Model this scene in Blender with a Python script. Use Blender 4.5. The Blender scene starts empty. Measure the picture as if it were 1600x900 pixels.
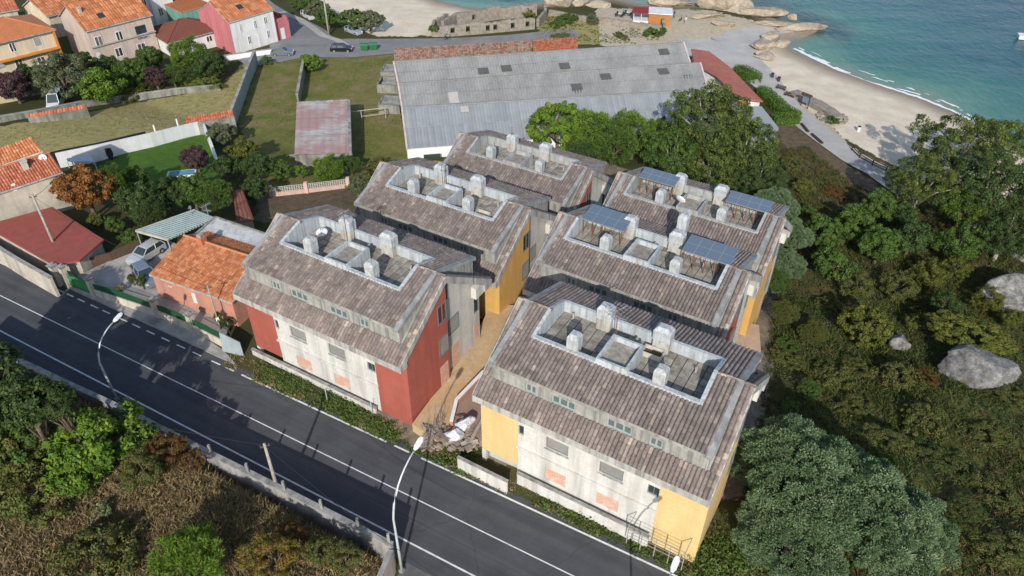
import bpy, math, random
import numpy as np
from mathutils import Vector, Matrix
R = math.radians
sc = bpy.context.scene
# ------------------------------------------------------------------ camera, light, exposure
FPX, PITCH, ROLL, CZ, S = 1185.9, 0.66457, 0.008, 49.2, 0.82
cam_d = bpy.data.cameras.new('camera'); cam = bpy.data.objects.new('camera', cam_d)
sc.collection.objects.link(cam); sc.camera = cam
cam_d.sensor_width = 36.0; cam_d.lens = 36.0 * FPX / 1600.0
cam_d.clip_start = 0.5; cam_d.clip_end = 5000
cam.location = (0, 0, CZ)
cam.rotation_mode = 'XYZ'
cam.matrix_world = Matrix.Translation((0, 0, CZ)) @ Matrix.Rotation(math.pi/2 - PITCH, 4, 'X') @ Matrix.Rotation(ROLL, 4, 'Z')
SUN_AZ, SUN_EL = R(5), R(30)          # light travels towards +Y, a little to the right
world = bpy.data.worlds.new('World'); sc.world = world; world.use_nodes = True
wn = world.node_tree.nodes; wl = world.node_tree.links
sky = wn.new('ShaderNodeTexSky'); sky.sky_type = 'NISHITA'; sky.sun_disc = False
sky.sun_elevation = SUN_EL; sky.sun_rotation = math.pi + SUN_AZ
sky.altitude = 50; sky.air_density = 1.0; sky.dust_density = 1.0
wl.new(sky.outputs[0], wn['Background'].inputs[0]); wn['Background'].inputs[1].default_value = 0.15
sl = bpy.data.lights.new('sun', 'SUN'); sl.energy = 3.9; sl.angle = R(0.5); sl.color = (1.0, 0.95, 0.87)
so = bpy.data.objects.new('sun', sl); sc.collection.objects.link(so)
sdir = Vector((math.sin(SUN_AZ)*math.cos(SUN_EL), math.cos(SUN_AZ)*math.cos(SUN_EL), -math.sin(SUN_EL)))
so.rotation_euler = sdir.to_track_quat('-Z', 'Y').to_euler(); so.location = (0, -20, 80)
sc.view_settings.view_transform = 'Standard'; sc.view_settings.look = 'None'
sc.view_settings.exposure = 0.13; sc.view_settings.gamma = 1.0
sc.render.resolution_x = 1024; sc.render.resolution_y = 576
sc.render.engine = 'CYCLES'

# ------------------------------------------------------------------ projection helpers (photo pixel <-> real point)
_c, _s = math.cos(PITCH), math.sin(PITCH); _cr, _sr = math.cos(ROLL), math.sin(ROLL)
def ray(U, V):
    du, dv = U-800, V-450
    u = du*_cr+dv*_sr; v = -du*_sr+dv*_cr
    return np.array([u/FPX, _c-_s*v/FPX, -_s-_c*v/FPX])
def at(U, V, z):
    """the real point at height z seen at photo position U, V"""
    d = ray(U, V); k = (z-CZ)/d[2]
    return np.array([d[0]*k, d[1]*k, z])
def proj(P):
    P = np.asarray(P, float); X = P[..., 0]; Y = P[..., 2]*_c+P[..., 1]*_s-CZ*_c; Z = P[..., 1]*_c-(P[..., 2]-CZ)*_s
    Y = (P[..., 2]-CZ)*_c + P[..., 1]*_s
    u = FPX*X/Z; v = -FPX*Y/Z
    return 800+u*_cr-v*_sr, 450+u*_sr+v*_cr
SEA = -8.6
ROAD_N = (.4772, .8788)               # horizontal normal of the main road
def NU(n): return n*S                  # model units to metres
T0 = 38.8*S
KT = [-400, 0, 4, 10, 24, 35, 42, 60, 75, 100, 140, 600]
KH = [0, 0, .2, .5, -1.2, -3, -4.6, -5.2, -5.6, -7.2, -7.6, -7.6]
coast_px = [(-900, -230), (-200, -190), (300, -120), (520, -60), (620, -25), (690, 2), (735, 12), (790, 12), (850, 4), (900, 2), (960, -4), (1000, 6), (1060, 8), (1110, 2),
            (1150, 2), (1185, 12), (1215, 32), (1262, 37), (1284, 46), (1258, 58), (1225, 66), (1240, 80), (1300, 107), (1370, 131), (1440, 154), (1492, 177), (1560, 215), (1700, 275), (2300, 560)]
coast = np.array([at(u, v, SEA)[:2] for u, v in coast_px])
def seg_dist(px, py, poly, closed=False):
    """distance to a polyline and the side of its nearest segment"""
    best = np.full(px.shape, 1e9); side = np.ones(px.shape)
    n = len(poly)
    for i in range(n if closed else n-1):
        a = poly[i]; b = poly[(i+1) % n]; d = b-a; L = (d*d).sum()
        t = np.clip(((px-a[0])*d[0]+(py-a[1])*d[1])/L, 0, 1)
        qx = a[0]+t*d[0]-px; qy = a[1]+t*d[1]-py; D = np.hypot(qx, qy)
        m = D < best-1e-9
        s_ = np.sign(d[0]*(py-a[1])-d[1]*(px-a[0]))
        side = np.where(m, s_, side); best = np.where(m, D, best)
    return best, side
def inpoly(px, py, poly):
    c = np.zeros(px.shape, bool); n = len(poly)
    for i in range(n):
        x1, y1 = poly[i]; x2, y2 = poly[(i+1) % n]
        if y1 == y2: continue
        m = ((y1 > py) != (y2 > py)) & (px < (x2-x1)*(py-y1)/(y2-y1)+x1)
        c ^= m
    return c
WEND = at(612, 848, 3.0)
E0 = WEND[0]*.8788-WEND[1]*.4772      # where the roadside wall ends, measured along the road
WN = WEND[0]*.4772+WEND[1]*.8788
coast_poly = np.vstack([coast, [[500, -100], [-900, -100], [-900, coast[0][1]]]])
def height(x, y):
    x = np.atleast_1d(np.asarray(x, float)); y = np.atleast_1d(np.asarray(y, float))
    n = ROAD_N[0]*x+ROAD_N[1]*y; t = n-T0
    h = np.interp(t, KT, KH)
    e = x*.8788-y*.4772
    k = np.clip((WN-.2-n)/1.5, 0, 1)*np.clip((E0-.3-e)/1.0, 0, 1)
    h = h+2.35*k+k*.25*np.sin(x*.5)*np.cos(y*.43)
    h = h+.95*np.clip((t-1.2)/2.6, 0, 1)*(1-np.clip((t-13)/8, 0, 1))*np.clip((e+26)/10, 0, 1)
    w = np.clip((x-20)/10, 0, 1)*np.clip((t+1)/8, 0, 1)*np.clip((62-t)/15, 0, 1)
    h = h+w*(.5*np.sin(x*.33+1)*np.sin(y*.29)+.3*np.sin(x*.8+y*.5))
    if y.max() > 95:
        d, s_ = seg_dist(x, y, coast)
        land = inpoly(x, y, coast_poly)
        d = np.where(land, d, -d)
        hb = np.where(d > 0, SEA+.075*d, SEA+.16*d)
        h = np.where(y > 90, np.minimum(h, np.maximum(hb, -14)), h)
    return h
def gp(U, V, dz=0.0):
    """the point of the ground seen at photo position U, V"""
    d = ray(U, V); d = d/np.linalg.norm(d); k = (CZ+2)/max(-d[2], .05)
    for _ in range(40):
        P = d*k; P[2] += CZ
        k += (P[2]-height(P[0], P[1])[0])*.75/max(-d[2], .2)
    P = d*k; P[2] += CZ
    P[2] = height(P[0], P[1])[0]+dz
    return P

# ------------------------------------------------------------------ object helpers
col = sc.collection
def tag(o, label=None, cat=None, group=None, kind=None):
    if label: o['label'] = label
    if cat: o['category'] = cat
    if group: o['group'] = group
    if kind: o['kind'] = kind
    return o
def empty(name, loc, rz=0.0, label=None, cat=None, group=None, s=1.0):
    o = bpy.data.objects.new(name, None); col.objects.link(o); o.empty_display_size = .5
    o.location = tuple(float(v) for v in loc); o.rotation_euler = (0, 0, rz)
    if s != 1.0: o.scale = (s, s, s) if not isinstance(s, tuple) else s
    return tag(o, label, cat, group)
class MB:
    def __init__(self): self.v = []; self.f = []; self.m = []; self.t = []
    def add(self, vs, fs, mi=0, tint=None):
        b = len(self.v); self.v += [tuple(float(c) for c in p) for p in vs]
        for f in fs:
            self.f.append(tuple(b+i for i in f)); self.m.append(mi); self.t.append(random.random() if tint is None else tint)
        return self
    def quad(self, a, b, c, d, mi=0, tint=None): return self.add([a, b, c, d], [(0, 1, 2, 3)], mi, tint)
    def box(self, x0, x1, y0, y1, z0, z1, mi=0, tint=None, M=None):
        vs = [(x, y, z) for z in (z0, z1) for y in (y0, y1) for x in (x0, x1)]
        if M is not None: vs = [tuple(M @ Vector(p)) for p in vs]
        return self.add(vs, [(0, 2, 3, 1), (4, 5, 7, 6), (0, 1, 5, 4), (2, 6, 7, 3), (0, 4, 6, 2), (1, 3, 7, 5)], mi, tint)
    def prism(self, poly, z0, z1, mi=0):
        """vertical prism over a plan polygon; z0, z1 numbers or lists"""
        n = len(poly); Z0 = z0 if hasattr(z0, '__len__') else [z0]*n; Z1 = z1 if hasattr(z1, '__len__') else [z1]*n
        vs = [(p[0], p[1], Z0[i]) for i, p in enumerate(poly)]+[(p[0], p[1], Z1[i]) for i, p in enumerate(poly)]
        fs = [tuple(range(n-1, -1, -1)), tuple(range(n, 2*n))]+[(i, (i+1) % n, n+(i+1) % n, n+i) for i in range(n)]
        return self.add(vs, fs, mi)
    def extr(self, poly, x0, x1, mi=0, axis='x'):
        """polygon in (y,z) extruded along x, or in (x,z) along y"""
        n = len(poly)
        g = (lambda a, p: (a, p[0], p[1])) if axis == 'x' else (lambda a, p: (p[0], a, p[1]))
        vs = [g(x0, p) for p in poly]+[g(x1, p) for p in poly]
        fs = [tuple(range(n-1, -1, -1)), tuple(range(n, 2*n))]+[(i, (i+1) % n, n+(i+1) % n, n+i) for i in range(n)]
        return self.add(vs, fs, mi)
    def bar(self, a, b, w, h=None, mi=0):
        a = Vector(a); b = Vector(b); h = h or w; d = (b-a).normalized()
        up = Vector((0, 0, 1)) if abs(d.z) < .95 else Vector((1, 0, 0))
        s = d.cross(up).normalized()*(w/2); t = s.cross(d).normalized()*(h/2)
        vs = [a-s-t, a+s-t, a+s+t, a-s+t, b-s-t, b+s-t, b+s+t, b-s+t]
        return self.add(vs, [(3, 2, 1, 0), (4, 5, 6, 7), (0, 1, 5, 4), (1, 2, 6, 5), (2, 3, 7, 6), (3, 0, 4, 7)], mi)
    def tube(self, pts, r, n=8, mi=0, cap=True):
        pts = [Vector(p) for p in pts]; rs = r if hasattr(r, '__len__') else [r]*len(pts); b = len(self.v); vs = []
        for i, p in enumerate(pts):
            d = (pts[min(i+1, len(pts)-1)]-pts[max(i-1, 0)]).normalized()
            up = Vector((0, 0, 1)) if abs(d.z) < .9 else Vector((1, 0, 0))
            s = d.cross(up).normalized(); t = s.cross(d)
            vs += [p+s*(math.cos(2*math.pi*k/n)*rs[i])+t*(math.sin(2*math.pi*k/n)*rs[i]) for k in range(n)]
        fs = [(i*n+k, i*n+(k+1) % n, (i+1)*n+(k+1) % n, (i+1)*n+k) for i in range(len(pts)-1) for k in range(n)]
        if cap: fs += [tuple(range(n-1, -1, -1)), tuple((len(pts)-1)*n+k for k in range(n))]
        return self.add(vs, fs, mi)
    def build(self, name, mats, parent=None, sc_=1.0, smooth=False):
        me = bpy.data.meshes.new(name)
        v = np.array(self.v, float)*sc_ if self.v else np.zeros((0, 3))
        me.from_pydata(v.tolist(), [], self.f)
        for m in (mats if isinstance(mats, (list, tuple)) else [mats]): me.materials.append(m)
        me.polygons.foreach_set('material_index', self.m)
        a = me.attributes.new('tint', 'FLOAT', 'FACE'); a.data.foreach_set('value', self.t)
        if smooth: me.polygons.foreach_set('use_smooth', [True]*len(self.f))
        me.update()
        o = bpy.data.objects.new(name, me); col.objects.link(o)
        if parent: o.parent = parent
        return o
def fastmesh(name, V, F, mats, parent=None, tint=None, smooth=False):
    """numpy quads"""
    me = bpy.data.meshes.new(name); nv, nf = len(V), len(F); k = F.shape[1]
    me.vertices.add(nv); me.vertices.foreach_set('co', np.asarray(V, np.float32).ravel())
    me.loops.add(nf*k); me.loops.foreach_set('vertex_index', np.asarray(F, np.int32).ravel())
    me.polygons.add(nf); me.polygons.foreach_set('loop_start', np.arange(0, nf*k, k, dtype=np.int32))
    if smooth: me.polygons.foreach_set('use_smooth', np.ones(nf, bool))
    if tint is not None:
        a = me.attributes.new('tint', 'FLOAT', 'FACE'); a.data.foreach_set('value', np.asarray(tint, np.float32))
    me.update(calc_edges=True); me.validate()
    for m in (mats if isinstance(mats, (list, tuple)) else [mats]): me.materials.append(m)
    o = bpy.data.objects.new(name, me); col.objects.link(o)
    if parent: o.parent = parent
    return o
def kids(o): return [c for c in bpy.data.objects if c.parent == o]
def dup(o, loc=None, rz=None, label=None, s=None, parent=None, tree=None):
    tree = tree if tree is not None else {}
    c = o.copy(); col.objects.link(c)
    if parent: c.parent = parent
    if loc is not None: c.location = tuple(float(v) for v in loc)
    if rz is not None: c.rotation_euler = (0, 0, rz)
    if label: c['label'] = label
    if s is not None: c.scale = s if isinstance(s, tuple) else (s, s, s)
    for k in o.children: dup(k, parent=c)
    return c
def swap(o, mats):
    """give an object its own materials over shared mesh data"""
    for i, m in enumerate(mats if isinstance(mats, (list, tuple)) else [mats]):
        if i < len(o.material_slots) and m is not None:
            o.material_slots[i].link = 'OBJECT'; o.material_slots[i].material = m

# ------------------------------------------------------------------ materials
def newmat(name):
    m = bpy.data.materials.new(name); m.use_nodes = True
    nt = m.node_tree; return m, nt, nt.nodes['Principled BSDF']
def _n(nt, t, **k):
    n = nt.nodes.new(t)
    for a, b in k.items(): setattr(n, a, b)
    return n
def noise(nt, scale, detail=4, rough=.6, vec=None, stretch=None, dist=0):
    tc = _n(nt, 'ShaderNodeTexCoord'); n = _n(nt, 'ShaderNodeTexNoise')
    n.inputs['Scale'].default_value = scale; n.inputs['Detail'].default_value = detail; n.inputs['Roughness'].default_value = rough
    n.inputs['Distortion'].default_value = dist
    if stretch:
        mp = _n(nt, 'ShaderNodeMapping'); mp.inputs['Scale'].default_value = stretch
        nt.links.new(tc.outputs['Object'], mp.inputs[0]); nt.links.new(mp.outputs[0], n.inputs['Vector'])
    else: nt.links.new(tc.outputs['Object'], n.inputs['Vector'])
    return n.outputs['Fac']
def ramp(nt, fac, stops):
    r = _n(nt, 'ShaderNodeValToRGB'); e = r.color_ramp.elements
    while len(e) < len(stops): e.new(.5)
    for i, (p, c) in enumerate(stops):
        e[i].position = p; e[i].color = (c[0], c[1], c[2], 1) if hasattr(c, '__len__') else (c, c, c, 1)
    nt.links.new(fac, r.inputs[0]); return r.outputs[0]
def mix(nt, fac, a, b, mode='MIX'):
    m = _n(nt, 'ShaderNodeMix', data_type='RGBA', blend_type=mode)
    for s_, v in ((m.inputs[0], fac), (m.inputs[6], a), (m.inputs[7], b)):
        if hasattr(v, 'links'): nt.links.new(v, s_)
        elif hasattr(v, '__len__'): s_.default_value = (v[0], v[1], v[2], 1)
        else: s_.default_value = v
    return m.outputs[2]
def bump(nt, bs, h, strength=.4, dist=.05):
    b = _n(nt, 'ShaderNodeBump'); b.inputs['Strength'].default_value = strength; b.inputs['Distance'].default_value = dist
    nt.links.new(h, b.inputs['Height']); nt.links.new(b.outputs[0], bs.inputs['Normal'])
def attr(nt, name='tint'):
    a = _n(nt, 'ShaderNodeAttribute'); a.attribute_name = name; return a.outputs['Fac']
def M(name, c1, c2=None, scale=1.5, rough=.85, lo=.35, hi=.65, streak=None, streak_c=None, bmp=.3, metal=0, spec=.3, tintamt=0, dirt=None):
    m, nt, bs = newmat(name)
    c2 = c2 or tuple(v*.7 for v in c1)
    n1 = noise(nt, scale, 6, .65); out = ramp(nt, n1, [(lo, c2), (hi, c1)])
    n3 = noise(nt, scale*9, 3, .6)
    out = mix(nt, .35, out, ramp(nt, n3, [(.3, .72), (.7, 1.15)]), 'MULTIPLY')
    if streak:
        n2 = noise(nt, streak, 5, .6, stretch=(1, 1, .08)); k = ramp(nt, n2, [(.45, 0), (.68, 1)])
        out = mix(nt, k, out, streak_c or tuple(v*.4 for v in c1))
    if dirt:
        n4 = noise(nt, .35, 5, .7); out = mix(nt, ramp(nt, n4, [(.5, 0), (.72, .8)]), out, dirt)
    if tintamt:
        t = attr(nt); out = mix(nt, tintamt, out, ramp(nt, t, [(0, .35), (1, 1.5)]), 'MULTIPLY')
    nt.links.new(out, bs.inputs['Base Color']); bs.inputs['Roughness'].default_value = rough; bs.inputs['Metallic'].default_value = metal
    bs.inputs['Specular IOR Level'].default_value = spec
    if bmp: bump(nt, bs, n3, bmp, .03)
    return m
def leafmat(name, dark, light, yellow=None, trans=.25):
    m, nt, bs = newmat(name)
    t = attr(nt); oi = _n(nt, 'ShaderNodeObjectInfo')
    cols = [(0, dark), (.7, light), (1, yellow or tuple(min(1, v*1.25) for v in light))]
    c = ramp(nt, t, cols)
    n1 = noise(nt, .9, 3); c = mix(nt, .5, c, ramp(nt, n1, [(.3, .65), (.7, 1.3)]), 'MULTIPLY')
    nt.links.new(c, bs.inputs['Base Color']); bs.inputs['Roughness'].default_value = .6; bs.inputs['Specular IOR Level'].default_value = .25
    tr = _n(nt, 'ShaderNodeBsdfTranslucent'); nt.links.new(c, tr.inputs[0])
    mx = _n(nt, 'ShaderNodeMixShader'); mx.inputs[0].default_value = trans
    nt.links.new(bs.outputs[0], mx.inputs[1]); nt.links.new(tr.outputs[0], mx.inputs[2])
    nt.links.new(mx.outputs[0], nt.nodes['Material Output'].inputs[0]); return m
# ------------------------------------------------------------------ terrain
def axis(lo, a, b, hi, fine, coarse):
    return np.unique(np.concatenate([np.arange(lo, a, coarse), np.arange(a, b, fine), np.arange(b, hi+coarse, coarse)]))
gx = axis(-420, -132, 122, 420, .75, 12); gy = axis(-60, 14, 232, 500, .75, 12)
GX, GY = np.meshgrid(gx, gy); X = GX.ravel(); Y = GY.ravel()
Z = height(X, Y)
rs = np.random.RandomState(3)
zones = {
 'sand': [[(480, -90), (500, 5), (545, 36), (590, 57), (690, 56), (700, 30), (760, 16), (900, 2), (760, -60)],
          [(1165, 62), (1225, 60), (1300, 100), (1500, 165), (1640, 240), (1560, 330), (1400, 262), (1330, 222), (1262, 172), (1230, 140), (1185, 92)]],
 'pale': [[(930, 12), (1110, 16), (1190, 36), (1290, 40), (1262, 62), (1180, 78), (1160, 110), (1060, 78), (940, 72)], [(1185, 90), (1240, 130), (1330, 230), (1420, 280), (1400, 300), (1290, 215), (1200, 125)]],
 'lawn': [[(150, 262), (215, 232), (318, 196), (345, 275), (330, 300), (190, 300)]],
 'dry': [[(-40, 205), (120, 178), (345, 138), (395, 82), (404, 95), (368, 186), (290, 206), (90, 245), (-40, 250)], [(850, 20), (1040, 50), (1035, 72), (860, 68), (840, 45)],
         [(560, 285), (640, 250), (720, 250), (560, 330)]],
 'grass': [[(404, 90), (470, 84), (620, 76), (618, 110), (640, 255), (560, 290), (410, 290), (372, 190)]],
 'soil': [[(405, 300), (540, 292), (600, 300), (560, 345), (470, 335), (400, 350)], [(1205, 185), (1262, 196), (1330, 262), (1390, 300), (1380, 330), (1300, 330), (1225, 230)]],
 'straw': [[(-600, 780), (100, 760), (260, 700), (400, 760), (600, 880), (650, 1400), (-900, 1400)]],
 'brush': [[(1180, 640), (1400, 600), (1700, 640), (1800, 1400), (1450, 1300), (1300, 800)]],
 'yard': [[(540, 600), (770, 500), (860, 300), (930, 250), (1230, 330), (1210, 560), (1160, 780), (760, 720), (640, 700)]]}
U, V = proj(np.stack([X, Y, Z], 1)); vis = (Y*_c-(Z-CZ)*_s) > 1
wts = {}
for zn, polys in zones.items():
    w = np.zeros(len(X))
    jx = rs.normal(0, 1.2, len(X)); jy = rs.normal(0, 1.2, len(X))
    for pl in polys: w[inpoly(U+jx, V+jy, pl) & vis] = 1
    W = w.reshape(GX.shape); W2 = W.copy()
    W2[1:-1, 1:-1] = (W[1:-1, 1:-1]*2+W[:-2, 1:-1]+W[2:, 1:-1]+W[1:-1, :-2]+W[1:-1, 2:])/6
    wts[zn] = W2.ravel()
m_ = (Y > 90); dco = np.full(len(X), 99.0)
dd, _ss = seg_dist(X[m_], Y[m_], coast); dco[m_] = np.where(inpoly(X[m_], Y[m_], coast_poly), dd, -dd)
wts['wet'] = np.clip(1-(dco-1.0)/5.0, 0, 1)*(dco < 8)
wts['sand'] = np.maximum(wts['sand'], (dco < 1.5).astype(float))
ny, nx = GX.shape; idx = np.arange(nx*ny).reshape(ny, nx)
F = np.stack([idx[:-1, :-1], idx[:-1, 1:], idx[1:, 1:], idx[1:, :-1]], -1).reshape(-1, 4)
def terrain_mat():
    m, nt, bs = newmat('ground')
    big = noise(nt, .12, 5, .65); mid = noise(nt, 1.1, 5, .7); fine = noise(nt, 7, 4, .7)
    c = ramp(nt, big, [(.3, (.045, .055, .02)), (.5, (.07, .072, .028)), (.7, (.1, .075, .04))])
    spec = {'straw': ramp(nt, mid, [(.3, (.12, .09, .045)), (.7, (.27, .2, .11))]),
            'brush': ramp(nt, mid, [(.3, (.065, .078, .022)), (.55, (.11, .11, .035)), (.75, (.15, .11, .045))]),
            'soil': ramp(nt, mid, [(.3, (.1, .072, .045)), (.7, (.19, .145, .095))]),
            'dry': ramp(nt, mid, [(.3, (.21, .205, .06)), (.5, (.33, .285, .12)), (.75, (.42, .35, .18))]),
            'grass': ramp(nt, noise(nt, .3, 6, .7), [(.33, (.1, .13, .03)), (.5, (.17, .165, .05)), (.66, (.25, .19, .105))]),
            'lawn': ramp(nt, mid, [(.3, (.055, .12, .018)), (.7, (.1, .19, .03))]),
            'yard': ramp(nt, mid, [(.3, (.16, .13, .1)), (.7, (.3, .25, .19))]),
            'pale': ramp(nt, mid, [(.3, (.42, .36, .26)), (.7, (.58, .5, .38))]),
            'sand': ramp(nt, noise(nt, .25, 6, .6), [(.35, (.64, .54, .41)), (.65, (.78, .68, .54))]),
            'wet': ramp(nt, mid, [(.3, (.27, .22, .165)), (.7, (.33, .27, .21))])}
    for k, v in spec.items():
        wgt = attr(nt, k)
        if k not in ('wet',):
            ad = _n(nt, 'ShaderNodeMath', operation='ADD'); nt.links.new(wgt, ad.inputs[0])
            sb = _n(nt, 'ShaderNodeMath', operation='MULTIPLY_ADD'); nt.links.new(mid, sb.inputs[0]); sb.inputs[1].default_value = 1.4; sb.inputs[2].default_value = -.7
            nt.links.new(sb.outputs[0], ad.inputs[1]); wgt = ramp(nt, ad.outputs[0], [(.4, 0), (.6, 1)])
            gt = _n(nt, 'ShaderNodeMath', operation='GREATER_THAN'); nt.links.new(attr(nt, k), gt.inputs[0]); gt.inputs[1].default_value = .02
            mu = _n(nt, 'ShaderNodeMath', operation='MULTIPLY'); nt.links.new(wgt, mu.inputs[0]); nt.links.new(gt.outputs[0], mu.inputs[1]); wgt = mu.outputs[0]
        c = mix(nt, wgt, c, v)
    c = mix(nt, .55, c, ramp(nt, fine, [(.3, .6), (.7, 1.3)]), 'MULTIPLY')
    nt.links.new(c, bs.inputs['Base Color']); bs.inputs['Roughness'].default_value = .95; bs.inputs['Specular IOR Level'].default_value = .1
    bump(nt, bs, fine, .6, .12); return m
ground = fastmesh('ground', np.stack([X, Y, Z], 1), F, terrain_mat(), smooth=True)
for zn, w in wts.items():
    a = ground.data.attributes.new(zn, 'FLOAT', 'POINT'); a.data.foreach_set('value', w.astype(np.float32))
tag(ground, kind='structure')

# sea
def water_mat():
    m, nt, bs = newmat('sea_water')
    d = attr(nt, 'depth'); n1 = noise(nt, .05, 5, .6)
    ad = _n(nt, 'ShaderNodeMath', operation='MULTIPLY_ADD'); nt.links.new(n1, ad.inputs[0]); ad.inputs[1].default_value = .5
    sb = _n(nt, 'ShaderNodeMath', operation='SUBTRACT'); nt.links.new(d, sb.inputs[0]); sb.inputs[1].default_value = .25; nt.links.new(sb.outputs[0], ad.inputs[2])
    c = ramp(nt, ad.outputs[0], [(0, (.2, .22, .16)), (.1, (.1, .22, .16)), (.26, (.03, .14, .125)), (.55, (.012, .08, .105)), (1, (.007, .045, .085))])
    w = attr(nt, 'weed'); c = mix(nt, w, c, (.012, .035, .05))
    nt.links.new(c, bs.inputs['Base Color']); bs.inputs['Roughness'].default_value = .22; bs.inputs['IOR'].default_value = 1.33
    b1 = noise(nt, .8, 5, .65, stretch=(1, .45, 1), dist=.6); b2 = noise(nt, .14, 3, .5, stretch=(.5, 1, 1))
    mm = _n(nt, 'ShaderNodeMath', operation='MULTIPLY_ADD'); nt.links.new(b2, mm.inputs[0]); mm.inputs[1].default_value = 2.0; nt.links.new(b1, mm.inputs[2])
    bump(nt, bs, mm.outputs[0], .55, .35); return m
wx = axis(-900, -130, 320, 2000, 3, 60); wy = axis(85, 90, 420, 3000, 3, 80)
WX, WY = np.meshgrid(wx, wy); wX = WX.ravel(); wY = WY.ravel()
dd, _ss = seg_dist(wX, wY, coast); inl = inpoly(wX, wY, coast_poly); dd = np.where(inl, 0, dd)
dep = np.clip(dd/75.0, 0, 1)**.75
wi = np.arange(len(wX)).reshape(WX.shape)
WF = np.stack([wi[:-1, :-1], wi[:-1, 1:], wi[1:, 1:], wi[1:, :-1]], -1).reshape(-1, 4)
sea = fastmesh('sea', np.stack([wX, wY, np.full(len(wX), SEA)], 1), WF, water_mat(), smooth=True)
a = sea.data.attributes.new('depth', 'FLOAT', 'POINT'); a.data.foreach_set('value', dep.astype(np.float32))
weed = np.zeros(len(wX))
for (u, v, r) in [(1205, 14, 7), (1290, 44, 6), (1260, 30, 6), (1180, -2, 8), (1310, 56, 4), (1150, -8, 6), (900, -6, 6), (800, -12, 8)]:
    q = at(u, v, SEA); weed = np.maximum(weed, np.clip(1.3-np.hypot(wX-q[0], wY-q[1])/r, 0, .85))
a = sea.data.attributes.new('weed', 'FLOAT', 'POINT'); a.data.foreach_set('value', weed.astype(np.float32))
tag(sea, kind='structure')
# foam along the beach: ragged strips that follow the water line
foam_m, nt, bs = newmat('sea_foam')
nt.links.new(ramp(nt, noise(nt, 3, 4), [(.3, (.62, .66, .66)), (.6, (.85, .87, .86))]), bs.inputs['Base Color']); bs.inputs['Roughness'].default_value = .7
def densify(P, step):
    out = []
    for a_, b_ in zip(P[:-1], P[1:]):
        n = max(1, int(np.hypot(*(b_-a_)[:2])/step)); out += [a_+(b_-a_)*k/n for k in range(n)]
    return np.array(out+[P[-1]])
mb = MB(); rr = random.Random(4)
shore = densify(np.array([at(u, v, SEA)[:2] for u, v in [(1234, 74), (1262, 90), (1300, 108), (1370, 132), (1440, 154), (1492, 176), (1540, 205)]]), .8)
nn = len(shore)
def foam_strip(o0, amp, w0, z, gap, brk=-9):
    prev = None
    for i in range(1, nn-1):
        d = shore[i+1]-shore[i-1]; d = d/np.hypot(*d); nrm = np.array([-d[1], d[0]])
        g = .5+.5*math.sin(i*.21+gap)*math.sin(i*.057+gap*2)
        off = o0+amp*math.sin(i*.13+gap)+.25*rr.random(); w = max(.02, w0*(g+.35*rr.random()))*(1 if math.sin(i*.37+gap)+.8*math.sin(i*.83+gap*3)+rr.uniform(-.5, .5) > brk else 0)
        a_ = shore[i]+nrm*off; b_ = shore[i]+nrm*(off+w); cur = ((a_[0], a_[1], z), (b_[0], b_[1], z+.01))
        if prev is not None and w > .08: mb.quad(prev[0], cur[0], cur[1], prev[1])
        prev = cur
foam_strip(-.1, .3, .9, SEA+.05, 0.3); foam_strip(.9, .5, .7, SEA+.045, 2.0, .1); foam_strip(1.9, .6, .5, SEA+.04, 4.1, .35); foam_strip(2.8, .6, .35, SEA+.035, 5.3, .6)
foam = mb.build('wave_foam', foam_m); tag(foam, kind='structure')

# ------------------------------------------------------------------ main road
asphalt, nt, bs = newmat('asphalt')
c_ = ramp(nt, noise(nt, .3, 6, .65), [(.35, (.062, .064, .071)), (.65, (.084, .086, .094))])
c_ = mix(nt, .4, c_, ramp(nt, noise(nt, 14, 3, .7), [(.3, .7), (.7, 1.3)]), 'MULTIPLY')
tc_ = _n(nt, 'ShaderNodeTexCoord'); mp_ = _n(nt, 'ShaderNodeMapping'); mp_.inputs['Rotation'].default_value = (0, 0, .4975); nt.links.new(tc_.outputs['Object'], mp_.inputs[0])
sp_ = _n(nt, 'ShaderNodeMapping'); sp_.inputs['Scale'].default_value = (.03, 1.4, 1); nt.links.new(mp_.outputs[0], sp_.inputs[0]); nz_ = _n(nt, 'ShaderNodeTexNoise'); nz_.inputs['Scale'].default_value = 1; nz_.inputs['Detail'].default_value = 3; nt.links.new(sp_.outputs[0], nz_.inputs['Vector'])
c_ = mix(nt, .55, c_, ramp(nt, nz_.outputs['Fac'], [(.35, .78), (.65, 1.2)]), 'MULTIPLY')
vo_ = _n(nt, 'ShaderNodeTexVoronoi', feature='DISTANCE_TO_EDGE'); vo_.inputs['Scale'].default_value = .16; dn_ = _n(nt, 'ShaderNodeTexNoise'); dn_.inputs['Scale'].default_value = 1.2; ad_ = _n(nt, 'ShaderNodeMix', data_type='RGBA'); ad_.inputs[0].default_value = .3
nt.links.new(tc_.outputs['Object'], dn_.inputs['Vector']); nt.links.new(tc_.outputs['Object'], ad_.inputs[6]); nt.links.new(dn_.outputs['Color'], ad_.inputs[7]); nt.links.new(ad_.outputs[2], vo_.inputs['Vector'])
c_ = mix(nt, ramp(nt, vo_.outputs['Distance'], [(.0015, .45), (.004, 0)]), c_, (.03, .03, .033))
nt.links.new(c_, bs.inputs['Base Color']); bs.inputs['Roughness'].default_value = .9; bs.inputs['Specular IOR Level'].default_value = .25
asphalt_dark = M('asphalt_new', (.036, .037, .042), (.03, .031, .036), .4, .85, bmp=.15, spec=.25)
paint = M('road_paint', (.72, .72, .7), (.5, .5, .5), 2.5, .7, .3, .55, bmp=0)
conc = M('concrete', (.42, .4, .36), (.27, .255, .23), .6, .9, .35, .65, dirt=(.12, .11, .085))
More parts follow.
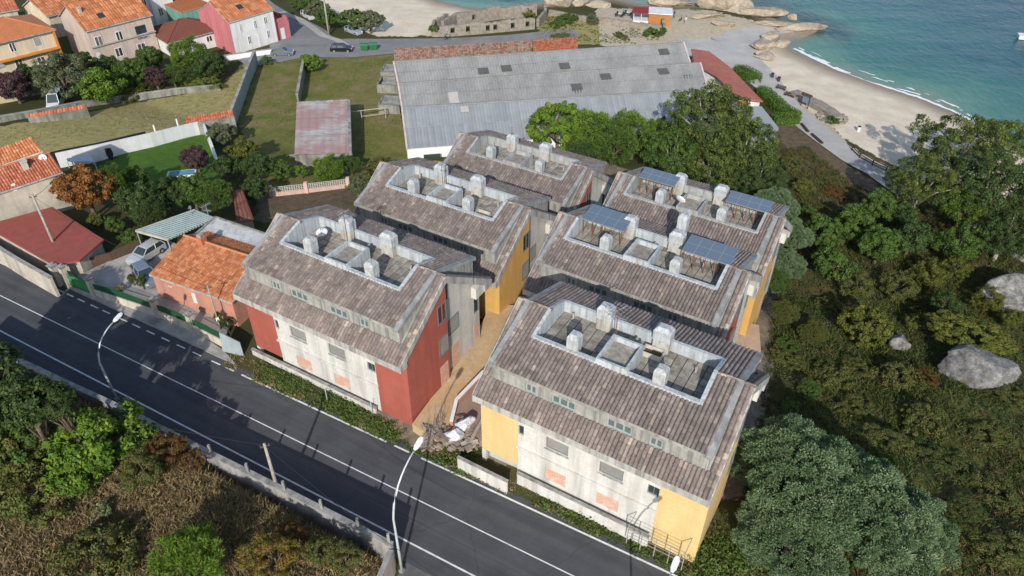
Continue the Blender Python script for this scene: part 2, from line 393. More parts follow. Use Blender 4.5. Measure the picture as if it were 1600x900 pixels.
RD = np.array([.8788, -.4772]); RN = np.array(ROAD_N)
def rp(e, n, z=0.0):
    """point at e metres along the road and n metres across it"""
    p = RD*e+RN*n; return (p[0], p[1], z)
def strip(mb, e0, e1, n0, n1, z): mb.quad(rp(e0, n0, z), rp(e1, n0, z), rp(e1, n1, z), rp(e0, n1, z))
def en(u, v, z=0.0):
    p = at(u, v, z); return p[0]*RD[0]+p[1]*RD[1], p[0]*RN[0]+p[1]*RN[1]
mb = MB(); strip(mb, -320, 160, NU(28.6), NU(40.1), .03); road = mb.build('main_road', asphalt); tag(road, kind='structure')
mb = MB(); ne, ce, le = NU(38.8), NU(34.5), NU(30.35)
e_a = en(74, 454)[0]; strip(mb, -320, e_a, ne-.07, ne+.07, .037)
for i, (u, v) in enumerate([(85, 460), (101, 467), (117, 476), (137, 486), (155, 495), (182, 508), (202, 517), (224, 528), (248, 539), (272, 550), (298, 561), (328, 575), (349, 585)]):
    e = en(u, v)[0]; strip(mb, e-.55, e+.55, ne-.07, ne+.07, .037)
strip(mb, en(369, 593)[0], en(600, 695)[0], ne-.08, ne+.08, .037)
e = en(624, 706)[0]; strip(mb, e-.75, e+.75, ne-.08, ne+.08, .037)
strip(mb, en(655, 720)[0], 160, ne-.08, ne+.08, .037)
strip(mb, -320, 160, ce-.05, ce+.05, .037); strip(mb, -320, 160, le-.07, le+.07, .037)
lines = mb.build('road_markings', paint); tag(lines, kind='structure')
mb = MB()                              # faint double tyre scratches in the near lane
strip(mb, -46, -31, NU(32.9), NU(32.9)+.02, .036); strip(mb, -46, -32, NU(32.6), NU(32.6)+.02, .036)
strip(mb, -24, 2, NU(32.7), NU(32.7)+.022, .036); strip(mb, -27, 0, NU(32.25), NU(32.25)+.022, .036)
tag(mb.build('tyre_scratches', M('scratched_asphalt', (.16, .16, .165), bmp=0)), kind='structure')
# pavement in front of the compound, with a kerb
pts = [(-30, 395), (60, 447), (110, 470), (180, 503), (240, 531), (300, 557), (352, 582)]
up = [(348, 546), (295, 512), (240, 485), (150, 462), (108, 446), (40, 408), (-30, 366)]
poly = [at(u, v, .15)[:2] for u, v in up][::-1]
front = [rp(en(u, v)[0], NU(39.75))[:2] for u, v in pts]
mb = MB(); mb.prism([tuple(p) for p in front]+[tuple(p) for p in poly[::-1]], -.2, .15)
pav = mb.build('pavement', M('pavement_concrete', (.4, .385, .36), (.26, .25, .235), .5, .92, .3, .6, dirt=(.13, .12, .1))); tag(pav, kind='structure')
mb = MB()
for a_, b_ in zip(front[:-1], front[1:]):
    d = np.array(b_)-np.array(a_); n_ = np.array([d[1], -d[0]])/np.hypot(*d)*.14
    mb.prism([(a_[0]+n_[0], a_[1]+n_[1]), (b_[0]+n_[0], b_[1]+n_[1]), (b_[0]-.003, b_[1]-.003), (a_[0]-.003, a_[1]-.003)], -.2, .165)
tag(mb.build('kerb', M('kerb_stone', (.36, .35, .33), bmp=.2)), kind='structure')
# grey footway beside the end of the wall, bottom centre
mb = MB(); strip(mb, E0+.5, 60, NU(20), NU(29.0), .02); tag(mb.build('footway', M('footway_gravel', (.15, .15, .15), (.1, .1, .1), .8, .95, bmp=.5)), kind='structure')

# far roads and paths draped over the ground
def drape(name, px, width, mat, dz=.06, wpts=None, kind='structure'):
    C = densify(np.array([gp(u, v)[:2] for u, v in px]), 1.5); n = len(C)
    W_ = np.interp(np.arange(n), np.linspace(0, n-1, len(px)), wpts) if wpts else np.full(n, width)
    V = []; k = 7
    for i in range(n):
        d = C[min(i+1, n-1)]-C[max(i-1, 0)]; d = d/np.hypot(*d); nr = np.array([-d[1], d[0]])
        for j in range(k):
            q = C[i]+nr*W_[i]*(j/(k-1)-.5); V.append((q[0], q[1], 0))
    V = np.array(V); V[:, 2] = height(V[:, 0], V[:, 1])+dz
    ii = np.arange(n*k).reshape(n, k); Fq = np.stack([ii[:-1, 1:], ii[1:, 1:], ii[1:, :-1], ii[:-1, :-1]], -1).reshape(-1, 4)
    o = fastmesh(name, V, Fq, mat, smooth=True); tag(o, kind=kind); return o
vroad = M('village_asphalt', (.27, .265, .26), (.2, .2, .2), .25, .92, .35, .65, bmp=.1)
vconc = M('promenade_concrete', (.5, .475, .45), (.4, .38, .355), .25, .92, bmp=.1)
drape('village_road', [(380, 100), (425, 90), (470, 78), (530, 76), (600, 73), (700, 67), (800, 62), (900, 52)], 5, vroad, .10, wpts=[5, 8, 12, 9, 6, 5.5, 5.5, 5])
drape('village_street', [(475, 72), (468, 55), (452, 42), (425, 24), (400, 0), (380, -25)], 8, vroad, .15, wpts=[13, 11, 8, 5.5, 5, 5])
drape('village_side_pavement', [(548, 78), (528, 64), (505, 57), (488, 44), (470, 32), (440, 20)], 1.6, vconc, .2)
drape('beach_path', [(1060, 74), (1110, 76), (1140, 74), (1165, 60), (1190, 49), (1240, 44)], 6, vconc, .10, wpts=[10, 11, 10, 8, 5, 4])
drape('promenade', [(1120, 72), (1150, 92), (1185, 118), (1215, 150), (1250, 185), (1290, 218), (1330, 248), (1370, 270), (1420, 300)], 5.5, vconc, .14, wpts=[11, 10, 7, 5, 5, 4.8, 4.2, 4, 4])
# ------------------------------------------------------------------ the six apartment blocks
def tilemat(name, stops, dark=(.05, .045, .04), lich=.5):
    m, nt, bs = newmat(name)
    t = attr(nt); c = ramp(nt, t, stops)
    n1 = noise(nt, .5, 6, .7); c = mix(nt, ramp(nt, n1, [(.42, 0), (.7, .75)]), c, mix(nt, .5, c, dark))
    n2 = noise(nt, 6, 5, .75); c = mix(nt, .6, c, ramp(nt, n2, [(.3, .42), (.7, 1.6)]), 'MULTIPLY')
    n3 = noise(nt, 2.2, 5, .8); c = mix(nt, ramp(nt, n3, [(.6, 0), (.75, lich)]), c, (.33, .3, .24))
    nt.links.new(c, bs.inputs['Base Color']); bs.inputs['Roughness'].default_value = .95; bs.inputs['Specular IOR Level'].default_value = .15
    bump(nt, bs, n2, .5, .02); return m
old_tile = tilemat('weathered_tile', [(0, (.13, .108, .098)), (.35, (.2, .166, .15)), (.65, (.265, .22, .198)), (.88, (.35, .29, .25)), (1, (.47, .39, .33))])
def cmat(name, c1, c2, st, k=.9): return M(name, c1, c2, .8, .92, .3, .65, streak=2.6, streak_c=st, bmp=.3)
wall_white = M('stained_render', (.64, .625, .585), (.54, .525, .485), .5, .9, .25, .6, streak=1.0, streak_c=(.4, .385, .355), bmp=.15)
wall_grey = M('grey_render', (.6, .59, .55), (.46, .455, .42), .6, .92, .3, .65, streak=1.2, streak_c=(.36, .36, .33), bmp=.15)
eave_m = cmat('eave_concrete', (.5, .49, .46), (.32, .315, .3), (.2, .2, .19))
dorm_m = cmat('attic_concrete', (.4, .39, .36), (.25, .25, .235), (.17, .17, .16))
kerb_m = M('roof_kerb', (.36, .37, .36), (.2, .21, .21), 1.1, .9, .3, .65, dirt=(.12, .12, .11))
par_white = M('parapet_paint', (.51, .56, .59), (.4, .43, .45), 1.0, .8, .3, .65, streak=3.5, streak_c=(.29, .3, .29), bmp=.1)
par_grey = M('parapet_weathered', (.45, .46, .45), (.3, .31, .3), 1.2, .9, .3, .65, streak=3, streak_c=(.24, .24, .23), bmp=.2)
paver_m = M('terrace_paver', (.36, .33, .285), (.2, .185, .155), 1.8, .95, .35, .6, tintamt=.4, dirt=(.11, .09, .06))
joint_m = M('paver_joint', (.06, .06, .05), (.035, .045, .025), 2, .95)
cap_m = M('vent_cap', (.5, .53, .55), (.33, .35, .36), 2.2, .75, .35, .6, streak=5, streak_c=(.27, .28, .28), bmp=.15)
stack_m = M('vent_stack', (.52, .5, .45), (.36, .34, .3), 2, .9, .3, .6, streak=5, streak_c=(.22, .2, .17), bmp=.3)
frame_m = M('window_frame', (.17, .2, .2), (.13, .16, .16), 3, .6, bmp=0)
shut_m = M('grey_shutter', (.3, .295, .28), (.24, .235, .225), 1, .7, bmp=.1)
attic_frame = M('attic_frame', (.34, .39, .38), (.27, .31, .3), 3, .7, bmp=0); attic_glass, nt, bs = newmat('attic_glass'); bs.inputs['Base Color'].default_value = (.1, .14, .14, 1); bs.inputs['Roughness'].default_value = .15
glass_m, nt, bs = newmat('glass'); bs.inputs['Base Color'].default_value = (.03, .045, .05, 1); bs.inputs['Roughness'].default_value = .08; bs.inputs['Specular IOR Level'].default_value = .8
def brickmat():
    m, nt, bs = newmat('hollow_brick'); tc = _n(nt, 'ShaderNodeTexCoord'); b = _n(nt, 'ShaderNodeTexBrick')
    mp = _n(nt, 'ShaderNodeMapping'); sp = _n(nt, 'ShaderNodeSeparateXYZ'); cb = _n(nt, 'ShaderNodeCombineXYZ'); ad = _n(nt, 'ShaderNodeMath', operation='ADD')
    nt.links.new(tc.outputs['Object'], sp.inputs[0]); nt.links.new(sp.outputs[0], ad.inputs[0]); nt.links.new(sp.outputs[1], ad.inputs[1])
    nt.links.new(ad.outputs[0], cb.inputs[0]); nt.links.new(sp.outputs[2], cb.inputs[1]); nt.links.new(cb.outputs[0], b.inputs['Vector'])
    b.inputs['Scale'].default_value = 1; b.inputs['Brick Width'].default_value = .42; b.inputs['Row Height'].default_value = .19; b.inputs['Mortar Size'].default_value = .022
    b.inputs['Color1'].default_value = (.66, .27, .15, 1); b.inputs['Color2'].default_value = (.56, .3, .2, 1); b.inputs['Mortar'].default_value = (.5, .43, .37, 1)
    n2 = noise(nt, 2.2, 5, .7); c = mix(nt, ramp(nt, n2, [(.5, 0), (.66, .75)]), b.outputs['Color'], (.62, .52, .45))
    nt.links.new(c, bs.inputs['Base Color']); bs.inputs['Roughness'].default_value = .95; bump(nt, bs, b.outputs['Fac'], .4, .02); return m
brick_m = brickmat()
def ends(name, c, c2): return M(name, c, c2, .7, .9, .3, .65, streak=1.1, streak_c=tuple(v*.92 for v in c2), bmp=.25)
red_m = ends('red_render', (.4, .11, .08), (.33, .09, .066)); yel_m = ends('yellow_render', (.7, .52, .25), (.62, .45, .2)); och_m = ends('ochre_render', (.62, .38, .12), (.54, .32, .1))
Z0 = 14.3
def tiles(mb, x0, x1, y0, z0, y1, z1, per=.37, row=.48, amp=.11, seed=0, clip=None):
    """barrel tiles in local axes: columns along x, rows running down from (y0,z0) to (y1,z1)"""
    rr = random.Random(seed); nc = max(1, round((x1-x0)/per)); L = math.hypot(y1-y0, z1-z0); nr = max(1, round(L/row)); w = (x1-x0)/nc
    up = Vector((0, -(z1-z0), (y1-y0)))/L
    if up.z < 0: up = -up
    prof = [(0, -.35), (.16, .3), (.32, .9), (.5, 1.05), (.68, .9), (.84, .3), (1, -.35)]
    for i in range(nc):
        ct = rr.random(); cx = x0+i*w; wob = rr.uniform(-.012, .012)
        for j in range(nr):
            a = j/nr; b = min(1, (j+1)/nr+.012); tt = .12+rr.random()*.34+ct*.3+(.1*rr.random() if rr.random() < .88 else .28)
            lift = rr.uniform(.8, 1.2)
            vs = []
            for k, (f, dl) in ((0, (a, .0)), (1, (b, .045*lift))):
                for (px_, ph) in prof:
                    o = up*(ph*amp+dl+.03)
                    vs.append((cx+px_*w+wob+o.x, y0+(y1-y0)*f+o.y, z0+(z1-z0)*f+o.z+Z0))
            n = len(prof); fs = [(k, k+1, n+k+1, n+k) for k in range(n-1)]
            fs += [(n+1, n+2, n+3, n+4, n+5)]
            if y1 > y0: fs = [tuple(reversed(f)) for f in fs]
            mb.add(vs, fs, 0, min(1, tt))
def zf(y): return .3545*y if y < 0 else -.341*y          # upper roof
def zm(y): return .695*y if y < 0 else -.6915*y          # main roof
def roofmesh(XP):
    t = MB()
    for i, (s0, s1) in enumerate(((-9.85, -XP), (XP, 9.85))):
        tiles(t, s0, s1, -.06, zf(-.06), -6.7, zf(-6.7), seed=i); tiles(t, s0, s1, .06, zf(.06), 6.75, zf(6.75), seed=i+4)
    tiles(t, -XP, XP, -3.02, zf(-3.02), -6.7, zf(-6.7), seed=9); tiles(t, -XP, XP, 2.98, zf(2.98), 6.75, zf(6.75), seed=10)
    tiles(t, -11.05, 11.05, -6.36, zm(-6.36), -8.12, zm(-8.12), seed=12); tiles(t, -11.05, 11.05, 6.5, zm(6.5), 8.55, zm(8.55), seed=13)
    for i, (s0, s1) in enumerate(((-11.05, -10.2), (10.2, 11.05))):
        tiles(t, s0, s1, -.05, zm(-.05), -6.36, zm(-6.36), seed=20+i); tiles(t, s0, s1, .05, zm(.05), 6.5, zm(6.5), seed=30+i)
    rr = random.Random(5)
    for s0, s1 in ((-11.05, -XP-.05), (XP+.05, 11.05)):      # ridge cap tiles
        n = round((s1-s0)/.5)
        for k in range(n):
            a = s0+(s1-s0)*k/n; b = a+.56
            t.tube([(a, 0, Z0+.02), (b, 0, Z0+.05)], [.15, .175], 8, cap=True)
    me = t.build('roof_tiles', old_tile, None, S); return me
def slabmesh(XP):
    b = MB()                              # concrete deck under the tiles
    for s0, s1 in ((-9.9, -XP), (XP, 9.9)):
        b.extr([(-6.62, zf(-6.62)-.02+Z0), (0, -.02+Z0), (0, -.25+Z0), (-6.62, zf(-6.62)-.22+Z0)], s0, s1)
        b.extr([(0, -.02+Z0), (6.68, zf(6.68)-.02+Z0), (6.68, zf(6.68)-.22+Z0), (0, -.25+Z0)], s0, s1)
    b.extr([(-6.62, zf(-6.62)-.02+Z0), (-3, zf(-3)-.02+Z0), (-3, zf(-3)-.22+Z0), (-6.62, zf(-6.62)-.22+Z0)], -XP, XP)
    b.extr([(2.95, zf(2.95)-.02+Z0), (6.68, zf(6.68)-.02+Z0), (6.68, zf(6.68)-.22+Z0), (2.95, zf(2.95)-.22+Z0)], -XP, XP)
    for a_, c_ in ((-11.0, 11.0),):
        b.extr([(-8.05, zm(-8.05)-.03+Z0), (-6.3, zm(-6.3)-.03+Z0), (-6.3, zm(-6.3)-.3+Z0), (-8.05, zm(-8.05)-.3+Z0)], a_, c_)
        b.extr([(6.4, zm(6.4)-.03+Z0), (8.47, zm(8.47)-.03+Z0), (8.47, zm(8.47)-.3+Z0), (6.4, zm(6.4)-.3+Z0)], a_, c_)
    for s in (-1, 1):
        a_, c_ = sorted((s*9.95, s*11.0))
        b.extr([(-6.3, zm(-6.3)-.03+Z0), (0, -.03+Z0), (0, -.3+Z0), (-6.3, zm(-6.3)-.3+Z0)], a_, c_)
        b.extr([(0, -.03+Z0), (6.4, zm(6.4)-.03+Z0), (6.4, zm(6.4)-.3+Z0), (0, -.3+Z0)], a_, c_)
    return b.build('roof_deck', kerb_m, None, S)
def face_wall(mb, T, a0, a1, z0, z1, holes, depth, mi=0, back=None):
    """a wall face on the plane T(a, z, d) with recessed openings (reveals included)"""
    A = sorted(set([a0, a1]+[h[0] for h in holes]+[h[1] for h in holes])); Zs = sorted(set([z0, z1]+[h[2] for h in holes]+[h[3] for h in holes]))
    for i in range(len(A)-1):
        for j in range(len(Zs)-1):
            ca, cz = (A[i]+A[i+1])/2, (Zs[j]+Zs[j+1])/2
            if any(h[0] < ca < h[1] and h[2] < cz < h[3] for h in holes): continue
            mb.quad(T(A[i], Zs[j], 0), T(A[i+1], Zs[j], 0), T(A[i+1], Zs[j+1], 0), T(A[i], Zs[j+1], 0), mi)
    for h in holes:
        for (p, q) in (((h[0], h[2]), (h[1], h[2])), ((h[1], h[2]), (h[1], h[3])), ((h[1], h[3]), (h[0], h[3])), ((h[0], h[3]), (h[0], h[2]))):
            mb.quad(T(p[0], p[1], 0), T(p[0], p[1], depth), T(q[0], q[1], depth), T(q[0], q[1], 0), mi)
def window(parent, T, a0, a1, z0, z1, kind='shutter', nsash=2, sc_=1.0, fr=.09, mats=None):
    """frame with its pane(s): T(a, z, d) maps the wall plane; d grows inwards"""
    fm, pm = mats or (frame_m, glass_m)
    f = MB()
    def bx(m_, p0, p1, q0, q1, d0, d1):
        vs = [T(a, z, d) for d in (d0, d1) for z in (q0, q1) for a in (p0, p1)]
        m_.add(vs, [(0, 1, 3, 2), (4, 6, 7, 5), (0, 4, 5, 1), (2, 3, 7, 6), (0, 2, 6, 4), (1, 5, 7, 3)])
    bx(f, a0, a0+fr, z0, z1, 0, .1); bx(f, a1-fr, a1, z0, z1, 0, .1); bx(f, a0+fr, a1-fr, z0, z0+fr, 0, .1); bx(f, a0+fr, a1-fr, z1-fr, z1, 0, .1)
    if kind in ('sash', 'attic'):
        for k in range(1, nsash):
            c = a0+(a1-a0)*k/nsash; bx(f, c-fr*.5, c+fr*.5, z0+fr, z1-fr, .01, .09)
    w = f.build('window', fm, parent, sc_)
    p = MB()
    if kind == 'shutter':
        ns = 9
        for k in range(ns): zz = (z1-z0-2*fr)/ns; bx(p, a0+fr, a1-fr, z0+fr+k*zz, z0+fr+(k+.86)*zz, .045, .08)
        bx(p, a0+fr, a1-fr, z0+fr, z1-fr, .082, .095)
    else: bx(p, a0+fr, a1-fr, z0+fr, z1-fr, .05, .075)
    p.build('shutter' if kind == 'shutter' else 'pane', shut_m if kind == 'shutter' else pm, w, sc_)
    return w
def block_part_meshes(XP):
    return roofmesh(XP), slabmesh(XP)
shared = {}
def chimney(parent, x, y, w, d, zt, zc=-.7, tint=None):
    b = MB(); b.box(x-w/2, x+w/2, y-d/2, y+d/2, Z0-2.25, Z0+zc); c = b.build('chimney', stack_m, parent, S)
    k = MB(); o = .06; zs = zt-.38
    k.box(x-w/2-o, x+w/2+o, y-d/2-o, y+d/2+o, Z0+zc-.02, Z0+zs)
    v = [(x+sx*(w/2+o)*f, y+sy*(d/2+o)*f, Z0+z) for f, z in ((1, zs), (.62, zt)) for sx, sy in ((-1, -1), (1, -1), (1, 1), (-1, 1))]
    k.add(v, [(0, 1, 5, 4), (1, 2, 6, 5), (2, 3, 7, 6), (3, 0, 4, 7), (4, 5, 6, 7)])
    k.build('chimney_cap', cap_m, c, S)
def apartment_block(key, pos, rz, label, col_front, XP=7.6, parm=par_white, dx=0.0, foot=-16.5, dark_terrace=False, sx=1.0, wx=(-4.7, .65), shutter=True):
    t = empty('apartment_block', (pos[0], pos[1], pos[2]-Z0*S), rz, label, 'apartment building', 'six matching half-finished apartment blocks', s=(sx, 1, 1))
    if XP not in shared:
        a_, b_ = block_part_meshes(XP); a_.parent = t; b_.parent = t; shared[XP] = (a_, b_)
    else:
        for o in shared[XP]:
            c = o.copy(); col.objects.link(c); c.parent = t
    zb = foot+Z0
    # walls -------------------------------------------------------------
    hol = []
    for x in wx: hol += [(x, x+2.25, Z0-9.65, Z0-8.15), (x+.05, x+2.2, Z0-13.95, Z0-12.4)]
    hol += [(-6.9, -6.35, Z0-9.5, Z0-8.25), (5.75, 6.8, Z0-9.5, Z0-8.3)]
    T = lambda a, z, d: (a, -6.95+d, z)
    w = MB(); face_wall(w, T, -6.95, 6.85, zb, Z0-5.0, hol, .28)
    w.quad((-6.95, -6.55, zb), (6.85, -6.55, zb), (6.85, -6.55, Z0-5), (-6.95, -6.55, Z0-5))
    w.box(-7.05, 6.95, -7.13, -6.96, Z0-11.35, Z0-11.12)         # string course
    if key == 'D': w.box(4.6, 5.5, -7.03, -6.953, Z0-11.1, Z0-7.0)
    w.build('wall', wall_white, t, S)
    w = MB(); w.extr([(.12, zb), (7.1, zb), (7.1, Z0+zm(7.1)-.32), (6.05, Z0-4.7), (6.05, Z0-2.6), (.12, Z0-2.6)], -XP-.3, XP+.3)
    for xa, xb in ((-10.3, -XP-.302), (XP+.302, 10.3)): w.extr([(.12, zb), (7.1, zb), (7.1, Z0+zm(7.1)-.32), (.12, Z0-.4)], xa, xb)
    w.build('rear_wall', wall_grey, t, S)
    for s in (-1, 1):
        w = MB(); x0, x1 = (6.86, 10.95) if s > 0 else (-10.95, -6.96)
        zt = foot if s > 0 else -13.95
        zl = Z0+(foot if s > 0 else -13.95); xi = s*(XP+.35); xj, xk = sorted((xi, s*10.95)); xm, xn = sorted((xi, x0 if s > 0 else x1))
        w.extr([(-6.96, zl), (.1, zl), (.1, Z0-.36), (-6.96, Z0-5.12)], xj, xk)
        w.extr([(-6.96, zl), (-5.95, zl), (-5.95, Z0-4.7), (-6.96, Z0-5.12)], xm, xn)
        w.build('end_wall', col_front, t, S)
        if s < 0:
            w = MB(); w.extr([(-6.3, zb), (.1, zb), (.1, Z0-13.96), (-6.3, Z0-13.96)], -10.9, -7); w.box(-10.95, -10.5, -6.96, -6.5, zb, Z0-13.96); w.build('understorey_wall', wall_grey, t, S)
        # bay under the eave at the back corner, on the gable end
        w = MB(); xa, xb = sorted((s*10.3, s*10.93)); w.box(xa, xb, 5.6, 7.55, Z0-6.9, Z0-5.45); w.build('corner_bay', wall_white, t, S)
    # eaves and verge bands ---------------------------------------------
    e = MB(); e.box(-11.12, 11.12, -8.07, -7.0, Z0-6.45, Z0-5.7); e.box(-11.12, 11.12, 7.12, 8.5, Z0-6.75, Z0-5.95)
    for s in (-1, 1):
        xa, xb = sorted((s*10.96, s*11.14))
        e.extr([(-8.09, Z0-5.62), (0, Z0+.03), (0, Z0-.85), (-8.09, Z0-6.48)], xa, xb); e.extr([(0, Z0+.03), (8.52, Z0-5.9), (8.52, Z0-6.78), (0, Z0-.85)], xa, xb)
    e.build('eave', eave_m, t, S)
    # attic walls with their windows -------------------------------------
    aw = [(-6.65, -5.5), (-4.05, -1.7), (1.15, 3.5), (5.0, 6.2)]
    T2 = lambda a, z, d: (a, -6.35+d, z)
    w = MB(); face_wall(w, T2, -9.85, 9.85, Z0-4.6, Z0-2.42, [(a, b, Z0-4.32, Z0-3.3) for a, b in aw], .22)
    T3 = lambda a, z, d: (a, 6.5-d, z)
    face_wall(w, T3, -9.85, 9.85, Z0-4.7, Z0-2.36, [(a, b, Z0-4.3, Z0-3.3) for a, b in aw], .22)
    w.quad((-9.7, -6.0, Z0-4.6), (9.7, -6.0, Z0-4.6), (9.7, -6.0, Z0-2.42), (-9.7, -6.0, Z0-2.42)); w.quad((-9.7, 6.1, Z0-4.6), (9.7, 6.1, Z0-4.6), (9.7, 6.1, Z0-2.42), (-9.7, 6.1, Z0-2.42))
    w.box(-9.9, 9.9, -6.66, -6.352, Z0-2.72, Z0-2.4); w.box(-9.9, 9.9, 6.502, 6.75, Z0-2.66, Z0-2.34)
    for s in (-1, 1):
        xa, xb = sorted((s*9.86, s*9.99))
        w.extr([(-6.4, Z0+zf(-6.4)-.05), (0, Z0-.03), (0, Z0-.2), (-6.4, Z0-4.6)], xa, xb); w.extr([(0, Z0-.03), (6.52, Z0+zf(6.52)-.05), (6.52, Z0-4.6), (0, Z0-.2)], xa, xb)
    w.build('attic_wall', dorm_m, t, S)
    for a, b in aw:
        n = 3 if b-a > 2 else 2
        window(t, lambda p, z, d: T2(p, z, d+.1), a, b, Z0-4.32, Z0-3.3, 'attic', n, S, .17, (attic_frame, attic_glass))
    # front windows: shuttered openings, bricked-up openings below
    for x in wx:
        window(t, lambda p, z, d: T(p, z, d+.14), x, x+2.25, Z0-9.65, Z0-8.15, 'shutter', 1, S, .07)
        b = MB(); b.box(x-.12, x+2.37, -7.07, -6.955, Z0-9.75, Z0-9.655); b.build('sill', eave_m, t, S)
        b = MB(); b.box(x+.06, x+2.19, -6.88, -6.78, Z0-13.94, Z0-12.41); b.build('brick_infill', brick_m, t, S)
    window(t, lambda p, z, d: T(p, z, d+.14), -6.9, -6.35, Z0-9.5, Z0-8.25, 'sash', 1, S, .06); window(t, lambda p, z, d: T(p, z, d+.14), 5.75, 6.8, Z0-9.5, Z0-8.3, 'sash', 2, S, .07)
    for s in (-1, 1):                      # gable ends
        Tg = lambda a, z, d, s=s: (s*(11.0-d), a if s > 0 else a, z)
        Tb = lambda a, z, d, s=s: (s*(10.36-d), a, z)
        window(t, Tg, -1.5, .06, Z0-5.4, Z0-3.05, 'sash', 2, S, .13); window(t, Tg, -1.6, .06, Z0-9.7, Z0-7.25, 'shutter', 1, S, .13)
        window(t, Tb, .35, 1.2, Z0-3.9, Z0-2.0, 'sash', 1, S, .1); window(t, Tb, 1.0, 3.0, Z0-9.0, Z0-6.9, 'shutter', 1, S, .1); window(t, Tb, 5.95, 6.85, Z0-9.4, Z0-7.3, 'sash', 1, S, .1)
        xa, xb = sorted((s*10.9, s*10.975)); b = MB(); b.box(xa, xb, -1.64, -.2, Z0-14.1, Z0-11.1); b.build('brick_infill', brick_m, t, S)
        xa, xb = sorted((s*10.2, s*10.33)); b = MB(); b.box(xa, xb, 1.5, 2.8, Z0-14.1, Z0-10.8); b.build('brick_infill', brick_m, t, S)
        b = MB(); b.box(xa, xb, 5.85, 6.75, Z0-13.5, Z0-11.1); b.build('brick_infill', brick_m, t, S)
        k = MB(); xa, xb = sorted((s*9.75, s*10.22))       # concrete kerb along the gable of the upper roof
        k.extr([(-6.78, Z0+zf(-6.78)-.3), (-6.78, Z0+zf(-6.78)+.13), (0, Z0+.17), (6.85, Z0+zf(6.85)+.13), (6.85, Z0+zf(6.85)-.3), (0, Z0-.1)], xa, xb)
        k.build('roof_kerb', kerb_m, t, S)
    # roof terrace -------------------------------------------------------
    p = MB(); q = .33
    def wallp(poly, x0, x1): p.extr([(a, b+Z0) for a, b in poly], x0, x1)
    wallp([(-3.2, -2.3), (-3.2, -.86), (-3.2+q+.1, -.86), (-3.2+q+.1, -2.3)], -XP, XP)
    wallp([(2.95-q, -2.3), (2.95-q, -.83), (2.95, -.83), (2.95, -2.3)], -XP, XP)
    for s in (-1, 1):
        xa, xb = sorted((s*(XP-.002), s*(XP+q)))
        wallp([(-3.2, -2.3), (-3.2, -.86), (0, .2), (2.95, -.83), (2.95, -2.3)], xa, xb)
    p.build('parapet', parm, t, S)
    f = MB(); f.box(-XP, XP, -2.8, 2.7, Z0-2.25, Z0-2.05); f.build('terrace_deck', joint_m, t, S)
    f = MB(); rr = random.Random(hash(key) % 97 if False else ord(key)); n = round(2*XP/.95); st = (2*XP-.06)/n; m_ = 6; sty = 5.4/m_
    for i in range(n):
        for j in range(m_):
            x0 = -XP+.03+i*st; y0 = -2.74+j*sty; g = .04; h = rr.uniform(0, .012)
            f.box(x0+g, x0+st-g, y0+g, y0+sty-g, Z0-2.049, Z0-2.0+h)
    f.build('terrace_paving', paver_m, t, S)
    b = MB(); x0, x1, y0, y1 = -1.62, 1.28, -3.23, .42; q = .24; zt = Z0-.42
    b.box(x0, x1, y0, y0+q, Z0-2.3, zt); b.box(x0, x1, y1-q, y1, Z0-2.3, zt); b.box(x0, x0+q, y0+q, y1-q, Z0-2.3, zt); b.box(x1-q, x1, y0+q, y1-q, Z0-2.3, zt)
    sb = b.build('stair_housing', parm, t, S)
    b = MB(); b.box(x0+q, x1-q, y0+q, y1-q, Z0-1.1, Z0-.95); b.build('stair_roof', paver_m, sb, S)
    for a_ in (('f', -4.0, -2.5, .95, .9, .8), ('f', 4.0, -2.5, .95, .9, .8), ('b', -3.3, 2.45, 1.35, .95, .75), ('b', 2.25, 2.45, 1.5, .95, .7)):
        chimney(t, *a_[1:])
    for i, (px_, py_, ph) in enumerate(((-6.3, 1.9, .7), (5.9, 1.2, .5), (.2, 1.6, .9))):
        b = MB(); b.tube([(px_, py_, Z0-2.04), (px_, py_, Z0-2.04+ph)], .09, 8); b.tube([(px_, py_, Z0-2.04+ph), (px_, py_, Z0-1.96+ph)], .14, 8); b.build('vent_pipe', stack_m, t, S)
    return t
BL = {'D': (-16.1245, 64.5717, -44.8451, .0015), 'G': (10.1756, 49.0444, -43.9589, -.0056), 'B': (-7.4896, 81.2585, -47.5657, .0048),
      'A': (1.5606, 98.4037, -51.9088, .0078), 'E': (22.7261, 80.3873, -48.2037, -.0006), 'F': (14.8485, 67.7547, -46.5008, -.0079)}
def bpos(k): o = BL[k]; return (o[0]*S, o[1]*S, o[2]*S+CZ)
def brz(k): return -.5278+BL[k][3]
def b2w(k, x, y, z):
    a = brz(k); o = bpos(k); return (o[0]+S*(x*math.cos(a)-y*math.sin(a)), o[1]+S*(x*math.sin(a)+y*math.cos(a)), o[2]+S*z)
BT = {}
BT['D'] = apartment_block('D', bpos('D'), brz('D'), 'apartment block with brick red end walls beside the orange roofed bungalow', red_m, foot=-17)
BT['G'] = apartment_block('G', bpos('G'), brz('G'), 'pale yellow ended apartment block nearest the camera beside the large silvery bush', yel_m, wx=(-4.05, 1.25), foot=-17)
BT['B'] = apartment_block('B', bpos('B'), brz('B'), 'apartment block with ochre gable and no solar panels, just behind the red ended one', och_m)
BT['A'] = apartment_block('A', bpos('A'), brz('A'), 'apartment block at the far end of the left row, closest to the grey warehouse', red_m, parm=par_grey)
BT['F'] = apartment_block('F', bpos('F'), brz('F'), 'apartment block with white parapet and solar panels directly behind the pale yellow one', red_m, XP=8.5)
BT['E'] = apartment_block('E', bpos('E'), brz('E'), 'apartment block with ochre gable and solar panels under the big eucalyptus', och_m, XP=8.5, parm=par_grey, sx=.965)
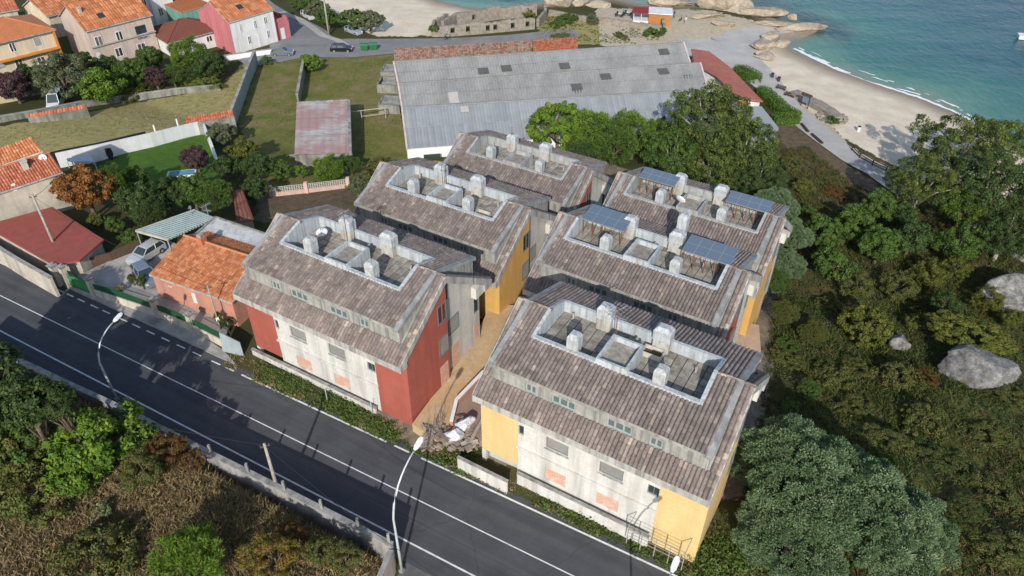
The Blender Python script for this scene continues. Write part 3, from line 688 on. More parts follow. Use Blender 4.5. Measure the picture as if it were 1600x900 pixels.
# extra tall flue behind the right rear chimney of block F
chimney(BT['F'], 2.25, 3.7, .95, .9, 2.3, .5)

# solar panels, dish, aerials: things that stand on the roofs
pv_m, nt, bs = newmat('solar_glass'); bs.inputs['Base Color'].default_value = (.12, .165, .22, 1); bs.inputs['Roughness'].default_value = .35; bs.inputs['Specular IOR Level'].default_value = .6
alu_m = M('aluminium', (.4, .42, .44), (.32, .34, .36), 3, .45, metal=.3, bmp=0)
rust_m = M('rusty_steel', (.25, .09, .045), (.14, .05, .03), 5, .85)
def solar(k, x0, x1, y1, label):
    t = empty('solar_array', b2w(k, (x0+x1)/2, 1.2, -2.0), brz(k), label, 'solar panels', 'solar arrays on the roof terraces')
    W = (x1-x0)/2; g = .025; nc, nr = 4, 2; zA, zB = 2.15, 2.55; y0 = -1.2; y1 = y1-1.2
    for i in range(nc):
        for j in range(nr):
            a0 = -W+2*W*i/nc; a1 = -W+2*W*(i+1)/nc; f0 = j/nr; f1 = (j+1)/nr
            P = lambda a, f, dz=0: (a, y0+(y1-y0)*f, zA+(zB-zA)*f+dz)
            fr = MB(); vs = [P(a, f, z) for z in (-.06, 0) for f in (f0, f1) for a in (a0, a1)]
            fr.add(vs, [(0, 2, 3, 1), (4, 5, 7, 6), (0, 1, 5, 4), (2, 6, 7, 3), (0, 4, 6, 2), (1, 3, 7, 5)])
            po = fr.build('panel', alu_m, t, S)
            e = g/abs(a1-a0); pg = MB(); gy_ = g/(abs(y1-y0))
            pg.quad(P(a0+g, f0+gy_, .008), P(a1-g, f0+gy_, .008), P(a1-g, f1-gy_, .008), P(a0+g, f1-gy_, .008)); pg.build('panel_glass', pv_m, po, S)
    r = MB()
    for a in np.linspace(-W+.3, W-.3, 5):
        r.bar((a, y0+.1, 0), (a, y0+.1, zA-.06), .07); r.bar((a, y1-.1, .9), (a, y1-.1, zB-.06), .07); r.bar((a, y0+.1, zA-.1), (a, y1-.1, zB-.1), .06); r.bar((a, y0+.1, .3), (a, y1-.3, zB-.2), .05)
    r.bar((-W, y0+.1, zA-.1), (W, y0+.1, zA-.1), .07); r.build('support_frame', rust_m, t, S)
solar('F', -8.3, -3.1, 2.85, 'bank of blue solar panels at the left end of the white-parapeted terrace')
solar('F', 3.6, 8.9, 2.85, 'bank of blue solar panels at the right end of the white-parapeted terrace')
solar('E', -7.9, -3.1, 2.2, 'bank of solar panels nearest the eucalyptus trunk, left end of the grey terrace')
solar('E', 3.4, 8.6, 2.2, 'bank of solar panels nearest the silvery trees, right end of the grey terrace')
def dish(loc, rz, r, label, tilt=.5):
    t = empty('satellite_dish', loc, rz, label, 'satellite dish', 'white satellite dishes'); m_ = MB(); n = 20
    vs = [(0, 0, 0)]; fs = []
    for k, rr_ in enumerate((.35, .7, 1)):
        vs += [(math.cos(2*math.pi*i/n)*rr_*r, math.sin(2*math.pi*i/n)*rr_*r, rr_*rr_*r*.22) for i in range(n)]
    fs = [(0, 1+i, 1+(i+1) % n) for i in range(n)]+[(1+k*n+i, 1+(k+1)*n+i, 1+(k+1)*n+(i+1) % n, 1+k*n+(i+1) % n) for k in range(2) for i in range(n)]
    Mx = Matrix.Translation((0, 0, r*1.25)) @ Matrix.Rotation(tilt, 4, 'X')
    m_.add([tuple(Mx @ Vector(v)) for v in vs], fs); o = m_.build('reflector', white_paint, t, smooth=True)
    md = o.modifiers.new('thick', 'SOLIDIFY'); md.thickness = .02
    q = MB(); q.tube([(0, 0, 0), (0, .05, r*1.2)], .03, 8); q.build('mast', alu_m, t)
    q = MB(); q.bar((0, -r*.5, r*.9), tuple(Mx @ Vector((0, 0, r*.9))), .025); q.box(-.05, .05, -.05, .05, -.05, .05, M=Matrix.Translation(Mx @ Vector((0, 0, r*.9)))); q.build('receiver_arm', alu_m, t)
    return t
white_paint = M('white_paint', (.78, .78, .76), (.66, .66, .64), 2, .6, bmp=0)
dish(b2w('D', -5.7, .9, -2.0), -.2, .52, 'white satellite dish lying back on the terrace of the red-ended block', .25)
dish(b2w('E', -1.5, -2.2, -.95), 2.4, .55, 'white satellite dish on the stair housing of the block under the eucalyptus', 1.15)
def yagi(loc, rz, h, label, mast=rust_m, big=1.0):
    t = empty('television_aerial', loc, rz, label, 'aerial', 'television aerials on the roofs')
    q = MB(); q.tube([(0, 0, 0), (0, 0, h)], .035, 6); q.build('mast', mast, t)
    q = MB()
    for (z, a, L) in ((h-.1, .3, 1.1), (h-.75, -.9, .9)):
        c, s_ = math.cos(a), math.sin(a); q.bar((-c*L*.5*big, -s_*L*.5*big, z), (c*L*.5*big, s_*L*.5*big, z+.1), .04)
        for k in range(6):
            f = (k/5-.5)*L*big; w = (.38-.03*k)*big; q.bar((c*f-s_*w, s_*f+c*w, z+.04), (c*f+s_*w, s_*f-c*w, z+.04), .022)
    q.build('antenna_array', alu_m, t); return t
yagi(b2w('D', -1.5, .3, -1), .4, 3.4, 'rusty aerial mast rising from the stair housing of the red-ended block')
yagi(b2w('G', -1.5, .6, -2.0), .3, 3.5, 'large tangled aerial on a rusty pole on the pale yellow block', big=1.5)
yagi(b2w('B', -1.6, .3, -1), .8, 2.6, 'thin aerial mast on the terrace of the ochre block in the left row', big=.3)
yagi(b2w('A', -3.2, 2.0, .8), .8, 1.0, 'small aerial on a vent of the farthest block', big=.6)
# shallow boxes left open on two terraces
def hatch(k, x, y, label, m_):
    t = empty('open_crate', b2w(k, x, y, -2.0), brz(k), label, 'crate', 'open wooden crates on the terraces')
    q = MB(); q.box(-.75, .75, -.45, -.4, 0, .45); q.box(-.75, .75, .4, .45, 0, .45); q.box(-.75, -.7, -.4, .4, 0, .45); q.box(.7, .75, -.4, .4, 0, .45); q.build('side', M('crate_'+k, (.6, .58, .52)), t)
    q = MB(); q.box(-.7, .7, -.4, .4, .02, .1); q.build('base', m_, t)
wood_o = M('orange_wood', (.42, .24, .07), (.2, .1, .03), 3, .8)
hatch('G', 1.9, 1.3, 'shallow open crate with dark brown inside beside a vent on the pale yellow block', M('brown_inside', (.13, .085, .03), (.06, .04, .02)))
hatch('B', 5.4, -1.6, 'orange-brown shallow crate on the terrace of the ochre block in the left row', wood_o)
# ------------------------------------------------------------------ houses of the village and of the roadside compound
orange_tile = tilemat('orange_tile', [(0, (.38, .13, .055)), (.5, (.5, .18, .075)), (1, (.6, .27, .14))], dark=(.2, .1, .05), lich=.3)
brown_tile = tilemat('brown_tile', [(0, (.17, .065, .045)), (.5, (.21, .08, .055)), (1, (.26, .11, .08))], dark=(.1, .05, .04), lich=.1)
red_tile = tilemat('red_tile', [(0, (.36, .1, .055)), (.5, (.46, .15, .08)), (1, (.55, .22, .13))], dark=(.2, .08, .05), lich=.3)
def plain(name, c, k=.85, **kw): return M(name, c, tuple(v*k for v in c), .6, .85, .3, .65, streak=1.5, streak_c=tuple(v*.72 for v in c), bmp=.1, **kw)
beige_w = plain('beige_render', (.58, .47, .4)); cream_w = plain('cream_render', (.68, .58, .42)); white_w = plain('white_render', (.78, .77, .76)); pink_w = plain('pink_render', (.56, .19, .2))
teal_w = plain('teal_render', (.17, .36, .29)); oldcream_w = M('old_cream_render', (.6, .54, .44), (.45, .41, .34), .5, .9, streak=.9, streak_c=(.34, .32, .28), dirt=(.25, .23, .2))
salmon_w = M('salmon_render', (.58, .27, .19), (.48, .22, .15), .7, .9, streak=1.5, streak_c=(.36, .2, .15)); orange_trim = plain('orange_trim', (.62, .25, .05)); stone_w = M('granite_masonry', (.34, .3, .25), (.2, .175, .145), 1.6, .95, bmp=.8)
conc_wall = M('concrete_wall', (.4, .39, .37), (.24, .235, .22), .9, .92, streak=1.2, streak_c=(.15, .15, .14)); white_frame = plain('white_frame', (.8, .8, .8)); blind_m = plain('white_blind', (.7, .7, .7))
def corr(mb, A, B, C, D, per=.3, amp=.05, rows=1, seed=1, up=Vector((0, 0, 1))):
    """corrugated sheet between top edge A-B and bottom edge D-C"""
    A, B, C, D = [Vector(p) for p in (A, B, C, D)]; rr = random.Random(seed)
    n = max(2, round((B-A).length/per)); prof = [(0, -1), (.25, .2), (.5, 1), (.75, .2)]
    for j in range(rows):
        f0, f1 = j/rows, (j+1)/rows; top = []; bot = []
        for i in range(n+1):
            for (px_, ph) in (prof if i < n else [(0, -1)]):
                u = (i+px_)/n; t_ = A.lerp(B, u); b_ = D.lerp(C, u)
                top.append(t_.lerp(b_, f0)+up*(ph*amp)); bot.append(t_.lerp(b_, f1)+up*(ph*amp+(.03 if rows > 1 else 0)))
        m_ = len(top); base = len(mb.v); mb.v += [tuple(p) for p in top+bot]
        cur = 0
        for i in range(m_-1):
            if i % 4 == 0: cur = rr.random()
            mb.f.append((base+i, base+m_+i, base+m_+i+1, base+i+1)); mb.m.append(0); mb.t.append(cur)
def house(name, label, p1, p2, ze, depth, rise, roof, wall, roofm, zg=None, wins=(), over=.4, group=None, cat='house', tilegeo=False, chim=(), skylights=(), parent_extra=None, right_wall=None, ridge_at=.5):
    A = at(p1[0], p1[1], ze); B = at(p2[0], p2[1], ze); w = math.hypot(B[0]-A[0], B[1]-A[1]); ang = math.atan2(B[1]-A[1], B[0]-A[0])
    c, s_ = math.cos(ang), math.sin(ang)
    if zg is None: zg = float(min(height(A[0], A[1])[0], height(B[0], B[1])[0]))
    t = empty(name, (A[0], A[1], zg), ang, label, cat, group); H = ze-zg
    def hit(u, v, face):
        d = ray(u, v); O = np.array([0, 0, CZ]); o = np.array([(O[0]-A[0])*c+(O[1]-A[1])*s_, -(O[0]-A[0])*s_+(O[1]-A[1])*c, CZ-zg]); D = np.array([d[0]*c+d[1]*s_, -d[0]*s_+d[1]*c, d[2]])
        k = {'F': lambda: -o[1]/D[1], 'L': lambda: -o[0]/D[0], 'R': lambda: (w-o[0])/D[0]}[face]()
        q = o+D*k; return (q[0] if face == 'F' else q[1]), q[2]
    b = MB(); eps = .0
    b.prism([(0, 0), (w, 0), (w, depth), (0, depth)], -2.5, H)
    ry = depth*ridge_at
    if roof == 'gable': b.extr([(0, H), (depth, H), (ry, H+rise-.02)], 0, w)
    b.build('wall', wall, t)
    r = MB(); o_ = over
    if roof == 'gable':
        k = rise/ry; kb = rise/(depth-ry); zt = H+rise+.1
        F_ = ((-o_, ry, zt), (w+o_, ry, zt), (w+o_, -o_, H+.1-k*o_), (-o_, -o_, H+.1-k*o_)); Bk = ((w+o_, ry, zt), (-o_, ry, zt), (-o_, depth+o_, H+.1-kb*o_), (w+o_, depth+o_, H+.1-kb*o_))
        for q in (F_, Bk):
            if tilegeo: corr(r, *q, per=.3, amp=.045, rows=max(1, int(ry/.4)))
            else: corr(r, *q, per=.5, amp=.03, rows=6)
            n0 = len(r.v); r.add([tuple(Vector(p)-Vector((0, 0, .09))) for p in q]+[tuple(Vector(p)-Vector((0, 0, .22))) for p in q], [(0, 1, 2, 3), (7, 6, 5, 4), (0, 4, 5, 1), (1, 5, 6, 2), (2, 6, 7, 3), (3, 7, 4, 0)], 1)
        r.tube([(-o_, ry, zt+.03), (w+o_, ry, zt+.03)], .13, 6)
    elif roof == 'hip':
        m_ = min(w, depth)/2+o_; x0, x1, y0, y1 = -o_, w+o_, -o_, depth+o_
        if w >= depth: R1, R2 = (x0+m_, (y0+y1)/2, H+rise), (x1-m_, (y0+y1)/2, H+rise)
        else: R1, R2 = ((x0+x1)/2, y0+m_, H+rise), ((x0+x1)/2, y1-m_, H+rise)
        c0, c1, c2, c3 = (x0, y0, H), (x1, y0, H), (x1, y1, H), (x0, y1, H)
        if w >= depth: r.add([c0, c1, R2, R1], [(0, 1, 2, 3)]); r.add([c1, c2, R2], [(0, 1, 2)]); r.add([c2, c3, R1, R2], [(0, 1, 2, 3)]); r.add([c3, c0, R1], [(0, 1, 2)])
        else: r.add([c0, c1, R1], [(0, 1, 2)]); r.add([c1, c2, R2, R1], [(0, 1, 2, 3)]); r.add([c2, c3, R2], [(0, 1, 2)]); r.add([c3, c0, R1, R2], [(0, 1, 2, 3)])
        r.box(x0, x1, y0, y1, H-.18, H-.02, 1)
        for a_, b_ in ((c0, R1), (c1, R1 if w < depth else R2), (R1, R2)): r.tube([a_, b_], .11, 6)
    elif roof == 'flat':
        r.box(-o_, w+o_, -o_, depth+o_, H, H+.18, 0)
    r.build('roof', [roofm, eave_m], t)
    for i, (face, u0, v0, u1, v1, kind) in enumerate(wins):
        a0, za = hit(u0, v0, face); a1, zb_ = hit(u1, v1, face)
        T = {'F': lambda a, z, d: (a, -.05+d, z), 'L': lambda a, z, d: (-.05+d, a, z), 'R': lambda a, z, d: (w+.05-d, a, z)}[face]
        a0, a1 = sorted((a0, a1)); zb_, za = sorted((za, zb_))
        if kind == 'door':
            d_ = MB(); v8 = [T(a, z, d) for d in (0, .05) for z in (0, za) for a in (a0, a1)]; d_.add(v8, [(0, 1, 3, 2), (0, 4, 5, 1), (2, 3, 7, 6), (0, 2, 6, 4), (1, 5, 7, 3)]); d_.build('door', white_frame, t)
        elif kind == 'dark':
            d_ = MB(); v8 = [T(a, z, d) for d in (.02, .1) for z in (zb_, za) for a in (a0, a1)]; d_.add(v8, [(0, 1, 3, 2), (0, 4, 5, 1), (2, 3, 7, 6), (0, 2, 6, 4), (1, 5, 7, 3)]); d_.build('balcony_opening', glass_m, t)
            bl = MB(); bl.bar(T(a0, zb_+.9, -.12), T(a1, zb_+.9, -.12), .06); bl.bar(T(a0, zb_+.45, -.12), T(a1, zb_+.45, -.12), .04)
            for k in range(9): f = a0+(a1-a0)*k/8; bl.bar(T(f, zb_, -.12), T(f, zb_+.9, -.12), .03)
            bl.build('railing', white_frame, t)
        else:
            window(t, T, a0, a1, zb_, za, 'shutter' if kind == 'blind' else 'sash', 2, 1.0, .12, (white_frame, glass_m))
    for (x, y, h) in chim:
        m_ = MB(); m_.box(x-.3, x+.3, y-.3, y+.3, H-.3, H+rise*(1-abs(y-ry)/max(ry, .1))+h); m_.box(x-.38, x+.38, y-.38, y+.38, H+rise*(1-abs(y-ry)/max(ry, .1))+h, H+rise*(1-abs(y-ry)/max(ry, .1))+h+.12); m_.build('chimney', oldcream_w, t)
    for (x, y) in skylights:
        z = H+.16+rise*(y/ry); k = rise/ry; m_ = MB(); m_.add([(x-.6, y-.5, z-.5*k), (x+.6, y-.5, z-.5*k), (x+.6, y+.5, z+.5*k), (x-.6, y+.5, z+.5*k), (x-.6, y-.5, z-.5*k-.1), (x+.6, y-.5, z-.5*k-.1), (x+.6, y+.5, z+.5*k-.1), (x-.6, y+.5, z+.5*k-.1)], [(0, 1, 2, 3), (0, 4, 5, 1), (1, 5, 6, 2), (2, 6, 7, 3), (3, 7, 4, 0)]); m_.build('skylight', glass_m, t)
    t['w'] = w; return t, w, H
VG = 'houses of the seaside village'
h1, w, H = house('village_house', 'cream house with orange hipped roof and orange corner trim, cut by the left frame edge', (-38, 74), (80, 46), 1.6, 10.5, 2.2, 'hip', cream_w, orange_tile, wins=[('F', 12, 68, 28, 80, 'sash'), ('F', 50, 59, 68, 71, 'blind'), ('F', 21, 94, 39, 104, 'sash'), ('F', 56, 90, 73, 97, 'sash')], group=VG, over=.6)
b = MB(); b.box(-.5, w+.25, -.9, -.01, H-3.25, H-3.05); b.box(w-.05, w+.3, -.5, .12, -1, H-.05); b.build('orange_trim', orange_trim, h1)
h2, w, H = house('village_house', 'large pinkish beige two storey house with orange gable roof and white framed windows', (134, 47), (234, 22), 1.8, 11, 3.1, 'gable', beige_w, orange_tile, wins=[('F', 146, 58, 163, 71, 'sash'), ('F', 179, 50, 194, 62, 'sash'), ('F', 210, 42, 232, 58, 'dark'), ('F', 150, 83, 161, 95, 'door'), ('F', 178, 76, 194, 87, 'sash'), ('F', 213, 69, 230, 79, 'sash')], group=VG, skylights=[(3.9, 1.9)], chim=[(1.2, 3.6, .8)], over=.35)
b = MB(); b.box(-.1, w+.15, -.25, -.01, H-3.3, H-3.1); b.build('string_course', conc, h2)
h3, w, H = house('village_house', 'low white house with chocolate brown hipped roof between the beige and the pink houses', (263, 66), (344, 45), -2.3, 9.5, 2.0, 'hip', white_w, brown_tile, wins=[('F', 268, 70, 277, 83, 'blind'), ('F', 321, 57, 333, 64, 'sash'), ('F', 290, 64, 306, 72, 'blind')], group=VG, over=.5)
h4, w, H = house('village_house', 'white fronted house with orange roof and deep pink side walls by the street corner', (357, 34), (425, 14), .8, 10, 2.6, 'gable', white_w, orange_tile, wins=[('F', 373, 38, 380, 50, 'sash'), ('F', 395, 33, 403, 44, 'sash'), ('F', 411, 27, 419, 37, 'sash'), ('F', 373, 63, 378, 77, 'door'), ('F', 386, 57, 394, 68, 'sash'), ('F', 402, 53, 408, 68, 'door'), ('F', 416, 48, 424, 59, 'sash')], group=VG, skylights=[(4.2, 2.2)], over=.25)
b = MB(); b.box(-.12, -.01, -.05, 10.05, -2.5, H); b.extr([(-.05, H), (10.05, H), (5, H+2.55)], -.12, -.01); b.box(w+.01, w+.12, -.05, 10.05, -2.5, H); b.extr([(-.05, H), (10.05, H), (5, H+2.55)], w+.01, w+.12); b.build('side_wall', pink_w, h4)
b = MB(); b.box(w+.13, w+3.6, .6, 9, -2.5, 3.3); b.box(w+3.35, w+3.6, .6, 9, 3.3, 4.1); b.box(w+.13, w+3.6, .6, .85, 3.3, 4.1); b.build('annex', pink_w, h4)
b = MB(); b.box(w+1.4, w+2.3, .54, .6, 0, 2.2); b.build('door', white_frame, h4)
h5, w, H = house('village_house', 'teal green house wall rising behind the chocolate brown roof', (283, 20), (330, 8), .2, 9, 1.2, 'flat', teal_w, orange_tile, group=VG, over=.1)
h6, w, H = house('village_house', 'narrow white three storey house behind the beige one', (233, -6), (266, -14), 2.5, 8, 1.5, 'gable', white_w, orange_tile, wins=[('F', 246, 13, 257, 24, 'sash'), ('F', 220, 0, 230, 8, 'sash')], group=VG)
h7, w, H = house('village_house', 'orange roofed cream house seen behind and left of the large beige house', (74, 24), (128, 9), -.5, 9, 2.3, 'gable', cream_w, orange_tile, group=VG)
h8, w, H = house('village_house', 'red roofed house at the very top left corner', (-70, 30), (25, 13), 0, 9, 2.4, 'gable', oldcream_w, red_tile, group=VG)
h9, w, H = house('village_house', 'small house with brick red gable roof between the white and teal houses', (262, 22), (284, 15), -1.8, 5, 1.4, 'gable', white_w, red_tile, group=VG)
h10, w, H = house('village_house', 'orange roofed house cut by the top edge above the pink sided house', (285, -6), (330, -14), .8, 8, 2, 'gable', white_w, orange_tile, group=VG)

# roadside compound -----------------------------------------------------
t = house('bungalow', 'salmon pink bungalow with bright orange tiled roof next to the red ended block', (237, 428), (362, 471), 3.45, 8.2, 1.35, 'gable', salmon_w, orange_tile, zg=.5, wins=[('F', 263, 446, 269, 449, 'sash'), ('F', 299, 457, 309, 474, 'sash')], over=.2, tilegeo=True, ridge_at=.62)
bung, bw, bh = t
b = MB(); b.box(2.0, 2.75, 4.6, 5.3, bh, bh+2.1); b.build('chimney', plain('terracotta', (.55, .2, .1)), bung); b = MB(); b.box(2.1, 2.65, 4.7, 5.2, bh+2.1, bh+2.45); b.build('chimney_cap', conc_wall, bung)
# white flat roofed annexe behind it and green metal canopy
def slab_px(px, z, th, mb, mi=0):
    P = [at(u, v, z)[:2] for u, v in px]; mb.prism([tuple(p) for p in P], z-th, z, mi); return P
def at_t(px): return at(px[0], px[1], px[2])
O = at(345, 352, 3.6); an = empty('annexe', (O[0], O[1], .3), 0, 'flat roofed annexe with chalky white weathered roof behind the orange roofed bungalow', 'outbuilding')
def loc_mesh(name, mat, parent, fn):
    mb = MB(); fn(mb); o = Vector(parent.location); mb.v = [(v[0]-o.x, v[1]-o.y, v[2]-o.z) for v in mb.v]; return mb.build(name, mat, parent)
rpx = [(300, 372), (336, 340), (420, 368), (470, 392), (452, 430), (388, 402)]
loc_mesh('wall', salmon_w, an, lambda m_: slab_px([(303, 372), (336, 344), (465, 392), (448, 425), (388, 399)], 3.4, 3.4, m_))
loc_mesh('roof', M('chalky_roof', (.66, .66, .64), (.42, .42, .41), 1.4, .9, .35, .6, dirt=(.33, .33, .32)), an, lambda m_: slab_px(rpx, 3.6, .2, m_))
def rim(m_):
    P = [at(u, v, 3.6) for u, v in rpx]
    for a_, b_ in zip(P, P[1:]+P[:1]): m_.bar((a_[0], a_[1], 3.68), (b_[0], b_[1], 3.68), .22, .16)
loc_mesh('parapet', conc_wall, an, rim)
O = at(265, 350, 3.3); cn = empty('carport', (O[0], O[1], .2), 0, 'pale green corrugated metal canopy over the parked cars', 'carport')
def canopy(m_):
    A_, B_, C_, D_ = at(212, 360, 2.9), at(305, 327, 3.5), at(338, 340, 3.5), at(263, 374, 2.9)
    corr(m_, A_, B_, C_, D_, per=.35, amp=.03)
    corr(m_, *[p-np.array([0, 0, .14]) for p in (D_, C_, B_, A_)], per=.35, amp=.03)
loc_mesh('roof', M('green_sheet', (.36, .43, .4), (.28, .34, .32), 1, .5, metal=.2, bmp=.1), cn, canopy)
loc_mesh('fascia', oldcream_w, cn, lambda m_: (m_.bar(tuple(at(212, 361, 2.8)), tuple(at(263, 375, 2.8)), .12, .25), m_.bar(tuple(at(212, 361, 2.8)), tuple(at(305, 328, 3.4)), .12, .22)))
for u, v in ((214, 362), (262, 375), (303, 330)):
    q = at(u, v, 2.8); loc_mesh('post', conc_wall, cn, lambda m_: m_.bar((q[0], q[1], 0), (q[0], q[1], 2.8), .14))
# red felt roofed shed
P4 = [(-25, 352), (82, 323), (162, 374), (124, 407), (84, 414)]
O = at(70, 370, 2.5); sh = empty('flat_roofed_shed', (O[0], O[1], .2), 0, 'long shed with a flat brick red roof behind the cream road wall', 'shed')
loc_mesh('wall', oldcream_w, sh, lambda m_: slab_px([(-22, 355), (80, 326), (157, 375), (122, 404), (84, 410)], 2.35, 2.5, m_))
loc_mesh('roof', M('red_felt', (.33, .085, .065), (.27, .07, .055), .8, .85, bmp=.1, dirt=(.2, .07, .055)), sh, lambda m_: slab_px(P4, 2.55, .2, m_))
# old cream house at the left edge
ch, w, H = house('old_house', 'weathered cream house with one tiny dark window left of the brown autumn tree', (-60, 318), (93, 268), 5.4, 5.0, 1.3, 'gable', oldcream_w, red_tile, zg=.3, wins=[('F', 17, 288, 28, 297, 'sash')], over=.25, tilegeo=True, chim=[(7.3, 1.6, .9)])
dish(at(67, 247, 6.6)+np.array([0, 0, -.5]), .5, .42, 'small white dish at the roof edge of the weathered cream house', .9)
b = MB(); P_ = [at(-20, 238, 8.0), at(48, 214, 8.4), at(66, 236, 7.2), at(-10, 262, 6.9)]; o2 = empty('lean_to_roof', tuple(P_[0]-np.array([0, 0, 3])), 0, 'bright orange corrugated roof just above the chimney of the weathered cream house', 'roof')
def lt(m_): corr(m_, P_[0], P_[1], P_[2], P_[3], per=.3, amp=.04, rows=5)
loc_mesh('roof_sheet', orange_tile, o2, lt)
def lt2(m_): Q = [p-np.array([0, 0, .1]) for p in P_]; m_.prism([(p[0], p[1]) for p in Q], 0, [p[2] for p in Q])
loc_mesh('wall', oldcream_w, o2, lt2)
yb, w, H = house('tall_house', 'pale yellow wall of a house at the left frame edge beside the dry field', (-60, 125), (8, 104), 3.4, 9, 1.5, 'flat', plain('pale_yellow', (.78, .68, .42)), conc_wall, zg=-3.5, over=.1)
# small roof with brown tiles among the trees beside the soil patch
O = gp(380, 345); sb = empty('garden_shed', tuple(O), 0, 'garden shed with dark terracotta roof half hidden under the green garden trees', 'shed')
loc_mesh('wall', oldcream_w, sb, lambda m_: slab_px([(364, 302), (378, 298), (394, 340), (372, 345)], O[2]+2.2, 3, m_))
def sbr(m_): corr(m_, at(363, 298, O[2]+2.5), at(379, 295, O[2]+2.5), at(397, 343, O[2]+2.2), at(370, 348, O[2]+2.2), per=.3, amp=.04)
loc_mesh('roof', brown_tile, sb, sbr)

# ------------------------------------------------------------------ walls and fences
def wall_px(name, label, cat, px, h, th, mat, cap=None, group=None, z=None, top=None, parts=None):
    """wall whose foot follows photo points"""
    P = [gp(u, v) if z is None else at(u, v, z) for u, v in px]; C = densify(np.array(P), 3.0)
    t = empty(name, tuple(P[0]), 0, label, cat, group); o = np.array(P[0]); m_ = MB(); cp = MB()
    for a_, b_ in zip(C[:-1], C[1:]):
        d = (b_-a_)[:2]; L = np.hypot(*d); n_ = np.array([-d[1], d[0]])/L*th/2; a0, b0 = a_-o, b_-o
        q = [(a0[0]+n_[0], a0[1]+n_[1]), (a0[0]-n_[0], a0[1]-n_[1]), (b0[0]-n_[0], b0[1]-n_[1]), (b0[0]+n_[0], b0[1]+n_[1])]
        m_.prism(q, [a0[2]-1.2, a0[2]-1.2, b0[2]-1.2, b0[2]-1.2], [a0[2]+h, a0[2]+h, b0[2]+h, b0[2]+h])
        if cap:
            n2 = n_*1.35; q = [(a0[0]+n2[0], a0[1]+n2[1]), (a0[0]-n2[0], a0[1]-n2[1]), (b0[0]-n2[0], b0[1]-n2[1]), (b0[0]+n2[0], b0[1]+n2[1])]
            cp.prism(q, [a0[2]+h+.002, a0[2]+h+.002, b0[2]+h+.002, b0[2]+h+.002], [a0[2]+h+.1, a0[2]+h+.1, b0[2]+h+.1, b0[2]+h+.1])
    m_.build('wall_face' if cap else 'wall', mat, t)
    if cap: cp.build('coping', cap, t)
    return t, C, o
limew = M('limewash', (.85, .85, .85), (.76, .76, .75), .8, .85, streak=1, streak_c=(.66, .66, .65), bmp=.1)
oldconc = M('lichened_concrete', (.34, .34, .3), (.2, .2, .17), 1.1, .95, streak=1.2, streak_c=(.12, .12, .1), dirt=(.1, .11, .07))
greenw = M('greenish_render', (.33, .37, .35), (.25, .285, .27), .6, .9)
wall_px('field_wall', 'long low concrete wall between the village gardens and the dry field', 'wall', [(-10, 194), (60, 182), (130, 168), (200, 158), (280, 147), (345, 141)], 1.0, .3, oldconc, conc)
wall_px('field_wall', 'stone and concrete wall in front of the brown roofed and pink houses', 'wall', [(345, 96), (400, 88), (448, 82)], 1.0, .3, limew, conc)
wall_px('plot_wall', 'tall narrow grey green wall running from the village road down to the dry field', 'wall', [(402, 100), (390, 130), (378, 165), (366, 198)], 2.6, .35, greenw, conc)
wall_px('plot_wall', 'dark old wall ending at the rust streaked barn roof', 'wall', [(477, 108), (473, 130), (467, 166)], 2.0, .35, oldconc, conc)
wall_px('garden_wall', 'bright white wall on the far side of the green lawn', 'wall', [(95, 262), (160, 248), (240, 229), (318, 209)], 2.1, .22, limew)
wall_px('garden_wall', 'white wall along the right side of the green lawn under the climbing plants', 'wall', [(322, 209), (334, 240), (346, 274)], 1.8, .3, limew)
wall_px('balustrade_wall', 'pale pink low wall with lattice panels beside the bare soil', 'wall', [(425, 307), (480, 301), (545, 293)], .55, .25, plain('pink_plaster', (.68, .47, .4)))
lt_m = M('lattice', (.5, .48, .4), (.36, .35, .3), 3)
tt, C, o = wall_px('road_wall', 'weathered cream wall between the red flat roof and the road', 'wall', [(-40, 385), (-10, 400), (40, 432), (92, 462)], 2.3, .3, oldcream_w, conc_wall, z=.15)
# lattice on the balustrade
bal = bpy.data.objects['balustrade_wall']; Pb = [gp(u, v) for u, v in [(425, 307), (480, 301), (545, 293)]]; o = np.array(Pb[0])
for i in range(3):
    q = Pb[i]-o; m_ = MB(); m_.box(q[0]-.22, q[0]+.22, q[1]-.22, q[1]+.22, q[2]-.5, q[2]+1.55); m_.build('pillar', bal.children[0].data.materials[0], bal)
for i in range(2):
    m_ = MB(); A_, B_ = Pb[i]-o, Pb[i+1]-o; L = np.hypot(*(B_-A_)[:2]); n = int(L/.28)
    for k in range(n+1): q = A_+(B_-A_)*k/n; m_.bar((q[0], q[1], q[2]+.55), (q[0], q[1], q[2]+1.25), .07, .1)
    for z in (.62, .85, 1.08, 1.3): m_.bar((A_[0], A_[1], A_[2]+z), (B_[0], B_[1], B_[2]+z), .09, .07)
    m_.build('lattice_panel', lt_m, bal)
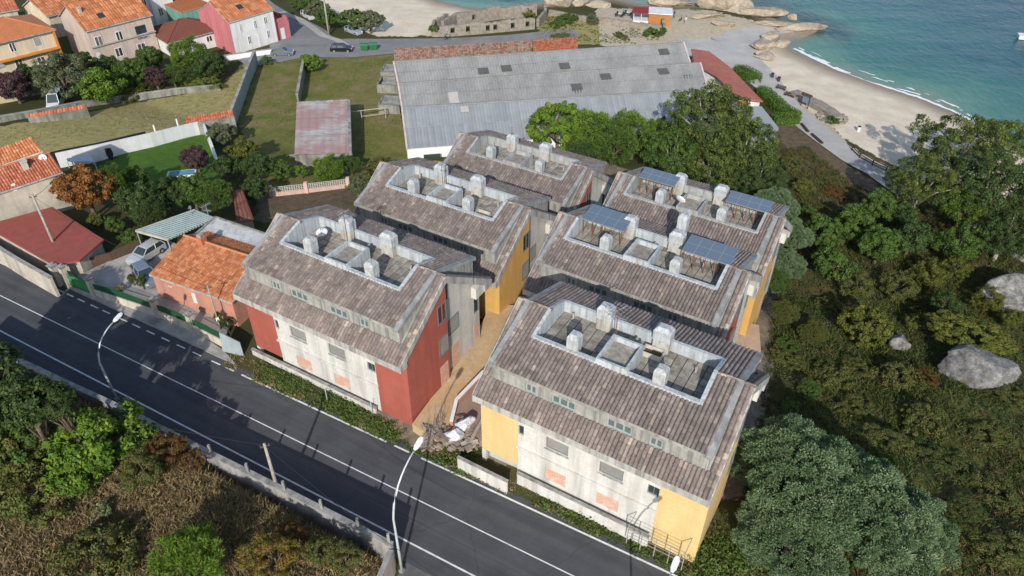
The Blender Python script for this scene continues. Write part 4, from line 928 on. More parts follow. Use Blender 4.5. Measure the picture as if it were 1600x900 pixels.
# gate pillars, green gate, low wall with green railing on pillars
def pillar(px, h, label, w=.55, z=.15):
    P = at(px[0], px[1], z); t = empty('gate_pillar', tuple(P), -.5, label, 'pillar', 'cream pillars of the compound fence')
    m_ = MB(); m_.box(-w/2, w/2, -w/2, w/2, -.3, h); m_.build('shaft', pil_m, t)
    m_ = MB(); m_.box(-w/2-.1, w/2+.1, -w/2-.1, w/2+.1, h, h+.14); m_.box(-w/4, w/4, -w/4, w/4, h+.14, h+.26); m_.build('pillar_cap', conc_wall, t); return P
pil_m = M('cream_masonry', (.68, .6, .48), (.55, .49, .39), .9, .9, streak=1.2, streak_c=(.4, .36, .3))
pA0 = pillar((94, 444), 2.4, 'thick pillar at the left of the green gate, on the road wall side', .6); pA = pillar((108, 446), 2.4, 'cream pillar directly against the green gate leaf on its left', .5)
pB = pillar((149, 461), 2.1, 'cream pillar where the green gate meets the green mesh fence'); pC = pillar((248, 494), 2.1, 'cream pillar in the middle of the green mesh fence in front of the small shrubs')
pD = pillar((303, 517), 2.1, 'cream pillar of the green fence nearest the corrugated sheet')
gm_ = plain('green_metal', (.05, .3, .1)); mesh_m = M('green_mesh', (.03, .14, .06), (.02, .1, .045), 3, .7)
t = empty('gate', tuple(pA), math.atan2(pB[1]-pA[1], pB[0]-pA[0]), 'solid green metal gate between two cream pillars', 'gate'); L = math.hypot(pB[0]-pA[0], pB[1]-pA[1])
m_ = MB()
for k in range(14): a_ = .35+(L-.7)*k/14; m_.box(a_, a_+(L-.7)/14-.02, -.03, .03, .05, 1.35+.25*math.sin(k/13*math.pi))
m_.build('leaf', gm_, t); m_ = MB(); m_.bar((.35, 0, .25), (L-.35, 0, .25), .09); m_.bar((.35, 0, 1.2), (L-.35, 0, 1.2), .09)
for k in range(18): a_ = .4+(L-.8)*k/17; m_.bar((a_, 0, 1.3), (a_, 0, 1.75+.2*math.sin(k/17*math.pi)), .035)
m_.build('rail', mesh_m, t)
for i, (A_, B_, lab) in enumerate(((pB, pC, 'cream low wall with green mesh on top between gate and the middle pillar'), (pC, pD, 'short stretch of cream wall and green mesh with plants behind it'), (pD, at(352, 542, .15), 'last stretch of cream wall and green mesh ending at the corrugated sheet'))):
    L = math.hypot(B_[0]-A_[0], B_[1]-A_[1]); t = empty('mesh_fence', tuple(A_), math.atan2(B_[1]-A_[1], B_[0]-A_[0]), lab, 'fence', 'stretches of the green mesh fence')
    m_ = MB(); m_.box(.25, L-.25, -.12, .12, -.3, .85); m_.build('base_wall', pil_m, t)
    m_ = MB(); n = int(L/.12)
    for k in range(n): a_ = .3+(L-.6)*k/n; zt = 1.55+.22*math.sin(k/n*math.pi); m_.bar((a_, 0, .86), (a_, 0, zt), .05, .03)
    m_.bar((.28, 0, .95), (L-.28, 0, .95), .05); m_.bar((.28, 0, 1.4), (L-.28, 0, 1.4), .05); m_.build('mesh_panel', mesh_m, t)
# brown screen fence, corrugated sheet
wall_px('screen_fence', 'dark brown reed screen between the yard and the red roofed shed', 'fence', [(124, 424), (176, 410), (226, 388)], 1.3, .08, M('reed_screen', (.12, .075, .05), (.07, .045, .03), 6, .95))
P_ = at(345, 548, .2); t = empty('corrugated_sheet', tuple(P_), -.25, 'blue grey corrugated metal sheet leaning by the end of the green fence', 'metal sheet')
m_ = MB(); corr(m_, (0, .5, 1.9), (2.3, .1, 1.5), (2.4, 0, -.2), (.2, 0, 0), per=.28, amp=.04, up=Vector((0, -1, .2))); corr(m_, (2.3, .12, 1.5), (0, .52, 1.9), (.2, .02, 0), (2.4, .02, -.2), per=.28, amp=.04, up=Vector((0, 1, .2)))
m_.build('metal_sheet', M('galvanised', (.42, .48, .5), (.34, .39, .41), 1, .5, metal=.2), t)
# yard concrete
yard_px = [(112, 438), (222, 388), (262, 377), (300, 395), (330, 440), (362, 500), (350, 540), (240, 483), (150, 452)]
P = [at(u, v, .3)[:2] for u, v in yard_px]; m_ = MB(); m_.prism([tuple(p) for p in P], -.5, .55); tag(m_.build('yard', M('yard_concrete', (.46, .44, .41), (.33, .31, .29), .5, .9, dirt=(.2, .18, .15))), kind='structure')
# retaining wall on the south side of the road, with posts and mesh
lowwall_px = [(-60, 512), (0, 548), (100, 595), (200, 641), (330, 708), (445, 765), (560, 823), (612, 850)]
ZW = 3.0; Pw = densify(np.array([at(u, v, ZW) for u, v in lowwall_px]), 3.2); o = Pw[0].copy(); o[2] = 0
t = empty('roadside_wall', tuple(o), 0, 'long weathered concrete wall with upright posts along the near side of the road', 'wall')
rw_m = M('roadside_render', (.42, .4, .38), (.28, .27, .255), .7, .9, streak=1.4, streak_c=(.2, .2, .19)); m_ = MB(); cp = MB(); ms = MB()
for a_, b_ in zip(Pw[:-1], Pw[1:]):
    d = (b_-a_)[:2]; n_ = np.array([-d[1], d[0]])/np.hypot(*d)*.14; a0, b0 = a_-o, b_-o
    q = [(a0[0]+n_[0], a0[1]+n_[1]), (a0[0]-n_[0], a0[1]-n_[1]), (b0[0]-n_[0], b0[1]-n_[1]), (b0[0]+n_[0], b0[1]+n_[1])]; m_.prism(q, -1, ZW-.12)
    n2 = n_*1.5; q = [(a0[0]+n2[0], a0[1]+n2[1]), (a0[0]-n2[0], a0[1]-n2[1]), (b0[0]-n2[0], b0[1]-n2[1]), (b0[0]+n2[0], b0[1]+n2[1])]; cp.prism(q, ZW-.118, ZW)
m_.build('wall_face', rw_m, t); cp.build('coping', conc_wall, t)
for u, v in [(330, 708), (388, 737), (445, 765), (503, 794), (560, 823), (608, 847)]:
    q = at(u, v, ZW)-o; m_ = MB(); m_.box(q[0]-.09, q[0]+.09, q[1]-.09, q[1]+.09, ZW-.1, ZW+.95); m_.build('post', conc_wall, t)
# end of the wall: return towards the viewer
q0 = at(612, 850, ZW); t = empty('return_wall', (q0[0], q0[1], 0), 0, 'pinkish rendered wall turning away from the road beside the street lamp foot', 'wall')
m_ = MB(); dN = np.array([-.25, -.968]); nN = np.array([.968, -.25])*.13
def seg(m_, s0, s1, z0, z1, w=1.0): m_.prism([tuple(dN*s0+nN*w), tuple(dN*s1+nN*w), tuple(dN*s1-nN*w), tuple(dN*s0-nN*w)], z0, z1)
seg(m_, .2, 14, -1, ZW-.5); m_.build('wall_face', M('pink_render_wall', (.55, .43, .38), (.42, .33, .29), .8, .9, streak=1.5, streak_c=(.3, .25, .22)), t)
m_ = MB(); seg(m_, .2, 14, ZW-.498, ZW-.38, 1.5); m_.build('coping', conc_wall, t)

# ------------------------------------------------------------------ barn, warehouse, red roofed building
rust_roof = newmat('rust_streaked_roof'); mm_, nt, bs = rust_roof
n1 = noise(nt, .9, 6, .75, stretch=(.5, 2.2, 1)); n2 = noise(nt, .18, 4, .6)
nt.links.new(mix(nt, ramp(nt, n2, [(.45, 0), (.6, .8)]), ramp(nt, n1, [(.3, (.24, .2, .19)), (.5, (.42, .39, .37)), (.7, (.55, .53, .5))]), (.36, .2, .18)), bs.inputs['Base Color']); bs.inputs['Roughness'].default_value = .9; rust_roof = mm_
PB = [gp(463, 240), gp(546, 240)]
O = gp(460, 242); t = empty('barn', tuple(O), 0, 'old barn with rust streaked grey and maroon roof between two grass plots', 'barn'); zb_ = O[2]+2.5
q = [at(464, 164, zb_), at(543, 160, zb_), at(545, 240, zb_), at(460, 242, zb_)]
def f1(m_): corr(m_, q[0]+[0, 0, .3], q[1]+[0, 0, .3], q[2], q[3], per=1.1, amp=.03, rows=3)
loc_mesh('roof', rust_roof, t, f1)
loc_mesh('wall', oldconc, t, lambda m_: m_.prism([tuple(p[:2]) for p in q][::-1], zb_-4.5, zb_-.06))
def f2(m_):
    a_, b_ = q[1]+[.25, 0, 0], q[2]+[.25, 0, 0]; m_.bar((a_[0], a_[1], zb_+.1), (b_[0], b_[1], zb_+.05), .4, .8); m_.bar((q[0][0], q[0][1]+.2, zb_+.2), (q[1][0], q[1][1]+.2, zb_+.2), .3, .4)
loc_mesh('parapet', conc_wall, t, f2)
m_ = MB(); P = [gp(u, v)[:2] for u, v in [(452, 242), (547, 240), (545, 272), (455, 275)]]; m_.prism([tuple(p) for p in P][::-1], -6, float(gp(500, 245)[2])+.6); o_ = m_.build('concrete_apron', M('apron_concrete', (.36, .36, .36), (.24, .24, .24), .6)); tag(o_, 'grey concrete apron along the near end of the rust streaked barn', 'platform')
# grey asbestos warehouse: three long bays
asb = newmat('asbestos_sheet'); mm_, nt, bs = asb; n1 = noise(nt, .35, 6, .7, stretch=(1, .25, 1)); n2 = noise(nt, 2.5, 5, .7)
c_ = ramp(nt, n1, [(.3, (.215, .215, .205)), (.5, (.28, .28, .268)), (.72, (.35, .35, .335))]); c_ = mix(nt, .5, c_, ramp(nt, n2, [(.3, .7), (.7, 1.25)]), 'MULTIPLY'); nt.links.new(c_, bs.inputs['Base Color']); bs.inputs['Roughness'].default_value = .95; asb = mm_
asb2 = newmat('blue_grey_sheet'); mm_, nt, bs = asb2; n1 = noise(nt, .4, 6, .7); c_ = ramp(nt, n1, [(.3, (.25, .27, .28)), (.7, (.33, .345, .355))]); t_ = attr(nt); c_ = mix(nt, .25, c_, ramp(nt, t_, [(0, .6), (1, 1.35)]), 'MULTIPLY'); nt.links.new(c_, bs.inputs['Base Color']); bs.inputs['Roughness'].default_value = .85; asb2 = mm_
patch_m = M('pale_patch', (.5, .48, .44), (.42, .4, .37)); ZG = -5.9; O = gp(636, 252); t = empty('warehouse', (O[0], O[1], ZG), 0, 'huge abandoned warehouse with three bays of grey corrugated roofing', 'warehouse')
zr, zv = -.9, -2.6
bays = [((615, 97), (1068, 67), (622, 131), (1078, 98)), ((622, 131), (1094, 99), (628, 168), (1106, 140)), ((628, 168), (1106, 140), (636, 233), (1120, 196))]
for i, (tl, tr, bl, br) in enumerate(bays):
    A_, B_ = at(*tl, zr), at(*tr, zr); C_, D_ = at(*br, zv if i < 2 else zv-.6), at(*bl, zv if i < 2 else zv-.6)
    loc_mesh('roof', asb if i < 2 else asb2, t, lambda m_: corr(m_, A_, B_, C_, D_, per=.5, amp=.03, rows=2, seed=i))
    bk = np.array([0, 2.6, -1.6]); loc_mesh('roof_back', asb, t, lambda m_: corr(m_, B_-[0, 0, .02], A_-[0, 0, .02], A_+bk, B_+bk, per=.9, amp=.05))
    loc_mesh('wall', limew if i == 2 else conc_wall, t, lambda m_: m_.prism([tuple(p[:2]) for p in (D_, C_, B_, A_)], ZG-2, [D_[2]-.15, C_[2]-.15, B_[2]-.15, A_[2]-.15]))
    [loc_mesh('verge_board', plain('verge_pink', (.62, .52, .48)), t, lambda m_: m_.bar(tuple(e0+[0, 0, .05]), tuple(e1+[0, 0, .05]), .3, .3)) for e0, e1 in ((A_, D_), (B_, C_))]
    loc_mesh('ridge_cap', asb, t, lambda m_: m_.bar(tuple(A_+[0, 0, .08]), tuple(B_+[0, 0, .08]), .5, .12))
    nrm = Vector(B_-A_).cross(Vector(D_-A_)).normalized(); nrm = -nrm if nrm.z < 0 else nrm
    def patch(nm, u, v, w_, h_, mat):
        d = ray(u, v); o_ = Vector((0, 0, CZ)); dv = Vector(d); k = (Vector(A_)-o_).dot(nrm)/dv.dot(nrm); c0 = o_+dv*k+nrm*.14; ex = Vector(B_-A_).normalized(); ey = nrm.cross(ex)
        def g(m_):
            vs = [c0+ex*a*w_/2+ey*b_*h_/2+nrm*z for z in (0, .1) for a, b_ in ((-1, -1), (1, -1), (1, 1), (-1, 1))]; m_.add([tuple(p) for p in vs], [(4, 5, 6, 7), (0, 1, 5, 4), (1, 2, 6, 5), (2, 3, 7, 6), (3, 0, 4, 7)])
        loc_mesh(nm, mat, t, g)
    skm = glass_m if False else M('dark_skylight%d' % i, (.14, .14, .13), (.07, .07, .065), 4)
    for (u, v) in {0: [(755, 112), (791, 108), (882, 104), (1037, 82)], 1: [(946, 121), (1036, 113), (901, 137), (903, 145), (1075, 123), (1077, 132)], 2: []}[i]: patch('skylight', u, v, 1.8, 1.5, skm)
    for (u, v, w_, h_) in {0: [], 1: [(709, 155, 2.0, 3.6), (790, 161, 7, .5), (1036, 143, 10, .35)], 2: [(726, 172, 1.6, 1.6)]}[i]: patch('roof_patch', u, v, w_*.8, h_*.8, patch_m)
hw = at(637, 236, zv-.6)
loc_mesh('window', glass_m, t, lambda m_: m_.prism([tuple(at(662, 243, -4.0)[:2]+np.array([0, -.12])), tuple(at(688, 241, -4.0)[:2]+np.array([0, -.12])), tuple(at(688, 241, -4.0)[:2]+np.array([0, .1])), tuple(at(662, 243, -4.0)[:2]+np.array([0, .1]))], -4.6, -3.9))
# low tiled range behind it
ruin_tile = tilemat('ruined_tile', [(0, (.2, .12, .085)), (.4, (.34, .21, .15)), (.7, (.4, .33, .26)), (1, (.5, .16, .09))], dark=(.2, .16, .12), lich=.6)
O = gp(616, 98); t = empty('tiled_shed', tuple(O), 0, 'long low shed with broken mottled tiles along the back of the warehouse', 'shed')
for i, (a_, b_, c_, d_) in enumerate((((615, 76), (832, 63), (832, 84), (616, 97)), ((833, 63), (902, 58), (903, 76), (833, 82)))):
    z1, z2 = -2.6, -3.6; Q = [at(*a_, z1), at(*b_, z1), at(*c_, z2), at(*d_, z2)]
    loc_mesh('roof', ruin_tile if i == 0 else red_tile, t, lambda m_: corr(m_, *Q, per=.35, amp=.05, rows=9, seed=4+i)); loc_mesh('wall', stone_w, t, lambda m_: m_.prism([tuple(p[:2]) for p in Q][::-1], -9, [p[2]-.08 for p in Q][::-1]))
# lean-tos on the left side of the warehouse
for i, (u, v) in enumerate(((612, 118), (607, 138), (610, 170))):
    P = gp(u, v+8); t = empty('stone_lean_to', tuple(P), -.08, ['small concrete lean-to, farthest of the three on the left flank of the warehouse', 'middle lean-to full of rubble on the left flank of the warehouse', 'nearest lean-to on the left flank of the warehouse, beside the metal goal frame'][i], 'outbuilding', 'lean-tos against the warehouse')
    m_ = MB(); m_.box(-2, 1.6, 0, .3, -.6, 1.5); m_.box(-2, -1.7, .3, 4, -.6, 1.5); m_.box(-1.7, 1.6, 3.7, 4, -.6, 1.5); m_.build('wall', oldconc, t)
    m_ = MB(); (m_.box(-1.7, 1.6, .3, 3.7, 1.2, 1.35) if i != 1 else [m_.box(random.uniform(-1.6, 1), random.uniform(1.1, 1.5), random.uniform(.4, 2), random.uniform(2.2, 3.5), .9, 1+.3*random.random()) for _ in range(4)]); m_.build('roof', conc_wall, t)
# red roofed building on the right of the warehouse
O = gp(1155, 165); t = empty('seafront_building', tuple(O), 0, 'low building with flat brick red roof between the warehouse and the hedges', 'building'); zt = O[2]+3.2
rq = [(1080, 76), (1108, 80), (1140, 104), (1192, 158), (1154, 153), (1118, 118), (1085, 100)]
loc_mesh('roof', M('red_membrane', (.4, .15, .11), (.34, .12, .09), .5, .9, bmp=.1), t, lambda m_: slab_px(rq, zt, .2, m_))
loc_mesh('wall', white_w, t, lambda m_: slab_px([(1083, 79), (1108, 83), (1139, 106), (1188, 156), (1155, 151), (1119, 117), (1087, 101)], zt-.2, 4, m_))
a_, b_ = at(1156, 157, zt-.3), at(1192, 163, zt-.3); loc_mesh('orange_front', orange_trim, t, lambda m_: m_.bar((a_[0], a_[1]-.12, zt-1.2), (a_[0]*.6+b_[0]*.4, a_[1]*.6+b_[1]*.4-.12, zt-1.2), .1, 1.8))
O = gp(1190, 215); t = empty('shed_roof', tuple(O), 0, 'bluish grey corrugated shed half hidden behind the big eucalyptus', 'shed'); q = [at(1150, 166, O[2]+2.6), at(1190, 166, O[2]+2.6), at(1217, 200, O[2]+2.4), at(1209, 226, O[2]+2.2), at(1165, 205, O[2]+2.2)]
loc_mesh('roof', asb2, t, lambda m_: m_.prism([tuple(p[:2]) for p in q][::-1], O[2]+2.1, [p[2] for p in q][::-1])); loc_mesh('wall', conc_wall, t, lambda m_: m_.prism([(p[0]*.98+O[0]*.02, p[1]*.98+O[1]*.02) for p in q][::-1], O[2]-1, O[2]+2.09))

# ------------------------------------------------------------------ seaside ruin, hut, rocks
def ruin(px, h, th, label, openings, hs=None):
    P = [gp(u, v) for u, v in px]; t = empty('ruined_wall', tuple(P[0]), 0, label, 'ruin', 'roofless stone ruins by the beach'); o = P[0]; m_ = MB(); rr = random.Random(len(px))
    for s, (a_, b_) in enumerate(zip(P[:-1], P[1:])):
        d = (b_-a_)[:2]; L = np.hypot(*d); ex = d/L; n_ = np.array([-ex[1], ex[0]])*th/2
        cuts = sorted(openings.get(s, [])); xs = [0.0]
        for c in cuts: xs += [c*L-.45, c*L+.45]
        xs.append(L); 
        def blk(x0, x1, z0, z1a, z1b):
            p0, p1 = (a_-o)[:2]+ex*x0, (a_-o)[:2]+ex*x1; zz = (a_-o)[2]
            m_.prism([tuple(p0+n_), tuple(p0-n_), tuple(p1-n_), tuple(p1+n_)], zz+z0, [zz+z1a, zz+z1a, zz+z1b, zz+z1b])
        for k in range(0, len(xs)-1):
            if k % 2 == 0:
                n = max(1, int((xs[k+1]-xs[k])/1.5)); 
                for j in range(n): x0, x1 = xs[k]+(xs[k+1]-xs[k])*j/n, xs[k]+(xs[k+1]-xs[k])*(j+1)/n; blk(x0, x1, -1, h*rr.uniform(.85, 1.05), h*rr.uniform(.85, 1.05))
            else: blk(xs[k], xs[k+1], -1, .5, .5); blk(xs[k], xs[k+1], 1.75, h*.92, h*.95)
    m_.build('masonry', stone_w, t); return t
ruin([(676, 57), (690, 57), (758, 52), (835, 45)], 2.4, .6, 'long roofless stone wall with small openings facing the lane', {1: [.25, .6], 2: [.05, .2, .55, .85]})
ruin([(692, 50), (712, 40), (780, 30), (838, 24)], 2.6, .7, 'broken rear stone wall of the ruin on the edge of the sand', {1: [.4]})
ruin([(676, 57), (680, 46), (700, 38)], 2.2, .6, 'short ivy covered end wall of the stone ruin', {}); ruin([(840, 42), (852, 30), (850, 18)], 1.9, .6, 'crumbling end wall of the ruin near the boulders', {})
ruin([(858, 24), (930, 36), (1034, 50)], 1.4, .6, 'low dry stone wall running from the boulders to the beach bar', {}); ruin([(1036, 58), (1034, 44)], 2.2, .5, 'stub of ivy clad wall at the end next to the beach bar', {})
O = gp(1012, 40); t = empty('beach_bar', tuple(O), -.15, 'small beach bar with orange boarded side and white awning', 'kiosk')
m_ = MB(); m_.box(0, 4.6, 0, 3.6, -.5, 2.6); m_.build('cabin', M('orange_boards', (.46, .2, .05), (.36, .15, .04), 2, .8), t); m_ = MB(); m_.box(-3.3, 0, .2, 3.4, -.5, .9); m_.bar((-3.2, .3, 0), (-3.2, .3, 2.5), .12); m_.bar((-1.6, .3, 0), (-1.6, .3, 2.5), .12); m_.bar((-3.2, 3.3, 0), (-3.2, 3.3, 2.5), .12); m_.build('terrace_frame', white_w, t)
m_ = MB(); m_.box(-3.6, -.1, -.1, 3.9, 2.5, 2.65); m_.build('awning', plain('dark_red_awning', (.3, .04, .04)), t); m_ = MB(); m_.box(-.1, 5, -.3, 4, 2.6, 2.8); m_.build('roof', white_w, t)
rock_m = M('sea_rock', (.5, .42, .32), (.3, .25, .19), .9, .95, .35, .65, dirt=(.17, .14, .1), bmp=.8)
boul_m, nt, bs = newmat('boulder_granite'); c_ = ramp(nt, noise(nt, 1.3, 8, .75), [(.36, (.09, .087, .08)), (.5, (.22, .212, .2)), (.66, (.36, .35, .335))]); c_ = mix(nt, .7, c_, ramp(nt, noise(nt, 7, 6, .8), [(.35, .45), (.65, 1.3)]), 'MULTIPLY')
c_ = mix(nt, ramp(nt, noise(nt, .8, 4, .6), [(.55, 0), (.68, .7)]), c_, (.13, .12, .07)); nt.links.new(c_, bs.inputs['Base Color']); bs.inputs['Roughness'].default_value = .95; bump(nt, bs, noise(nt, 3, 8, .75), .9, .12)
from mathutils import noise as mnoise
def rock(u, v, rx, ry, rz, label, group='rocks on the headland', mat=None, seed=0, name='rock', sink=.35, z=None, rot=0):
    P = gp(u, v) if z is None else at(u, v, z); import bmesh
    bm = bmesh.new(); bmesh.ops.create_icosphere(bm, subdivisions=5, radius=1); rr = random.Random(seed); ks = [(rr.uniform(-1, 1), rr.uniform(-1, 1), rr.uniform(-1, 1), rr.uniform(.8, 3.5), rr.uniform(0, 6)) for _ in range(16)]
    pl = []
    for _ in range(16 if name == 'rock' else 10):
        d = Vector((rr.uniform(-1, 1), rr.uniform(-1, 1), rr.uniform(-.4, 1))).normalized(); pl.append((d, rr.uniform(.55, .88)))
    for vx in bm.verts:
        c = vx.co.copy()
        for d, k in pl:
            e = c.dot(d)-k
            if e > 0: c -= d*e*.97
        f = 1+sum(math.sin((c.x*a+c.y*b_+c.z*e)*fr*2+ph)*.05/fr for a, b_, e, fr, ph in ks)+.09*mnoise.noise(c*2.5+Vector((seed, 0, 0)))+.05*mnoise.noise(c*6+Vector((0, seed, 0)))+.025*mnoise.noise(c*14+Vector((0, 0, seed)))
        vx.co = Vector((c.x*rx*f, c.y*ry*f, c.z*rz*f+rz*(1-sink)))
    me = bpy.data.meshes.new(name); bm.to_mesh(me); bm.free(); me.materials.append(mat or rock_m); me.polygons.foreach_set('use_smooth', [True]*len(me.polygons))
    o = bpy.data.objects.new(name, me); col.objects.link(o); o.location = tuple(P); o.rotation_euler = (0, 0, rot or rr.uniform(-.4, .4)); return tag(o, label, 'rock', group)
for i, a_ in enumerate([(868, 8, 6, 3, 3.2, 'big pale boulder at the water edge behind the dry stone wall'), (905, 9, 4, 2.4, 1.8, 'lower boulder just right of the big pale one'), (935, 10, 5, 2.5, 1.1, 'flat rock at the water edge left of the beach bar'), (1045, 9, 8, 3, 1.6, 'broad rock shelf behind the beach bar'), (1120, 12, 7, 5, 4.2, 'tallest tan rock mass on the headland at the top edge'), (1150, 16, 7, 4, 2.2, 'rounded rock right of the tallest headland mass'),
        (1180, 24, 8, 4, 1.6, 'long rock sloping to the sea on the headland'), (1212, 42, 9, 2.8, 1.2, 'pale rock ledge at the root of the slipway point'), (1250, 47, 9, 2.6, 1.1, 'pale flat ledge reaching farthest into the sea'), (1237, 32, 1.8, 1.3, 1.4, 'small round rock standing in the water off the ledge'), (1205, 62, 4, 3, 1.5, 'rock heap at the left end of the beach'), (1222, 72, 3.5, 2.4, 1, 'low rocks where the wave line begins'),
        (1187, 76, 4, 3.5, 1.5, 'pale rocky outcrop between the path and the beach'), (1195, 92, 3, 3, .9, 'small outcrop on the landward edge of the beach'), (1100, 28, 6, 2, 1, 'rubble bank above the rocks near the sandy track'), (1128, 40, 5, 2, .8, 'stony bank beside the sandy track')]):
    rock(a_[0], a_[1], a_[2]*.72, a_[3]*.75, a_[4]*.8, a_[5], seed=i+1)
rock(1522, 588, 3.6, 2.4, 1.9, 'large angular grey boulder with a leafy bush on top', 'granite boulders in the scrub', boul_m, 40, 'boulder', rot=-.15)
rock(1580, 474, 4.6, 2.4, 2.0, 'long grey boulder at the right edge partly under yellow green shrubs', 'granite boulders in the scrub', boul_m, 52, 'boulder')
rock(1403, 543, 1.15, 1.0, 1.05, 'small pale boulder between the round bush and the large boulder', 'granite boulders in the scrub', boul_m, 63, 'boulder')
rock(1594, 404, 1.5, 1, .7, 'boulder deep in shade at the right edge under the pines', 'granite boulders in the scrub', boul_m, 71, 'boulder')
# ------------------------------------------------------------------ vegetation
def leaf_quads(rng, C, N, ls, asp=1.7, curl=.0):
    """C centres, N outward normals, ls leaf half lengths -> vertices, faces"""
    n = len(C); r = rng.normal(size=(n, 3)); N = N+r*.55; N /= np.linalg.norm(N, axis=1)[:, None]
    a = np.cross(N, rng.normal(size=(n, 3))); a /= np.linalg.norm(a, axis=1)[:, None]+1e-9; b = np.cross(N, a)
    L = (ls*rng.uniform(.6, 1.35, n))[:, None]; W = L/asp
    V = np.stack([C-a*L, C-b*W+N*L*curl, C+a*L, C+b*W+N*L*curl], 1).reshape(-1, 3)
    return V, np.arange(4*n).reshape(n, 4)
def crown_points(rng, R, H, ncl, npl, rc, lobes=7, hollow=.55, droop=0, flat=0.0, spiky=0.0, sep=0.0):
    """leaf clumps on an irregular lobed crown of half width R and half height H"""
    ld = rng.normal(size=(lobes, 3)); ld[:, 2] = np.abs(ld[:, 2])*.8-.1; ld /= np.linalg.norm(ld, axis=1)[:, None]
    cen = []; tries = 0
    while len(cen) < ncl:
        d = rng.normal(size=3); d /= np.linalg.norm(d)
        if d[2] < -.55: continue
        k = (ld@d).max(); f = .66+.42*max(0, k)**6
        rr = f*(hollow+(1-hollow)*rng.random()**.45); q = np.array([d[0]*R*rr, d[1]*R*rr, d[2]*H*rr]); tries += 1
        if sep and len(cen) and tries < 9000 and (((np.array(cen)-q)**2).sum(1) < (sep*rc)**2).any(): continue
        cen.append(q)
    cen = np.array(cen); ct = rng.random(ncl)
    C = np.repeat(cen, npl, 0); T = np.repeat(ct, npl)
    d = rng.normal(size=(len(C), 3)); d[:, 2] += .35; d /= np.linalg.norm(d, axis=1)[:, None]
    out = C/np.array([R, R, H]); out /= np.linalg.norm(out, axis=1)[:, None]+1e-9
    d = d+out*.5; d /= np.linalg.norm(d, axis=1)[:, None]
    rad = np.repeat(rc*rng.uniform(.6, 1.35, ncl), npl)*rng.random(len(C))**.4
    P = C+d*rad[:, None]*np.array([1, 1, .8]); P[:, 2] -= droop*rad
    tint = np.clip(.25+.4*T+.35*rng.random(len(C))+.1*d[:, 2], 0, 1)
    return P, d, tint, cen
def make_crown(seed, R, H, ncl, npl, rc, ls, asp=1.7, needle=False, **k):
    rng = np.random.RandomState(seed); P, d, t, cen = crown_points(rng, R, H, ncl, npl, rc, **k)
    if needle:
        n = len(P); a = d+rng.normal(size=(n, 3))*.5; a /= np.linalg.norm(a, axis=1)[:, None]; b = np.cross(a, rng.normal(size=(n, 3))); b /= np.linalg.norm(b, axis=1)[:, None]
        L = (ls*rng.uniform(.7, 1.3, n))[:, None]; W = L/asp; V = np.stack([P-b*W, P+a*L*.3-b*W*1.3, P+a*L*2, P+a*L*.3+b*W*1.3], 1).reshape(-1, 3); F_ = np.arange(4*n).reshape(n, 4)
    else: V, F_ = leaf_quads(rng, P, d, np.full(len(P), ls), asp, .15)
    return V, F_, t, cen
LM = {'green': leafmat('leaf_green', (.04, .07, .016), (.085, .145, .028)), 'bright': leafmat('leaf_bright', (.05, .1, .014), (.12, .21, .025), (.2, .27, .03)), 'dark': leafmat('leaf_dark', (.028, .05, .016), (.062, .1, .028)),
      'olive': leafmat('leaf_olive', (.06, .075, .035), (.14, .16, .08)), 'silver': leafmat('leaf_silver', (.04, .075, .028), (.15, .225, .105), (.25, .32, .18)), 'pine': leafmat('leaf_pine', (.045, .09, .012), (.12, .2, .03), (.17, .25, .05)),
      'euca': leafmat('leaf_euca', (.035, .06, .016), (.085, .125, .03), (.17, .2, .04)), 'brown': leafmat('leaf_autumn', (.13, .05, .016), (.26, .11, .03), (.33, .17, .05)), 'purple': leafmat('leaf_purple', (.04, .022, .028), (.1, .055, .06)),
      'yellow': leafmat('leaf_yellow', (.05, .065, .012), (.12, .14, .026), (.19, .18, .03)), 'red': leafmat('leaf_rust', (.08, .035, .015), (.17, .075, .025), (.13, .13, .03)), 'gold': leafmat('leaf_gold', (.08, .08, .018), (.19, .165, .03), (.28, .12, .035)),
      'hedge': leafmat('leaf_hedge', (.055, .11, .016), (.12, .21, .028)), 'straw': leafmat('dry_blades', (.16, .12, .055), (.36, .275, .14), (.5, .4, .22), .1), 'verge': leafmat('leaf_verge', (.05, .085, .018), (.11, .17, .034), (.19, .17, .07)), 'rustgrass': leafmat('rust_blades', (.07, .05, .02), (.16, .115, .05), (.24, .16, .08), .1), 'turf': leafmat('turf_blades', (.1, .13, .03), (.2, .21, .06), (.3, .25, .11), .1), 'lowgreen': leafmat('low_leaf', (.05, .068, .018), (.12, .145, .036), (.18, .145, .05)), 'deep': leafmat('leaf_deep', (.038, .058, .016), (.08, .11, .028), (.12, .12, .035)),
      'pale': leafmat('leaf_pale', (.1, .14, .04), (.22, .26, .1), (.4, .4, .26))}
bark = M('bark', (.17, .13, .1), (.09, .07, .055), 4, .95, bmp=.8); bark_pale = M('pale_bark', (.42, .37, .32), (.25, .21, .18), 3, .9, bmp=.4)
CR = {}
